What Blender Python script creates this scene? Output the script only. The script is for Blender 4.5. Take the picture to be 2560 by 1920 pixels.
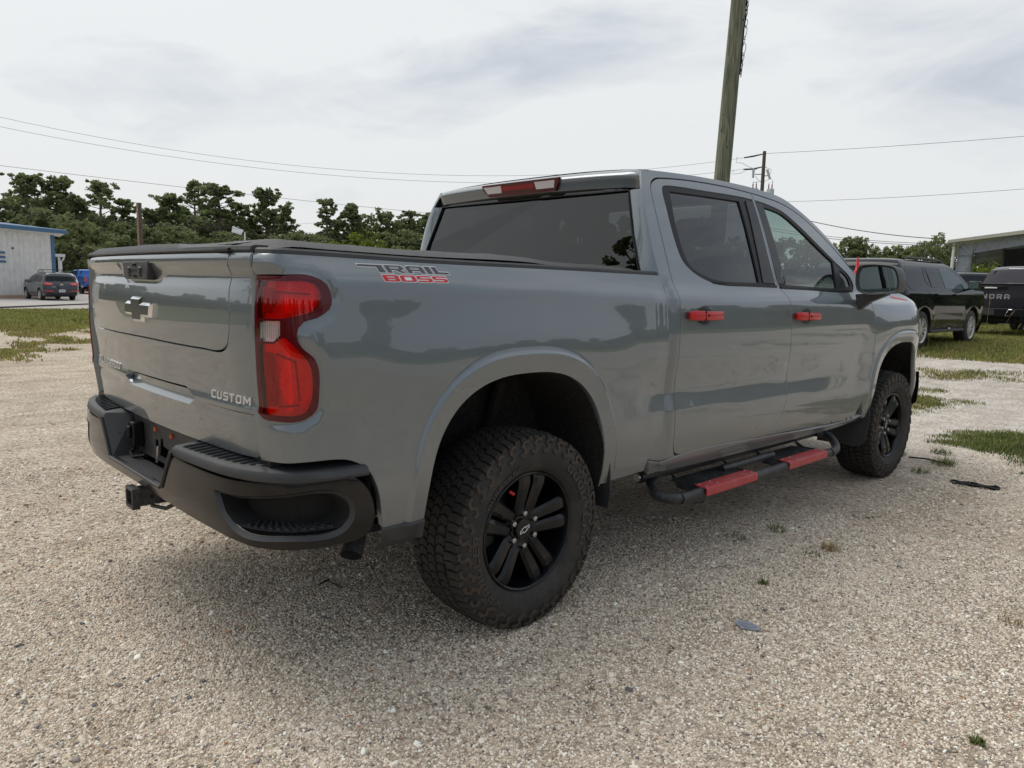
import bpy, bmesh, math, random
from mathutils import Vector, Matrix
from mathutils.geometry import delaunay_2d_cdt
import numpy as np
for o in list(bpy.data.objects): bpy.data.objects.remove(o)
SC = bpy.context.scene; COL = SC.collection
random.seed(7); rng = np.random.default_rng(7)
R = math.radians
# ------------------------------------------------------------------ camera
cam_d = bpy.data.cameras.new('camera'); cam = bpy.data.objects.new('camera', cam_d); COL.objects.link(cam)
CAMP = Vector((2.9819, -2.0191, 1.3598)); yaw, pit, rol = 0.8111, 0.1335, 0.0233
fw = Vector((-math.sin(yaw)*math.cos(pit), math.cos(yaw)*math.cos(pit), -math.sin(pit)))
rt = Vector((math.cos(yaw), math.sin(yaw), 0)); up = rt.cross(fw)
cx_ = math.cos(rol)*rt+math.sin(rol)*up; cy_ = -math.sin(rol)*rt+math.cos(rol)*up
cam.matrix_world = Matrix(((cx_.x, cy_.x, -fw.x, CAMP.x), (cx_.y, cy_.y, -fw.y, CAMP.y), (cx_.z, cy_.z, -fw.z, CAMP.z), (0, 0, 0, 1)))
cam_d.sensor_width = 36; cam_d.lens = 36*1863.5/2560; cam_d.clip_start = .05; cam_d.clip_end = 3000
SC.camera = cam
# ------------------------------------------------------------------ sky, sun, exposure
SUN_EL, SUN_AZ = R(60), R(112)          # azimuth counted from +Y towards -X
sd = Vector((-math.sin(SUN_AZ)*math.cos(SUN_EL), math.cos(SUN_AZ)*math.cos(SUN_EL), math.sin(SUN_EL)))
W = bpy.data.worlds.new('World'); SC.world = W; W.use_nodes = True
nt = W.node_tree; N = nt.nodes; LK = nt.links; N.clear()
out = N.new('ShaderNodeOutputWorld'); bg = N.new('ShaderNodeBackground'); bg.inputs[1].default_value = 0.10
sky = N.new('ShaderNodeTexSky'); sky.sky_type = 'NISHITA'; sky.sun_disc = False; sky.sun_elevation = SUN_EL; sky.sun_rotation = -SUN_AZ
sky.dust_density = 3.0; sky.air_density = 1.0
tc = N.new('ShaderNodeTexCoord')
mp = N.new('ShaderNodeMapping'); mp.inputs['Scale'].default_value = (1.0, 1.0, 3.2); LK.new(tc.outputs['Generated'], mp.inputs[0])
mp.inputs['Rotation'].default_value = (0.06, 0.10, 0.3); mp.inputs['Location'].default_value = (5, 5, 1)
def noise(sc, det, rough, dist=0.0, src=None):
    n = N.new('ShaderNodeTexNoise'); n.inputs['Scale'].default_value = sc; n.inputs['Detail'].default_value = det
    n.inputs['Roughness'].default_value = rough; n.inputs['Distortion'].default_value = dist; LK.new((src or mp).outputs[0], n.inputs['Vector']); return n
n1 = noise(1.35, 6, .52, .5); n2 = noise(5.0, 8, .55, .8)
mx = N.new('ShaderNodeMath'); mx.operation = 'MULTIPLY_ADD'; LK.new(n2.outputs[0], mx.inputs[0]); mx.inputs[1].default_value = .30; LK.new(n1.outputs[0], mx.inputs[2])
# brightness falls away from the veiled sun
ct = N.new('ShaderNodeMath'); ct.operation = 'MULTIPLY_ADD'; LK.new(mx.outputs[0], ct.inputs[0]); ct.inputs[1].default_value = 1.6; ct.inputs[2].default_value = -.26
dt = N.new('ShaderNodeVectorMath'); dt.operation = 'DOT_PRODUCT'; LK.new(tc.outputs['Generated'], dt.inputs[0]); dt.inputs[1].default_value = Vector((-math.sin(R(88))*math.cos(R(22)), math.cos(R(88))*math.cos(R(22)), math.sin(R(22))))
ma = N.new('ShaderNodeMath'); ma.operation = 'MULTIPLY_ADD'; LK.new(dt.outputs['Value'], ma.inputs[0]); ma.inputs[1].default_value = .38; LK.new(ct.outputs[0], ma.inputs[2])
rp = N.new('ShaderNodeValToRGB'); LK.new(ma.outputs[0], rp.inputs[0])
E_ = rp.color_ramp.elements
E_[0].position = .50; E_[0].color = (3.9, 4.35, 5.1, 1)
E_[1].position = 1.0; E_[1].color = (8.0, 8.15, 8.15, 1)
for p_, c_ in ((.70, (5.0, 5.4, 6.05, 1)), (.86, (6.7, 7.0, 7.3, 1))):
    e = rp.color_ramp.elements.new(p_); e.color = c_
# warm paler band close to the horizon
sx = N.new('ShaderNodeSeparateXYZ'); LK.new(tc.outputs['Generated'], sx.inputs[0])
hr = N.new('ShaderNodeMapRange'); hr.inputs['From Min'].default_value = 0.0; hr.inputs['From Max'].default_value = .30; hr.inputs['To Min'].default_value = .5; hr.inputs['To Max'].default_value = 0; LK.new(sx.outputs[2], hr.inputs[0])
hm = N.new('ShaderNodeMix'); hm.data_type = 'RGBA'; LK.new(hr.outputs[0], hm.inputs[0]); LK.new(rp.outputs[0], hm.inputs[6]); hm.inputs[7].default_value = (7.0, 7.1, 7.1, 1)
m2 = N.new('ShaderNodeMix'); m2.data_type = 'RGBA'; m2.inputs[0].default_value = .90; LK.new(sky.outputs[0], m2.inputs[6]); LK.new(hm.outputs[2], m2.inputs[7])
LK.new(m2.outputs[2], bg.inputs[0]); LK.new(bg.outputs[0], out.inputs[0])
sun_d = bpy.data.lights.new('sun', 'SUN'); sun_d.energy = 1.5; sun_d.angle = R(40); sun_d.color = (1, .96, .9)
sun = bpy.data.objects.new('sun', sun_d); COL.objects.link(sun); sun.rotation_euler = sd.to_track_quat('Z', 'Y').to_euler()
SC.view_settings.view_transform = 'Standard'; SC.view_settings.look = 'None'; SC.view_settings.gamma = 1; SC.view_settings.use_curve_mapping = False
SC.view_settings.exposure = 0.16
# ------------------------------------------------------------------ materials
def mat(name, col, rough=.5, metal=0, coat=0, coatr=.03, spec=.5, bump=0, bscale=50, var=0, vscale=8, rvar=0, emit=None, dirt=None, dscale=6, damt=.5):
    m = bpy.data.materials.new(name); m.use_nodes = True; t = m.node_tree; b = t.nodes['Principled BSDF']
    b.inputs['Base Color'].default_value = (*col, 1); b.inputs['Roughness'].default_value = rough; b.inputs['Metallic'].default_value = metal
    b.inputs['Coat Weight'].default_value = coat; b.inputs['Coat Roughness'].default_value = coatr; b.inputs['Specular IOR Level'].default_value = spec
    co = t.nodes.new('ShaderNodeTexCoord').outputs['Object']
    def nz(s, d=5, r=.6):
        n = t.nodes.new('ShaderNodeTexNoise'); n.inputs['Scale'].default_value = s; n.inputs['Detail'].default_value = d; n.inputs['Roughness'].default_value = r
        t.links.new(co, n.inputs['Vector']); return n
    last = None
    if var:
        n = nz(vscale); r_ = t.nodes.new('ShaderNodeValToRGB'); t.links.new(n.outputs[0], r_.inputs[0])
        r_.color_ramp.elements[0].position = .3; r_.color_ramp.elements[1].position = .7
        r_.color_ramp.elements[0].color = (*[c*(1-var) for c in col], 1); r_.color_ramp.elements[1].color = (*[min(1, c*(1+var)) for c in col], 1)
        t.links.new(r_.outputs[0], b.inputs['Base Color']); last = r_.outputs[0]
    if dirt:
        n = nz(dscale, 8, .7); r_ = t.nodes.new('ShaderNodeMapRange'); r_.inputs['From Min'].default_value = .45; r_.inputs['From Max'].default_value = .75; r_.inputs['To Max'].default_value = damt
        t.links.new(n.outputs[0], r_.inputs[0]); x = t.nodes.new('ShaderNodeMix'); x.data_type = 'RGBA'; t.links.new(r_.outputs[0], x.inputs[0])
        if last: t.links.new(last, x.inputs[6])
        else: x.inputs[6].default_value = (*col, 1)
        x.inputs[7].default_value = (*dirt, 1); t.links.new(x.outputs[2], b.inputs['Base Color'])
    if rvar:
        n = nz(vscale*1.7); r_ = t.nodes.new('ShaderNodeMapRange'); r_.inputs['To Min'].default_value = max(0, rough-rvar); r_.inputs['To Max'].default_value = rough+rvar
        t.links.new(n.outputs[0], r_.inputs[0]); t.links.new(r_.outputs[0], b.inputs['Roughness'])
    if bump:
        n = nz(bscale, 4); p = t.nodes.new('ShaderNodeBump'); p.inputs['Strength'].default_value = bump; p.inputs['Distance'].default_value = .01
        t.links.new(n.outputs[0], p.inputs['Height']); t.links.new(p.outputs[0], b.inputs['Normal'])
    if emit: b.inputs['Emission Color'].default_value = (*emit, 1); b.inputs['Emission Strength'].default_value = 1
    return m
def _coat(m, ior=1.62):
    m.node_tree.nodes['Principled BSDF'].inputs['Coat IOR'].default_value = ior; return m
def glass(name, tint, refl=1.5, rough=.0):
    m = bpy.data.materials.new(name); m.use_nodes = True; t = m.node_tree; t.nodes.clear()
    o = t.nodes.new('ShaderNodeOutputMaterial'); x = t.nodes.new('ShaderNodeMixShader'); tr = t.nodes.new('ShaderNodeBsdfTransparent'); g = t.nodes.new('ShaderNodeBsdfGlossy')
    lw = t.nodes.new('ShaderNodeLayerWeight'); lw.inputs[0].default_value = .5; pw_ = t.nodes.new('ShaderNodeMath'); pw_.operation = 'POWER'; pw_.inputs[1].default_value = 4.0; t.links.new(lw.outputs['Facing'], pw_.inputs[0])
    F0 = ((refl-1)/(refl+1))**2*1.25; f = t.nodes.new('ShaderNodeMath'); f.operation = 'MULTIPLY_ADD'; t.links.new(pw_.outputs[0], f.inputs[0]); f.inputs[1].default_value = 1-F0; f.inputs[2].default_value = F0; tr.inputs[0].default_value = (*tint, 1); g.inputs['Roughness'].default_value = rough; g.inputs['Color'].default_value = (.95, .95, .95, 1)
    t.links.new(f.outputs[0], x.inputs[0]); t.links.new(tr.outputs[0], x.inputs[1]); t.links.new(g.outputs[0], x.inputs[2]); t.links.new(x.outputs[0], o.inputs[0]); return m
def leafmat(name, c1, c2, scale=1.2, trans=.25):
    m = bpy.data.materials.new(name); m.use_nodes = True; t = m.node_tree; b = t.nodes['Principled BSDF']; b.inputs['Roughness'].default_value = .6; b.inputs['Specular IOR Level'].default_value = .25
    g = t.nodes.new('ShaderNodeNewGeometry'); n = t.nodes.new('ShaderNodeTexNoise'); n.inputs['Scale'].default_value = scale; t.links.new(g.outputs['Position'], n.inputs['Vector'])
    a = t.nodes.new('ShaderNodeMath'); a.operation = 'MULTIPLY_ADD'; t.links.new(g.outputs['Random Per Island'], a.inputs[0]); a.inputs[1].default_value = .5; t.links.new(n.outputs[0], a.inputs[2])
    r_ = t.nodes.new('ShaderNodeValToRGB'); t.links.new(a.outputs[0], r_.inputs[0]); r_.color_ramp.elements[0].position = .40; r_.color_ramp.elements[1].position = .92
    r_.color_ramp.elements[0].color = (*c1, 1); r_.color_ramp.elements[1].color = (*c2, 1); t.links.new(r_.outputs[0], b.inputs['Base Color'])
    tl = t.nodes.new('ShaderNodeBsdfTranslucent'); t.links.new(r_.outputs[0], tl.inputs[0]); mx = t.nodes.new('ShaderNodeMixShader'); mx.inputs[0].default_value = trans
    t.links.new(b.outputs[0], mx.inputs[1]); t.links.new(tl.outputs[0], mx.inputs[2]); t.links.new(mx.outputs[0], t.nodes['Material Output'].inputs[0]); return m
M = dict(
 paint=mat('grey_paint', (.156, .183, .202), .32, .60, 1.0, .015, dirt=(.20, .19, .17), dscale=2.2, damt=.14),
 gloss=mat('gloss_black', (.006, .006, .007), .16, 0, 0, .04, dirt=(.016, .015, .013), dscale=7, damt=.5, spec=.38),
 plastic=mat('black_plastic', (.030, .032, .036), .46, 0, bump=.25, bscale=600, dirt=(.07, .068, .062), dscale=9, damt=.5),
 trim=mat('trim_black', (.008, .0085, .010), .36, 0, spec=.25),
 vinyl=mat('vinyl', (.035, .035, .037), .55, 0, bump=.25, bscale=300, dirt=(.09, .088, .08), dscale=4, damt=.5),
 rubber=mat('rubber', (.022, .021, .020), .72, 0, bump=.3, bscale=160, dirt=(.085, .072, .056), dscale=10, damt=.55),
 lug=mat('dusty_rubber', (.055, .040, .031), .8, 0, bump=.3, bscale=160, var=.35, vscale=25),
 letter=mat('tyre_letter', (.05, .043, .037), .6),
 wheel=mat('black_alloy', (.0035, .004, .006), .20, 0, 0, .05, dirt=(.014, .014, .014), dscale=14, damt=.3, spec=.42),
 dark=mat('underbody', (.010, .010, .010), .9), liner=mat('wheel_liner', (.008, .008, .008), .95, bump=.6, bscale=60, dirt=(.10, .09, .075), dscale=60, damt=.35),
 steel=mat('steel', (.5, .5, .5), .28, 1), chrome=mat('chrome', (.82, .83, .85), .07, 1), satin=mat('satin_metal', (.62, .61, .59), .38, .55),
 blackpaint=mat('powder_black', (.018, .02, .024), .42, 0, bump=.4, bscale=90, dirt=(.13, .13, .125), dscale=16, damt=.45),
 redp=mat('red_plastic', (.50, .012, .014), .30, 0, .35, .06, spec=.3), redstep=mat('red_powder', (.42, .035, .040), .42, 0, 0, bump=.2, bscale=200, dirt=(.38, .22, .2), dscale=14, damt=.4),
 lensd=mat('lens_border', (.075, .001, .005), .10, 0, 0, .01), reflector=mat('lens_clear', (.72, .70, .68), .15, .35, 1, .02, bump=.0),
 orange=mat('orange_bolt', (.55, .12, .05), .6), white=mat('white_vinyl', (.72, .74, .76), .35), decal=mat('decal_dark', (.055, .055, .07), .4), decalred=mat('decal_red', (.55, .012, .02), .35),
 seat=mat('seat_cloth', (.018, .018, .02), .85), dash=mat('dash', (.02, .02, .02), .6), plate=mat('bare_bracket', (.035, .036, .038), .5, .3, dirt=(.16, .15, .14), dscale=20, damt=.5),
 g_dark=glass('privacy_glass', (.060, .066, .072), 1.6), g_mid=glass('tinted_glass', (.36, .47, .44), 1.5), g_clear=glass('windscreen_glass', (.62, .74, .69), 1.5), mirror=mat('mirror_glass', (.30, .36, .34), .02, 1),
 lamp=glass('lamp_glass', (.75, .75, .78), 1.5),
)
_coat(M['paint'])
def road_dust(m, z0, z1, amt, col=(.27, .245, .215)):
    t = m.node_tree; b = t.nodes['Principled BSDF']; g = t.nodes.new('ShaderNodeNewGeometry'); s = t.nodes.new('ShaderNodeSeparateXYZ'); t.links.new(g.outputs['Position'], s.inputs[0])
    r = t.nodes.new('ShaderNodeMapRange'); r.inputs[1].default_value = z1; r.inputs[2].default_value = z0; t.links.new(s.outputs[2], r.inputs[0])
    n = t.nodes.new('ShaderNodeTexNoise'); n.inputs['Scale'].default_value = 3.0; n.inputs['Detail'].default_value = 10; n.inputs['Roughness'].default_value = .75; t.links.new(g.outputs['Position'], n.inputs['Vector'])
    n2 = t.nodes.new('ShaderNodeTexNoise'); n2.inputs['Scale'].default_value = 140; n2.inputs['Detail'].default_value = 2; t.links.new(g.outputs['Position'], n2.inputs['Vector'])
    k = t.nodes.new('ShaderNodeMath'); k.operation = 'MULTIPLY'; t.links.new(n.outputs[0], k.inputs[0]); t.links.new(n2.outputs[0], k.inputs[1])
    k2 = t.nodes.new('ShaderNodeMath'); k2.operation = 'MULTIPLY'; t.links.new(k.outputs[0], k2.inputs[0]); t.links.new(r.outputs[0], k2.inputs[1])
    k3 = t.nodes.new('ShaderNodeMath'); k3.operation = 'MULTIPLY'; k3.use_clamp = True; t.links.new(k2.outputs[0], k3.inputs[0]); k3.inputs[1].default_value = amt
    x = t.nodes.new('ShaderNodeMix'); x.data_type = 'RGBA'; src = b.inputs['Base Color'].links[0].from_socket; t.links.new(k3.outputs[0], x.inputs[0]); t.links.new(src, x.inputs[6]); x.inputs[7].default_value = (*col, 1); t.links.new(x.outputs[2], b.inputs['Base Color'])
    for nm, a, e in (('Metallic', b.inputs['Metallic'].default_value, 0), ('Coat Weight', b.inputs['Coat Weight'].default_value, .25), ('Roughness', b.inputs['Roughness'].default_value, .75)):
        q = t.nodes.new('ShaderNodeMapRange'); q.inputs[3].default_value = a; q.inputs[4].default_value = e; t.links.new(k3.outputs[0], q.inputs[0]); t.links.new(q.outputs[0], b.inputs[nm])
road_dust(M['paint'], .48, .92, 1.35)
def lensmat(name, base, sc, c2):
    m = mat(name, base, .10, 0, 0, .01, spec=.45); t = m.node_tree; b = t.nodes['Principled BSDF']; co = t.nodes.new('ShaderNodeTexCoord')
    w = t.nodes.new('ShaderNodeTexWave'); w.bands_direction = 'Z'; w.inputs['Scale'].default_value = sc; w.inputs['Distortion'].default_value = .4; t.links.new(co.outputs['Object'], w.inputs[0])
    n = t.nodes.new('ShaderNodeTexNoise'); n.inputs['Scale'].default_value = 16; t.links.new(co.outputs['Object'], n.inputs['Vector'])
    a = t.nodes.new('ShaderNodeMath'); a.operation = 'MULTIPLY'; t.links.new(w.outputs['Fac'], a.inputs[0]); t.links.new(n.outputs[0], a.inputs[1])
    x = t.nodes.new('ShaderNodeMix'); x.data_type = 'RGBA'; t.links.new(a.outputs[0], x.inputs[0]); x.inputs[6].default_value = (*base, 1); x.inputs[7].default_value = (*c2, 1); t.links.new(x.outputs[2], b.inputs['Base Color'])
    p = t.nodes.new('ShaderNodeBump'); p.inputs['Strength'].default_value = .07; p.inputs['Distance'].default_value = .001; t.links.new(w.outputs['Fac'], p.inputs['Height']); t.links.new(p.outputs[0], b.inputs['Normal']); return m
M['lens'] = glass('lens_red', (.90, .005, .016), 1.5); M['lens'].node_tree.nodes
M['lamp_in'] = mat('lamp_inside', (.92, .90, .90), .35, .1, bump=.5, bscale=45); M['cargo'] = mat('cargo_lens', (.62, .56, .55), .15, 0, 1, .02); M['_unused'] = lensmat('lens_red', (.50, .002, .012), 34, (.30, .0, .006)); M['lens2'] = lensmat('lens_deep_red', (.30, .002, .008), 45, (.12, .0, .004))
M['revl'] = glass('lens_reverse', (.88, .86, .86), 1.5)
# ------------------------------------------------------------------ object helpers
def tag(o, label=None, cat=None, group=None, kind=None):
    if label: o['label'] = label
    if cat: o['category'] = cat
    if group: o['group'] = group
    if kind: o['kind'] = kind
    return o
def empty(name, loc=(0, 0, 0), rz=0, **k):
    o = bpy.data.objects.new(name, None); COL.objects.link(o); o.location = loc; o.rotation_euler = (0, 0, rz); o.empty_display_size = .2
    return tag(o, **k)
def link(name, me, m=None, parent=None, loc=None, rz=None):
    o = bpy.data.objects.new(name, me); COL.objects.link(o)
    if m: me.materials.clear(); me.materials.append(m)
    if parent: o.parent = parent
    if loc is not None: o.location = loc
    if rz is not None: o.rotation_euler = (0, 0, rz)
    return o
def copy_tree(o, parent=None):
    c = o.copy(); COL.objects.link(c); c.parent = parent
    for ch in list(o.children): copy_tree(ch, c)
    return c
class MB:
    def __init__(s): s.v = []; s.f = []
    def add(s, v, f):
        n = len(s.v); s.v += [tuple(p) for p in v]; s.f += [tuple(i+n for i in q) for q in f]; return s
    def box(s, x0, y0, z0, x1, y1, z1):
        v = [(x, y, z) for z in (z0, z1) for x, y in ((x0, y0), (x1, y0), (x1, y1), (x0, y1))]
        return s.add(v, [(3, 2, 1, 0), (4, 5, 6, 7), (0, 1, 5, 4), (1, 2, 6, 5), (2, 3, 7, 6), (3, 0, 4, 7)])
    def hexa(s, v): return s.add(v, [(3, 2, 1, 0), (4, 5, 6, 7), (0, 1, 5, 4), (1, 2, 6, 5), (2, 3, 7, 6), (3, 0, 4, 7)])
    def loft(s, rings, closed=True, cap0=False, cap1=False):
        n = len(rings[0]); v = [p for r in rings for p in r]; f = []
        for i in range(len(rings)-1):
            for j in range(n if closed else n-1):
                k = (j+1) % n; f.append((i*n+j, i*n+k, (i+1)*n+k, (i+1)*n+j))
        if cap0: f.append(tuple(range(n))[::-1])
        if cap1: f.append(tuple((len(rings)-1)*n+j for j in range(n)))
        return s.add(v, f)
    def tube(s, pts, r, n=8, caps=True):
        pts = [Vector(p) for p in pts]; rings = []; ref = None
        for i, p in enumerate(pts):
            d = (pts[min(i+1, len(pts)-1)]-pts[max(i-1, 0)]).normalized()
            if ref is None: ref = d.orthogonal().normalized()
            a = (ref-d*ref.dot(d)); a = a.normalized() if a.length > 1e-6 else d.orthogonal().normalized(); ref = a; b = d.cross(a)
            rr = r[i] if isinstance(r, (list, tuple)) else r
            rings.append([p+a*math.cos(2*math.pi*k/n)*rr+b*math.sin(2*math.pi*k/n)*rr for k in range(n)])
        return s.loft(rings, True, caps, caps)
    def lathe(s, prof, n=48, c=(0, 0, 0), axis='x', cap=False):
        rings = []
        for a, r in prof:
            ring = []
            for k in range(n):
                t = 2*math.pi*k/n; u, w = r*math.cos(t), r*math.sin(t)
                ring.append({'x': (c[0]+a, c[1]+u, c[2]+w), 'y': (c[0]+w, c[1]+a, c[2]+u), 'z': (c[0]+u, c[1]+w, c[2]+a)}[axis])
            rings.append(ring)
        return s.loft(rings, True, cap, cap)
    def prism(s, poly, fn, d0, d1):          # poly of 2d points, fn(u,v,d)->3d
        n = len(poly); v = [fn(u, w, d0) for u, w in poly]+[fn(u, w, d1) for u, w in poly]
        f = [tuple(range(n))[::-1], tuple(range(n, 2*n))]+[(i, (i+1) % n, n+(i+1) % n, n+i) for i in range(n)]
        return s.add(v, f)
    def mirror(s):
        n = len(s.v); s.v += [(-x, y, z) for x, y, z in s.v]; s.f += [tuple(i+n for i in q[::-1]) for q in s.f[:]]; return s
    def mesh(s, name, smooth=None, fix=True):
        me = bpy.data.meshes.new(name); me.from_pydata([tuple(p) for p in s.v], [], s.f)
        if fix:
            b = bmesh.new(); b.from_mesh(me); bmesh.ops.recalc_face_normals(b, faces=b.faces); b.to_mesh(me); b.free()
        if smooth is not None:
            me.polygons.foreach_set('use_smooth', [True]*len(me.polygons)); me.set_sharp_from_angle(angle=R(smooth))
        return me
    def obj(s, name, m, parent=None, smooth=None, bevel=0, loc=None, rz=None, fix=True, seg=2):
        o = link(name, s.mesh(name, smooth, fix), m, parent, loc, rz)
        if bevel:
            b = o.modifiers.new('bevel', 'BEVEL'); b.width = bevel; b.segments = seg; b.limit_method = 'ANGLE'; b.angle_limit = R(35)
            o.data.polygons.foreach_set('use_smooth', [True]*len(o.data.polygons))
            if smooth is None: o.data.set_sharp_from_angle(angle=R(75))
        return o
def smooth_loop(pts, h=.02, closed=True):
    """Catmull-Rom through pts; a third value 1 marks a corner"""
    P = [(p[0], p[1]) for p in pts]; K = [len(p) > 2 and p[2] == 1 for p in pts]; n = len(P); o = []
    for i in range(n if closed else n-1):
        j = (i+1) % n; a, b = P[i], P[j]
        pa = P[i-1] if (closed or i > 0) else a; pb = P[(j+1) % n] if (closed or j+1 < n) else b
        if K[i] or (not closed and i == 0): pa = (2*a[0]-b[0], 2*a[1]-b[1])
        if K[j] or (not closed and j == n-1): pb = (2*b[0]-a[0], 2*b[1]-a[1])
        L = math.dist(a, b); L0 = max(math.dist(pa, a), 1e-6); L1 = max(math.dist(b, pb), 1e-6)
        # tangents limited to the chord (no overshoot)
        ta = ((b[0]-a[0])/L+(a[0]-pa[0])/L0, (b[1]-a[1])/L+(a[1]-pa[1])/L0); tb = ((pb[0]-b[0])/L1+(b[0]-a[0])/L, (pb[1]-b[1])/L1+(b[1]-a[1])/L)
        la = math.hypot(*ta) or 1; lb = math.hypot(*tb) or 1; ta = (ta[0]/la*L, ta[1]/la*L); tb = (tb[0]/lb*L, tb[1]/lb*L)
        m = max(1, int(round(L/h)))
        for k in range(m):
            t = k/m; o.append(tuple((2*t**3-3*t*t+1)*a[q]+(t**3-2*t*t+t)*ta[q]*.9+(-2*t**3+3*t*t)*b[q]+(t**3-t*t)*tb[q]*.9 for q in (0, 1)))
    if not closed: o.append(P[-1])
    return o
def inside(px, py, loop):
    r = np.zeros(px.shape, bool); n = len(loop)
    for i in range(n):
        x0, y0 = loop[i]; x1, y1 = loop[(i+1) % n]
        if y0 == y1: continue
        c = ((y0 > py) != (y1 > py)) & (px < (x1-x0)*(py-y0)/(y1-y0)+x0); r ^= c
    return r
def distseg(px, py, loop, closed=True):
    d = np.full(px.shape, 1e9); n = len(loop)
    for i in range(n if closed else n-1):
        x0, y0 = loop[i]; x1, y1 = loop[(i+1) % n]; dx, dy = x1-x0, y1-y0; L = dx*dx+dy*dy or 1e-12
        t = np.clip(((px-x0)*dx+(py-y0)*dy)/L, 0, 1); d = np.minimum(d, np.hypot(px-x0-t*dx, py-y0-t*dy))
    return d
def panel(name, outer, holes, Mf, m, parent=None, h=.02, depth=.015, mirror=False, lines=(), off=0.0, flip=False, raw=False):
    """sheet of metal / glass on the surface Mf(u,v), cut to an outline with holes, its edges folded in by depth"""
    loops = [outer if raw else smooth_loop(outer, h)]+[q if raw else smooth_loop(q, h) for q in holes]
    V = []; E = []; 
    for L in loops:
        n0 = len(V); V += L; E += [(n0+i, n0+(i+1) % len(L)) for i in range(len(L))]
    for L in lines:
        n0 = len(V); V += L; E += [(n0+i, n0+i+1) for i in range(len(L)-1)]
    us = [p[0] for p in loops[0]]; vs = [p[1] for p in loops[0]]
    gx, gy = np.meshgrid(np.arange(min(us)+h/2, max(us), h), np.arange(min(vs)+h/2, max(vs), h)); gx[1::2] += h/2; gx = gx.ravel(); gy = gy.ravel()
    ok = inside(gx, gy, loops[0])
    for L in loops[1:]: ok &= ~inside(gx, gy, L)
    gx, gy = gx[ok], gy[ok]; d = np.full(gx.shape, 1e9)
    for L in loops: d = np.minimum(d, distseg(gx, gy, L))
    for L in lines: d = np.minimum(d, distseg(gx, gy, L, False))
    k = d > .45*h; V = V+list(zip(gx[k].tolist(), gy[k].tolist()))
    r = delaunay_2d_cdt([Vector(p) for p in V], E, [], 0, 1e-6)
    v2 = [(p.x, p.y) for p in r[0]]; tri = [tuple(t) for t in r[2]]
    c = np.array([[sum(v2[i][q] for i in t)/len(t) for q in (0, 1)] for t in tri])
    ok = inside(c[:, 0], c[:, 1], loops[0])
    for L in loops[1:]: ok &= ~inside(c[:, 0], c[:, 1], L)
    tri = [t for t, k in zip(tri, ok) if k]
    sg = -1 if mirror else 1; e = .003
    P = []; Nn = []
    for u, v in v2:
        p = Vector(Mf(u, v)); a = Vector(Mf(u+e, v))-Vector(Mf(u-e, v)); b = Vector(Mf(u, v+e))-Vector(Mf(u, v-e)); n = a.cross(b).normalized()
        if flip: n = -n
        p = p+n*off
        if mirror: p.x = -p.x; n.x = -n.x
        P.append(p); Nn.append(n)
    F = []
    for t in tri:
        n = (P[t[1]]-P[t[0]]).cross(P[t[2]]-P[t[0]])
        F.append(t if n.dot(Nn[t[0]]) > 0 else t[::-1])
    cnt = {}
    for t in F:
        for i in range(len(t)):
            a, b = t[i], t[(i+1) % len(t)]; cnt[(a, b)] = 1
    bd = [(a, b) for (a, b) in cnt if (b, a) not in cnt]; nb = {}; nF = len(F)
    LN = [Nn[i] for t in F for i in t]
    if depth:
        r_ = min(.0025, depth*.3)
        for a, b in bd:
            for i in (a, b):
                if i not in nb: nb[i] = len(P); P.append(P[i]-Nn[i]*depth); Nn.append(Nn[i])
            q = (b, a, nb[a], nb[b]); F.append(q)
            fn = (P[a]-P[b]).cross(P[nb[a]]-P[b]).normalized()
            # rolled edge: first half of the fold shades between sheet and fold
            LN += [(fn+Nn[b]*.8).normalized(), (fn+Nn[a]*.8).normalized(), fn, fn]
    me = bpy.data.meshes.new(name); me.from_pydata([tuple(p) for p in P], [], F)
    me.polygons.foreach_set('use_smooth', [True]*len(F)); me.normals_split_custom_set([tuple(n) for n in LN])
    return link(name, me, m, parent)
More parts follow.
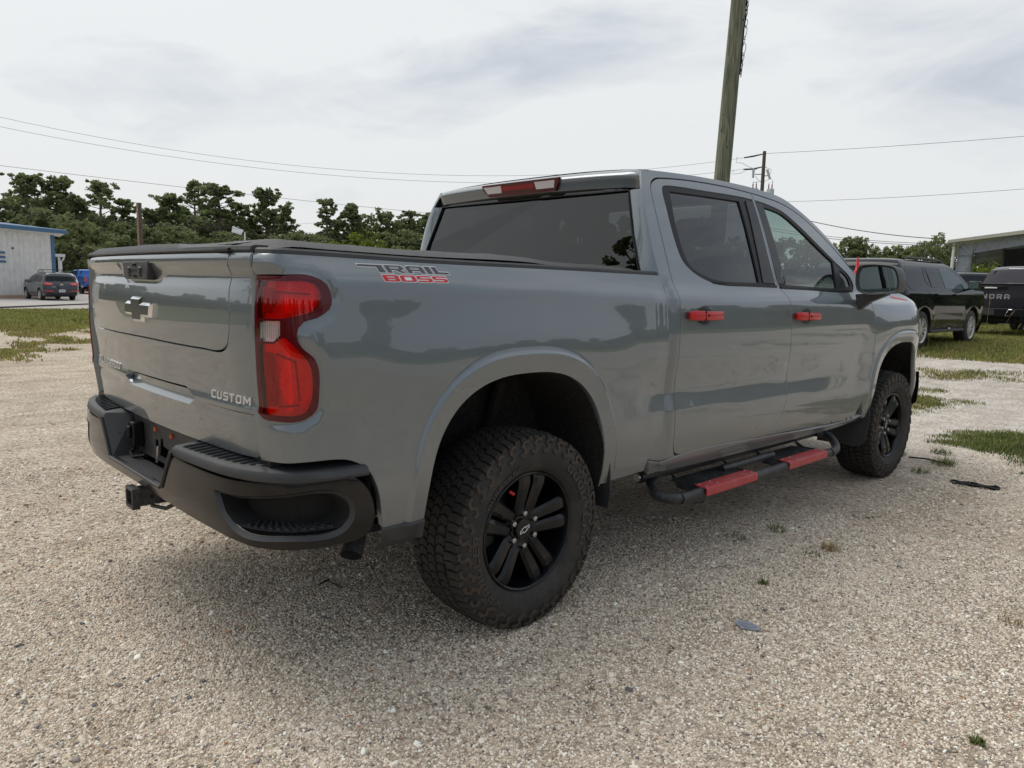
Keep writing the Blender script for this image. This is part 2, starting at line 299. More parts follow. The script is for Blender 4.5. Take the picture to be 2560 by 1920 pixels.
# ---------- block letters: loops on a 4 x 5 grid
GL = {'C': [[(.6,0),(4,0),(4,1),(1,1),(1,4),(4,4),(4,5),(.6,5),(0,4.4),(0,.6)]], 'U': [[(0,5),(0,.6),(.6,0),(3.4,0),(4,.6),(4,5),(3,5),(3,1),(1,1),(1,5)]],
 'S': [[(0,0),(3.4,0),(4,.6),(4,2.4),(3.4,3),(1,3),(1,4),(4,4),(4,5),(.6,5),(0,4.4),(0,2.6),(.6,2),(3,2),(3,1),(0,1)]], 'T': [[(1.5,0),(2.5,0),(2.5,4),(4,4),(4,5),(0,5),(0,4),(1.5,4)]],
 'O': [[(.6,0),(3.4,0),(4,.6),(4,4.4),(3.4,5),(.6,5),(0,4.4),(0,.6)],[(1,1),(3,1),(3,4),(1,4)]], 'M': [[(0,0),(1,0),(1,3.2),(2.2,1),(2.8,1),(4,3.2),(4,0),(5,0),(5,5),(4,5),(2.5,2.4),(1,5),(0,5)]],
 'I': [[(0,0),(1,0),(1,5),(0,5)]], 'L': [[(0,0),(4,0),(4,1),(1,1),(1,5),(0,5)]], 'V': [[(0,5),(1.1,5),(2,1.5),(2.9,5),(4,5),(2.6,0),(1.4,0)]], 'E': [[(0,0),(4,0),(4,1),(1,1),(1,2),(3.5,2),(3.5,3),(1,3),(1,4),(4,4),(4,5),(0,5)]],
 'R': [[(0,0),(1,0),(1,1.8),(2,1.8),(3,0),(4.1,0),(3.1,1.9),(4,2.5),(4,4.4),(3.4,5),(0,5)],[(1,2.8),(3,2.8),(3,4),(1,4)]], 'A': [[(0,0),(1,0),(1,1.6),(3,1.6),(3,0),(4,0),(4,4.4),(3.4,5),(.6,5),(0,4.4)],[(1,2.6),(3,2.6),(3,4),(1,4)]],
 'D': [[(0,0),(3.2,0),(4,.8),(4,4.2),(3.2,5),(0,5)],[(1,1),(3,1),(3,4),(1,4)]], 'B': [[(0,0),(3.4,0),(4,.6),(4,2.1),(3.6,2.5),(4,2.9),(4,4.4),(3.4,5),(0,5)],[(1,1),(3,1),(3,2),(1,2)],[(1,3),(3,3),(3,4),(1,4)]],
 'N': [[(0,0),(1,0),(1,3.3),(3,0),(4,0),(4,5),(3,5),(3,1.7),(1,5),(0,5)]], 'G': [[(.6,0),(4,0),(4,3),(2,3),(2,2.1),(3,2.1),(3,1),(1,1),(1,4),(4,4),(4,5),(.6,5),(0,4.4),(0,.6)]],
 'Y': [[(1.5,0),(2.5,0),(2.5,2),(4,5),(2.9,5),(2,3.1),(1.1,5),(0,5),(1.5,2)]], 'W': [[(0,5),(1,5),(1.5,1.8),(2.1,4),(2.9,4),(3.5,1.8),(4,5),(5,5),(4,0),(3.1,0),(2.5,2.2),(1.9,0),(1,0)]],
 '/': [[(0,0),(1,0),(3,5),(2,5)]], '-': [[(0,2),(3,2),(3,3),(0,3)]]}
def letter_mesh(name, loops, fn, d0, d1):
    V = []; E = []
    for L in loops: n0 = len(V); V += L; E += [(n0+i, n0+(i+1) % len(L)) for i in range(len(L))]
    r = delaunay_2d_cdt([Vector(p) for p in V], E, [], 0, 1e-7); v2 = [(p.x, p.y) for p in r[0]]
    T = []
    for t in r[2]:
        cx = np.array([sum(v2[i][0] for i in t)/3]); cy = np.array([sum(v2[i][1] for i in t)/3])
        if inside(cx, cy, loops[0])[0] and not any(inside(cx, cy, L)[0] for L in loops[1:]): T.append(tuple(t))
    mb = MB(); n = len(v2); v = [fn(u, w, d1) for u, w in v2]+[fn(u, w, d0) for u, w in v2]; f = [t for t in T]
    es = {(t[i], t[(i+1) % 3]) for t in T for i in range(3)}
    f += [(b, a, a+n, b+n) for a, b in es if (b, a) not in es]
    mb.add(v, f); return mb
def glyph_w(ch): return max(p[0] for p in GL[ch][0])
def offset_loop(L, d):
    n = len(L); o = []; A = sum(L[i][0]*L[(i+1) % n][1]-L[(i+1) % n][0]*L[i][1] for i in range(n)); s = 1 if A > 0 else -1
    for i in range(n):
        a, b, c = L[i-1], L[i], L[(i+1) % n]
        e1 = Vector((b[0]-a[0], b[1]-a[1])).normalized(); e2 = Vector((c[0]-b[0], c[1]-b[1])).normalized()
        n1 = Vector((e1.y, -e1.x))*s; n2 = Vector((e2.y, -e2.x))*s; m_ = (n1+n2); m_ = m_.normalized()/max(.45, math.cos(n1.angle(n2, 0)/2)) if m_.length > 1e-3 else n1
        o.append((b[0]+m_.x*d, b[1]+m_.y*d))
    return o
import math
# ---------- shape functions of the pickup (metres, truck axes: x right, y forward, z up) ----------
def hermite(kn, z):
    if z <= kn[0][0]: return kn[0][1]
    if z >= kn[-1][0]: return kn[-1][1]
    n = len(kn)
    def slope(i):
        if i == 0 or i == n-1: return None
        a = (kn[i][1]-kn[i-1][1])/(kn[i][0]-kn[i-1][0]); b = (kn[i+1][1]-kn[i][1])/(kn[i+1][0]-kn[i][0])
        return 0.0 if a*b <= 0 else 2*a*b/(a+b)
    for i in range(n-1):
        if z <= kn[i+1][0]:
            h = kn[i+1][0]-kn[i][0]; t = (z-kn[i][0])/h; d = (kn[i+1][1]-kn[i][1])/h
            m0 = slope(i); m1 = slope(i+1)
            m0 = d if m0 is None else m0; m1 = d if m1 is None else m1
            return ((2*t**3-3*t*t+1)*kn[i][1]+(t**3-2*t*t+t)*h*m0+(-2*t**3+3*t*t)*kn[i+1][1]+(t**3-t*t)*h*m1)
def sstep(a, b, x):
    t = min(1.0, max(0.0, (x-a)/(b-a))); return t*t*(3-2*t)
SEC = [(.40,.955),(.50,.970),(.57,.985),(.70,.994),(.85,.991),(.95,.992),(1.04,.997),(1.13,.9985),(1.22,.995),(1.30,.989),(1.318,.983),(1.36,.958),(1.385,.944),(1.42,.931),(1.50,.906),(1.6,.875),(1.75,.826),(1.90,.768),(1.97,.735)]
def crease_z(y):
    return 1.305+ .055*sstep(1.6,-1.0,y) - .02*sstep(2.2,3.2,y)
def rho(y, z, yc, zc, a, b, n=2.6):
    return (abs((y-yc)/a)**n+abs((z-zc)/b)**n)**(1/n) if z > zc else max(abs((y-yc)/a), 1e-6)
def side_x(y, z):
    dz = (crease_z(y)-1.315)*sstep(1.10,1.29,z)*(1-sstep(1.36,1.5,z))
    x = hermite(SEC, z-dz)
    if y < .866:
        x -= .0085*sstep(1.07,1.285,z)*(1-sstep(1.335,1.42,z))
    # door scallop
    zs = z+.022*(y-.92)
    A = .0125*sstep(.62,.80,y)*(1-sstep(2.35,2.98,y))
    if A > 0:
        if zs >= .868: k = 1-sstep(.868,1.06,zs)
        elif zs > .785: k = (zs-.785)/.083
        else: k = 0
        x -= A*k
    # wheel arch flares
    if z < 1.3:
        for yc, zc, a, b in ((-.055,.50,.475,.531),(3.770,.50,.480,.508)):
            r = rho(y, z, yc, zc, a, b)
            if r < 1.75:
                x += (.004+.009*min(1.0,max(0.0,(r-1.0)/.13)))*(1-sstep(1.135,1.165,r))
                x += .014*(1-sstep(1.13,1.72,r))*sstep(.45,.75,z)
    # front quarter: muscle over the wheel then nose tapering in
    if y > 3.0:
        x += .012*sstep(3.0,3.6,y)*sstep(1.33,1.15,z)*sstep(.9,1.1,z)
        x -= .030*sstep(3.0,4.2,y)*sstep(1.20,1.38,z)
    if y > 3.85:
        x -= .55*(y-3.85)**2.2*(1-.25*sstep(.9,.6,z))
    # hem of the cab corner next to the bed
    if .866 < y < .94:
        x -= .017*(1-sstep(.866,.925,y))*(1-sstep(1.33,1.42,z))
    if .74 < y <= .866:
        x -= .006*sstep(.74,.86,y)*(1-sstep(1.33,1.42,z))
    return x
COR = [(0.0,0.0,-.90,0.0),(.05,-.004,-.950,.10),(.10,-.018,-.998,.35),(.135,-.040,-1.025,.62),(.18,-.080,-1.044,.85),(.23,-.128,-1.056,.97),(.28,-.178,-1.064,1.0),(.40,-.297,-1.078,1.0)]
def cori(t, k):
    return hermite([(c[0], c[k]) for c in COR], t)
# vertical profile of the rear face (rearward positive)
GZ = [(.80,-.014),(.83,-.010),(.90,-.002),(.955,.005),(.985,.000),(1.05,.004),(1.13,.013),(1.20,.0165),(1.27,.0155),(1.32,.010),(1.362,.000),(1.375,.006),(1.40,.024),(1.418,.026),(1.435,.016),(1.45,.0)]
GC = [(.80,-.014),(.83,-.010),(.90,-.002),(.955,.005),(.985,.000),(1.05,.003),(1.13,.006),(1.20,.008),(1.27,.007),(1.32,.004),(1.362,.000),(1.375,.006),(1.40,.022),(1.418,.024),(1.435,.014),(1.45,.0)]
def bed_pt(s, z):
    if s >= -.90: return (side_x(min(s, .8655), z), s, z)
    t = -.90-s
    xs = side_x(-.90, z)
    tu = cori(t,3)
    w = min(1.0, tu)
    x = 1.0+cori(t,1)+(xs-1.0)*(1-w)
    y = cori(t,2)+(1.0-xs)*w*.35-hermite(GC, z)*w
    return (x, y, z)
def gate_y(x, z):
    e = 1.099-.030*(x/.72)**2-.30*max(0,abs(x)-.72)**1.6
    return -(e+hermite(GZ, z)*(1.0)-.006)
def gate_pt(x, z): return (x, gate_y(x, z), z)
def side_pt(y, z): return (side_x(y, z), y, z)

BP = [(0,0,-1.155),(.20,.20,-1.155),(.40,.40,-1.152),(.60,.60,-1.141),(.74,.74,-1.124),(.86,.855,-1.092),(.94,.925,-1.053),(1.01,.975,-1.003),(1.08,1.006,-.940),(1.16,1.022,-.862),(1.28,1.030,-.745)]
def bump_pt(s, z):
    a = abs(s); x = hermite([(p[0],p[1]) for p in BP], a); y = hermite([(p[0],p[2]) for p in BP], a)
    tuck = .020*sstep(.64,.52,z)+.006*sstep(.74,.77,z)
    k = sstep(.7,1.05,a)
    x -= tuck*k; y += tuck*(1-k)
    return (math.copysign(x, s), y, z)
def cab_pt(y, z): return (side_x(max(y, .867), z), y, z)
# ================================================================== THE GREY PICKUP
truck = empty('pickup_truck', (0, 0, 0), label='large grey crew cab pickup with red door handles and black bed cover on the gravel', cat='pickup truck')
TL = [(-1.132,1.366,1),(-1.036,1.367),(-0.925,1.365),(-0.887,1.345),(-0.873,1.30),(-0.883,1.271),(-0.919,1.250),(-0.962,1.239),(-0.982,1.218),(-0.984,1.177),(-0.965,1.15),(-0.936,1.126),(-0.924,1.09),(-0.924,1.024),(-0.931,0.972),(-0.965,0.948),(-1.043,0.944),(-1.105,0.948),(-1.126,0.962,1),(-1.127,1.137),(-1.130,1.252)]
TLs = smooth_loop(TL, .02); TLa = np.array(TLs)
def tl_dist(s, z):
    a = TLa; b = np.roll(a, -1, 0); d = b-a; p = np.array((s, z))-a
    t = np.clip((p*d).sum(1)/np.maximum((d*d).sum(1), 1e-12), 0, 1); q = p-d*t[:, None]; return float(np.sqrt((q*q).sum(1)).min())
def bed_skin(s, z):
    x, y, zz = bed_pt(s, z)
    if s < -.80 and z > .88:
        d = tl_dist(s, z)
        if d < .04:
            k = (1-sstep(.004, .036, d))*.010
            if s < -1.05: k *= sstep(-1.14, -1.05, s)
            w = min(1, cori(max(0, -.90-s), 3)); x -= k*(1-w); y += k*w
    return (x, y, zz)
def arch(yc, zc, a, b, z0, n=56, ex=2.6, g=0.0):
    """opening from rear leg over the top to front leg"""
    o = [(yc-a-g, z0), (yc-a-g, (z0+zc)/2)]
    for i in range(n+1):
        t = math.pi-math.pi*i/n; c, s_ = math.cos(t), math.sin(t)
        o.append((yc+(a+g)*math.copysign(abs(c)**(2/ex), c), zc+(b+g)*abs(s_)**(2/ex)))
    return o+[(yc+a+g, (z0+zc)/2), (yc+a+g, z0)]
A_R = arch(-.055, .50, .475, .531, .555); A_F = arch(3.770, .50, .480, .508, .50)
A_R[-1] = (.425, .512); A_R[-2] = (.425, .53)
def bed_top_z(s): return hermite([(-1.15,1.431),(-.9,1.429),(-.5,1.422),(.1,1.419),(.86,1.413)], s)
def flare_lines(yc, zc, a, b):
    o = []
    for k in (1.085, 1.125, 1.145, 1.165, 1.19, 1.235):
        L = arch(yc, zc, a*k, b*k, .62, 40)[1:-1]
        o.append([p for p in L if not (p[1] < .80 and p[0] < yc and yc < 1 and p[0] < -.64) and not (yc > 3 and (p[0] < 3.262 or p[0] > 4.40))])
    return o
for sd_, tagn in ((False, ''), (True, ' left')):
    mk = dict(mirror=sd_, parent=truck)
    # ---- bed side
    outer = [(-1.146,1.431,1),(-.9,1.429),(-.5,1.422),(.1,1.419),(.856,1.413,1),(.858,1.295),(.860,1.13),(.862,.995),(.868,.858),(.855,.758),(.795,.643),(.744,.571,1),(.735,.520,1)]
    outer = smooth_loop(outer, .015, closed=False)+[p for p in A_R[::-1]]+smooth_loop([(-.690,.555,1),(-.700,.60),(-.722,.70),(-.755,.765),(-.82,.804),(-.951,.817),(-1.08,.815),(-1.146,.812,1),(-1.146,.95),(-1.146,1.2)], .015, closed=False)
    bs = panel('bed_side', outer, [offset_loop(TLs, .004)], bed_skin, M['paint'], h=.017, depth=.03, raw=True, lines=flare_lines(-.055, .50, .475, .531)+[offset_loop(TLs, .018)+[offset_loop(TLs, .018)[0]]], **mk)
    rr = []
    for i in range(48):
        s = -1.142+1.995*i/47; p = Vector(bed_pt(s, 1.430)); tgt = (Vector(bed_pt(s+.01, 1.430))-Vector(bed_pt(s-.01, 1.430))); nin = Vector((-tgt.y, tgt.x, 0)).normalized()
        zt = bed_top_z(s); rr.append([(p+nin*q+Vector((0, 0, z+zt-p.z))) for q, z in ((.001, -.003), (.003, .012), (.010, .018), (.055, .018), (.055, -.03))])
    if sd_: rr = [[(-p.x, p.y, p.z) for p in r] for r in rr]
    MB().loft(rr, closed=False).obj('bed_rail_cap', M['plastic'], truck, 35)
    # ---- tail light
    up_ = [(-1.121,1.352,1),(-1.037,1.352),(-.928,1.346),(-.908,1.324),(-.911,1.294),(-.934,1.268),(-.994,1.250),(-1.03,1.244,1),(-1.116,1.244,1)]
    lo_ = [(-1.116,1.168,1),(-1.052,1.172,1),(-1.018,1.19),(-1.003,1.176),(-.966,1.134),(-.948,1.103),(-.948,.994),(-.964,.967),(-1.038,.960),(-1.108,.963,1)]
    rv_ = [(-1.114,1.236,1),(-1.030,1.238,1),(-1.031,1.197,1),(-1.052,1.178,1),(-1.115,1.176,1)]
    tl = panel('tail_light', TLs, [smooth_loop(offset_loop(q, -.001) if False else q, .015) for q in (up_, lo_, rv_)], lambda s, z: bed_pt(s, z), M['lensd'], h=.015, depth=.006, off=.003, raw=True, **mk)
    panel('lamp_bowl', offset_loop(TLs, -.004), [], lambda s, z: (lambda p, k: (p[0]-k*.9, p[1]+k*.8, p[2]))(bed_pt(s, z), .004+.012*(.5+.5*math.sin(z*42+1.2))*(1 if s > -1.04 else .5)+.006*math.sin(s*70)), M['lamp_in'], h=.009, depth=0, off=-.016, mirror=sd_, parent=tl, raw=True)
    for q in ([(-1.060,1.322),(-.945,1.316)], [(-1.050,1.142),(-.995,1.120)], [(-.995,1.120),(-.985,1.00)], [(-1.050,.985),(-.985,.99)]):
        gpts = []
        for i in range(7):
            s = q[0][0]+(q[1][0]-q[0][0])*i/6; z = q[0][1]+(q[1][1]-q[0][1])*i/6; p = bed_pt(s, z); gpts.append(((-1 if sd_ else 1)*(p[0]-.010), p[1]+.009, p[2]))
        MB().tube(gpts, .0035, 5).obj('light_guide', M['lens2'], tl, 60)
    for nm, lp, mm in (('brake_lens', up_, 'lens'), ('turn_lens', lo_, 'lens'), ('reverse_lens', rv_, 'revl')):
        panel(nm, lp, [], lambda s, z: bed_pt(s, z), M[mm], h=.012, depth=0, off=.004, mirror=sd_, parent=tl)
    for lp in ([(-1.108,1.335,1),(-1.062,1.335,1),(-1.062,1.262,1),(-1.108,1.255,1)], [(-1.104,1.145,1),(-1.066,1.145,1),(-1.058,.985,1),(-1.100,.985,1)]):
        panel('inner_lens', lp, [], lambda s, z: bed_pt(s, z), M['lens2'], h=.012, depth=.002, off=-.006, mirror=sd_, parent=tl)
    # ---- reverse lens ribs
    rb = MB()
    for i in range(9):
        s0 = -1.100+i*.008; 
        a = Vector(bed_pt(s0, 1.186)); b = Vector(bed_pt(s0, 1.232)); n_ = Vector((.35, -1, 0)).normalized()*.0015
        rb.tube([a+n_, b+n_], .0016, 5)
    if sd_: rb.v = [(-x, y, z) for x, y, z in rb.v]; 
    rb.obj('lens_rib', M['reflector'], tl, 60)
    # ---- doors
    rd = [(.949,.602),(.961,.578),(.985,.567),(1.028,.562),(1.85,.549,1),(1.982,.622),(2.036,.718),(2.054,.84),(2.048,1.01),(2.034,1.175),(2.017,1.312),(1.966,1.368),(1.946,1.392),(1.929,1.545),(1.92,1.705),(1.909,1.86),(1.895,1.893,1),(1.663,1.900),(1.313,1.896),(1.055,1.880),(.988,1.870),(.948,1.847),(.930,1.814),(.924,1.722),(.930,1.57),(.938,1.426),(.941,1.312),(.941,1.196),(.944,.99),(.945,.85),(.944,.716)]
    rh = [(1.023,1.835),(1.048,1.848),(1.09,1.853),(1.403,1.860),(1.79,1.864),(1.897,1.861,1),(1.907,1.705),(1.917,1.545),(1.932,1.392),(1.942,1.374,1),(1.619,1.374),(1.315,1.382),(1.215,1.404),(1.121,1.440),(1.056,1.490),(1.025,1.593),(1.015,1.736)]
    fd = [(1.857,.549,1),(3.052,.512,1),(3.134,.635),(3.200,.759),(3.236,.954),(3.226,1.153),(3.178,1.297),(3.135,1.365),(3.110,1.412),(3.068,1.456),(2.978,1.518),(2.841,1.606),(2.639,1.717),(2.447,1.807),(2.249,1.862),(2.043,1.884),(1.902,1.893,1),(1.916,1.86),(1.927,1.705),(1.936,1.545),(1.953,1.392),(1.973,1.368),(2.024,1.312),(2.041,1.175),(2.055,1.01),(2.061,.84),(2.043,.718),(1.989,.622)]
    fh = [(1.921,1.860,1),(2.027,1.852),(2.223,1.820),(2.406,1.741),(2.598,1.642),(2.803,1.537),(2.952,1.461),(3.000,1.405),(2.988,1.373),(2.945,1.360),(2.817,1.353),(2.371,1.361),(1.975,1.371,1),(1.962,1.392),(1.945,1.545),(1.934,1.705)]
    d1 = panel('rear_door', rd, [rh], side_pt, M['paint'], h=.018, depth=.02, **mk)
    d2 = panel('front_door', fd, [fh], side_pt, M['paint'], h=.018, depth=.02, **mk)
    gr = [(1.068,1.66),(1.084,1.826,1),(1.389,1.833),(1.745,1.838,1),(1.765,1.398,1),(1.437,1.398),(1.304,1.408),(1.223,1.426),(1.121,1.467),(1.090,1.52)]
    gf = [(2.001,1.831,1),(2.214,1.803),(2.398,1.723),(2.598,1.622),(2.758,1.545,1),(2.742,1.379,1),(2.386,1.385),(2.056,1.392,1)]
    gq = [(2.830,1.500,1),(2.935,1.446),(2.962,1.397,1),(2.820,1.384,1)]
    panel('window_frame', rh, [gr], side_pt, M['trim'], h=.02, depth=.016, off=-.004, mirror=sd_, parent=d1)
    panel('window_frame', fh, [gf, gq], side_pt, M['trim'], h=.02, depth=.016, off=-.004, mirror=sd_, parent=d2)
    panel('pillar_cover', [(1.812,1.845,1),(1.893,1.846,1),(1.903,1.705),(1.913,1.545),(1.929,1.396,1),(1.800,1.398,1)], [], side_pt, M['gloss'], h=.03, depth=.004, off=.001, mirror=sd_, parent=d1)
    panel('pillar_cover', [(1.924,1.846,1),(1.998,1.843,1),(2.054,1.394,1),(1.962,1.396,1),(1.947,1.545),(1.936,1.705)], [], side_pt, M['gloss'], h=.03, depth=.004, off=.001, mirror=sd_, parent=d2)
    # weather strip standing out along the sill of the windows
    for dd, ya, yb in ((d1, 1.28, 1.938), (d2, 1.98, 2.96)):
        ss = MB(); rr = []
        for i in range(17):
            y = ya+(yb-ya)*i/16; z = 1.385 if dd is d1 else 1.372; z -= (y-ya)*.012 if dd is d1 else (y-ya)*.010
            x = side_x(y, z); kk = sstep(0, .12, i/16) if dd is d1 else 1; q = [(x+.001, y, z-.010*kk), (x+.0045*kk, y, z-.004*kk), (x+.003*kk-.001, y, z+.008), (x-.008, y, z+.010)]
            rr.append([((-a if sd_ else a), b, c) for a, b, c in q])
        ss.loft(rr, False).obj('sill_trim', M['trim'], dd, 40)
    panel('window_glass', offset_loop(smooth_loop(gr, .03), .006), [], side_pt, M['g_dark'], h=.06, depth=0, off=-.013, mirror=sd_, parent=d1, raw=True)
    panel('window_glass', offset_loop(smooth_loop(gf, .03), .006), [], side_pt, M['g_mid'], h=.06, depth=0, off=-.013, mirror=sd_, parent=d2, raw=True)
    panel('quarter_glass', offset_loop(smooth_loop(gq, .03), .004), [], side_pt, M['g_dark'], h=.04, depth=0, off=-.010, mirror=sd_, parent=d2, raw=True)
    # handles
    sg = -1 if sd_ else 1
    for dd, y0, y1, zc in ((d1, .992, 1.280, 1.230), (d2, 2.068, 2.362, 1.213)):
        L = y1-y0; hb = MB(); rings = []
        for i in range(17):
            t = i/16; y = y0+L*t; bow = .030+.014*math.sin(math.pi*min(1, max(0, t)))
            hh = .0232*(1-.22*(max(0, abs(t-.5)*2-.86)/.14)**2) ; hh *= (1 if t < .34 else .93); z = zc-.004*(t-.5)
            x = side_x(y, z); th = .020 if .05 < t < .95 else .014
            if i in (0, 16): bow = .022; hh *= .92
            rings.append([(sg*(x+bow-th), y, z-hh*.9), (sg*(x+bow-.004), y, z-hh), (sg*(x+bow), y, z-hh*.6), (sg*(x+bow+.001), y, z+hh*.35), (sg*(x+bow-.005), y, z+hh), (sg*(x+bow-th), y, z+hh*.9)])
        h_ = hb.loft(rings, True, True, True).obj('handle', M['redp'], dd, 50, bevel=.002)
        for t in (.06, .36):   # foot of the handle and the joint line
            pass
        MB().box(*sorted((sg*(side_x(y0+.1*L, zc)+.0), sg*(side_x(y0+.1*L, zc)+.026)))[:1], y0+.012, zc-.014, *sorted((sg*(side_x(y0+.1*L, zc)+.0), sg*(side_x(y0+.1*L, zc)+.026)))[1:], y0+.045, zc+.014).obj('handle_foot', M['redp'], h_, bevel=.002)
        MB().box(min(sg*(side_x(y1, zc)-.002), sg*(side_x(y1, zc)+.026)), y1-.04, zc-.012, max(sg*(side_x(y1, zc)-.002), sg*(side_x(y1, zc)+.026)), y1-.012, zc+.012).obj('handle_foot', M['redp'], h_, bevel=.002)
        yj = y0+.34*L; xj = side_x(yj, zc)
        MB().box(min(sg*(xj+.02), sg*(xj+.0445)), yj-.0007, zc-.0225, max(sg*(xj+.02), sg*(xj+.0445)), yj+.0007, zc+.0225).obj('handle_joint', M['trim'], h_)
        ys = y0+.42*L; MB().box(min(sg*(xj+.04), sg*(xj+.0460)), ys-.007, zc-.004, max(sg*(xj+.04), sg*(xj+.0460)), ys+.007, zc+.008).obj('handle_button', M['trim'], h_)
        # cup behind the handle: a dark shallow bowl ringed by the door skin
        yc = y0+.51*L; cup = []
        for rr_, dp in ((1.0, .0016), (.93, -.0005), (.80, .0018)):
            ring = []
            for k in range(28):
                a = 2*math.pi*k/28; y = yc+.062*rr_*math.copysign(abs(math.cos(a))**.8, math.cos(a)); z = zc-.001+.046*rr_*math.copysign(abs(math.sin(a))**.8, math.sin(a)); ring.append((sg*(side_x(y, z)+dp), y, z))
            cup.append(ring)
        MB().loft(cup[:2]).obj('cup_rim', M['paint'], dd, 60)
        MB().loft(cup[1:], True, False, True).obj('cup', M['trim'], dd, 30)
    # ---- cab side: rear corner, C pillar, roof rail, windscreen pillar
    dt = [(3.118,1.405,1),(3.075,1.463),(2.984,1.525),(2.846,1.613),(2.643,1.725),(2.449,1.815),(2.250,1.870),(2.043,1.892),(1.898,1.900),(1.663,1.908),(1.313,1.904),(1.053,1.888),(.984,1.878),(.941,1.853),(.922,1.818),(.916,1.722),(.922,1.57),(.930,1.426),(.934,1.312),(.934,1.196),(.937,.99),(.938,.85),(.937,.716),(.942,.600),(.952,.576),(.965,.562,1)]
    cs = [(.870,.545,1),(.757,.570,1),(.808,.640),(.862,.757),(.876,.858),(.869,.995),(.867,1.13),(.865,1.295),(.864,1.36),(.846,1.415,1),(.838,1.468),(.833,1.523),(.834,1.60),(.838,1.681),(.846,1.75),(.860,1.814),(.878,1.865),(.895,1.908,1),(1.011,1.916),(1.331,1.930),(1.684,1.935),(2.006,1.928),(2.277,1.902),(2.467,1.838),(2.657,1.748),(2.854,1.63),(2.983,1.526),(3.083,1.45),(3.175,1.398,1)]
    panel('cab_side', cs+dt, [], cab_pt, M['paint'], h=.018, depth=.015, **mk)
    rk = [(.757,.562,1),(.872,.537,1),(.965,.554),(1.85,.541),(3.050,.504),(3.187,.522,1),(3.14,.489,1),(2.9,.474),(1.93,.472),(.935,.486),(.79,.490,1)]
    panel('rocker_panel', rk, [], lambda y, z: (side_x(y, z)+.004*sstep(.50, .53, z)-.014*sstep(.52, .47, z), y, z), M['paint'], h=.02, depth=.05, **mk)
    # ---- front fender
    fn_ = [(3.184,1.392,1),(3.45,1.386),(3.753,1.366),(3.94,1.340),(4.1,1.300),(4.2,1.262),(4.32,1.21),(4.42,1.15,1),(4.44,1.0),(4.445,.75),(4.41,.62,1)]
    fo = smooth_loop(fn_, .018, closed=False)+[p for p in A_F[::-1][1:]]+smooth_loop([(3.21,.500,1),(3.193,.530),(3.142,.635),(3.208,.759),(3.244,.954),(3.234,1.153),(3.186,1.297),(3.150,1.355)], .018, closed=False)
    panel('front_fender', fo, [], side_pt, M['paint'], h=.018, depth=.03, raw=True, lines=flare_lines(3.770, .50, .480, .508), **mk)
    panel('fender_decal', [(3.62,1.335,1),(3.90,1.313,1),(3.92,1.304,1),(3.62,1.322,1)], [], side_pt, M['decalred'], h=.03, depth=.0006, off=.0012, **mk)
    panel('headlight', [(4.20,1.165,1),(4.43,1.12,1),(4.435,.98,1),(4.30,1.0,1)], [], side_pt, M['reflector'], h=.02, depth=.004, off=.004, **mk)
    # ---- wheel liners and flaps
    for A_, nm in ((A_R, 'r'), (A_F, 'f')):
        lb = MB(); rings = []
        for xx in (None, .93, .60):
            rings.append([(sg*((side_x(y, z)-.006) if xx is None else xx), y, z+.004) for y, z in A_])
        lb.loft(rings, False); lb.add([(sg*.605, y, z) for y, z in A_], [tuple(range(len(A_)))]); lb.obj('wheel_liner', M['liner'], truck, 40)
    for (pl, x0) in (([(.432,.64),(.505,.63),(.500,.46),(.452,.39),(.405,.42),(.40,.56)], .97), ([(3.30,.60),(3.33,.56),(3.345,.42),(3.30,.31),(3.27,.30),(3.20,.30),(3.20,.60)], .97)):
        if x0: 
            lo = MB(); ya = pl[0][0]
            if ya < 1: lo.prism([(sg*1.005,.645),(sg*1.005,.47),(sg*.985,.395),(sg*.70,.395),(sg*.70,.645)], lambda a, b, d: (a, d+.10*(.645-b), b), .445, .452)
            else: lo.prism([(sg*1.000,.60),(sg*1.012,.50),(sg*1.0,.345),(sg*.96,.29),(sg*.66,.29),(sg*.66,.62)], lambda a, b, d: (a, d+.05*(b-.3), b), 3.245, 3.252)
            lo.obj('mud_flap', M['plastic'], truck, 30, bevel=.003)
    # lower lips
    if True:
        q = []
        for i in range(9):
            y = -.53-.17*i/8; q.append([(sg*(side_x(y, .56)-.002), y, .560), (sg*(side_x(y, .56)+.006), y, .548), (sg*(.985), y, .49+.02*(i/8)), (sg*.94, y, .47)])
        MB().loft(q, False).obj('rear_valance', M['plastic'], truck, 40)
    # ---- mirror
    mir = empty('door_mirror'); mir.parent = truck
    mo = [(.985,1.372),(.975,1.40),(.974,1.495),(.985,1.520),(1.01,1.528),(1.155,1.530),(1.200,1.518),(1.225,1.474),(1.236,1.39),(1.222,1.362),(1.16,1.352),(1.10,1.344),(1.02,1.350)]
    mo = smooth_loop(mo, .02); cxm, czm = 1.10, 1.44; rings = []
    for sc_, yy in ((.86, 2.945), (.93, 2.932), (.985, 2.925), (1.0, 2.94), (1.0, 3.00), (.96, 3.06), (.85, 3.11), (.6, 3.14)):
        rings.append([(sg*(cxm+(x-cxm)*sc_), yy+(.05*(x-1.1) if yy > 2.9 else 0), czm+(z-czm)*sc_) for x, z in mo])
    MB().loft(rings, True, False, True).obj('mirror_housing', M['plastic'], mir, 45)
    MB().add([(sg*(cxm+(x-cxm)*.87), 2.947+.05*(x-1.1), czm+(z-czm)*.87) for x, z in mo], [tuple(range(len(mo)))]).obj('mirror_pane', M['mirror'], mir)
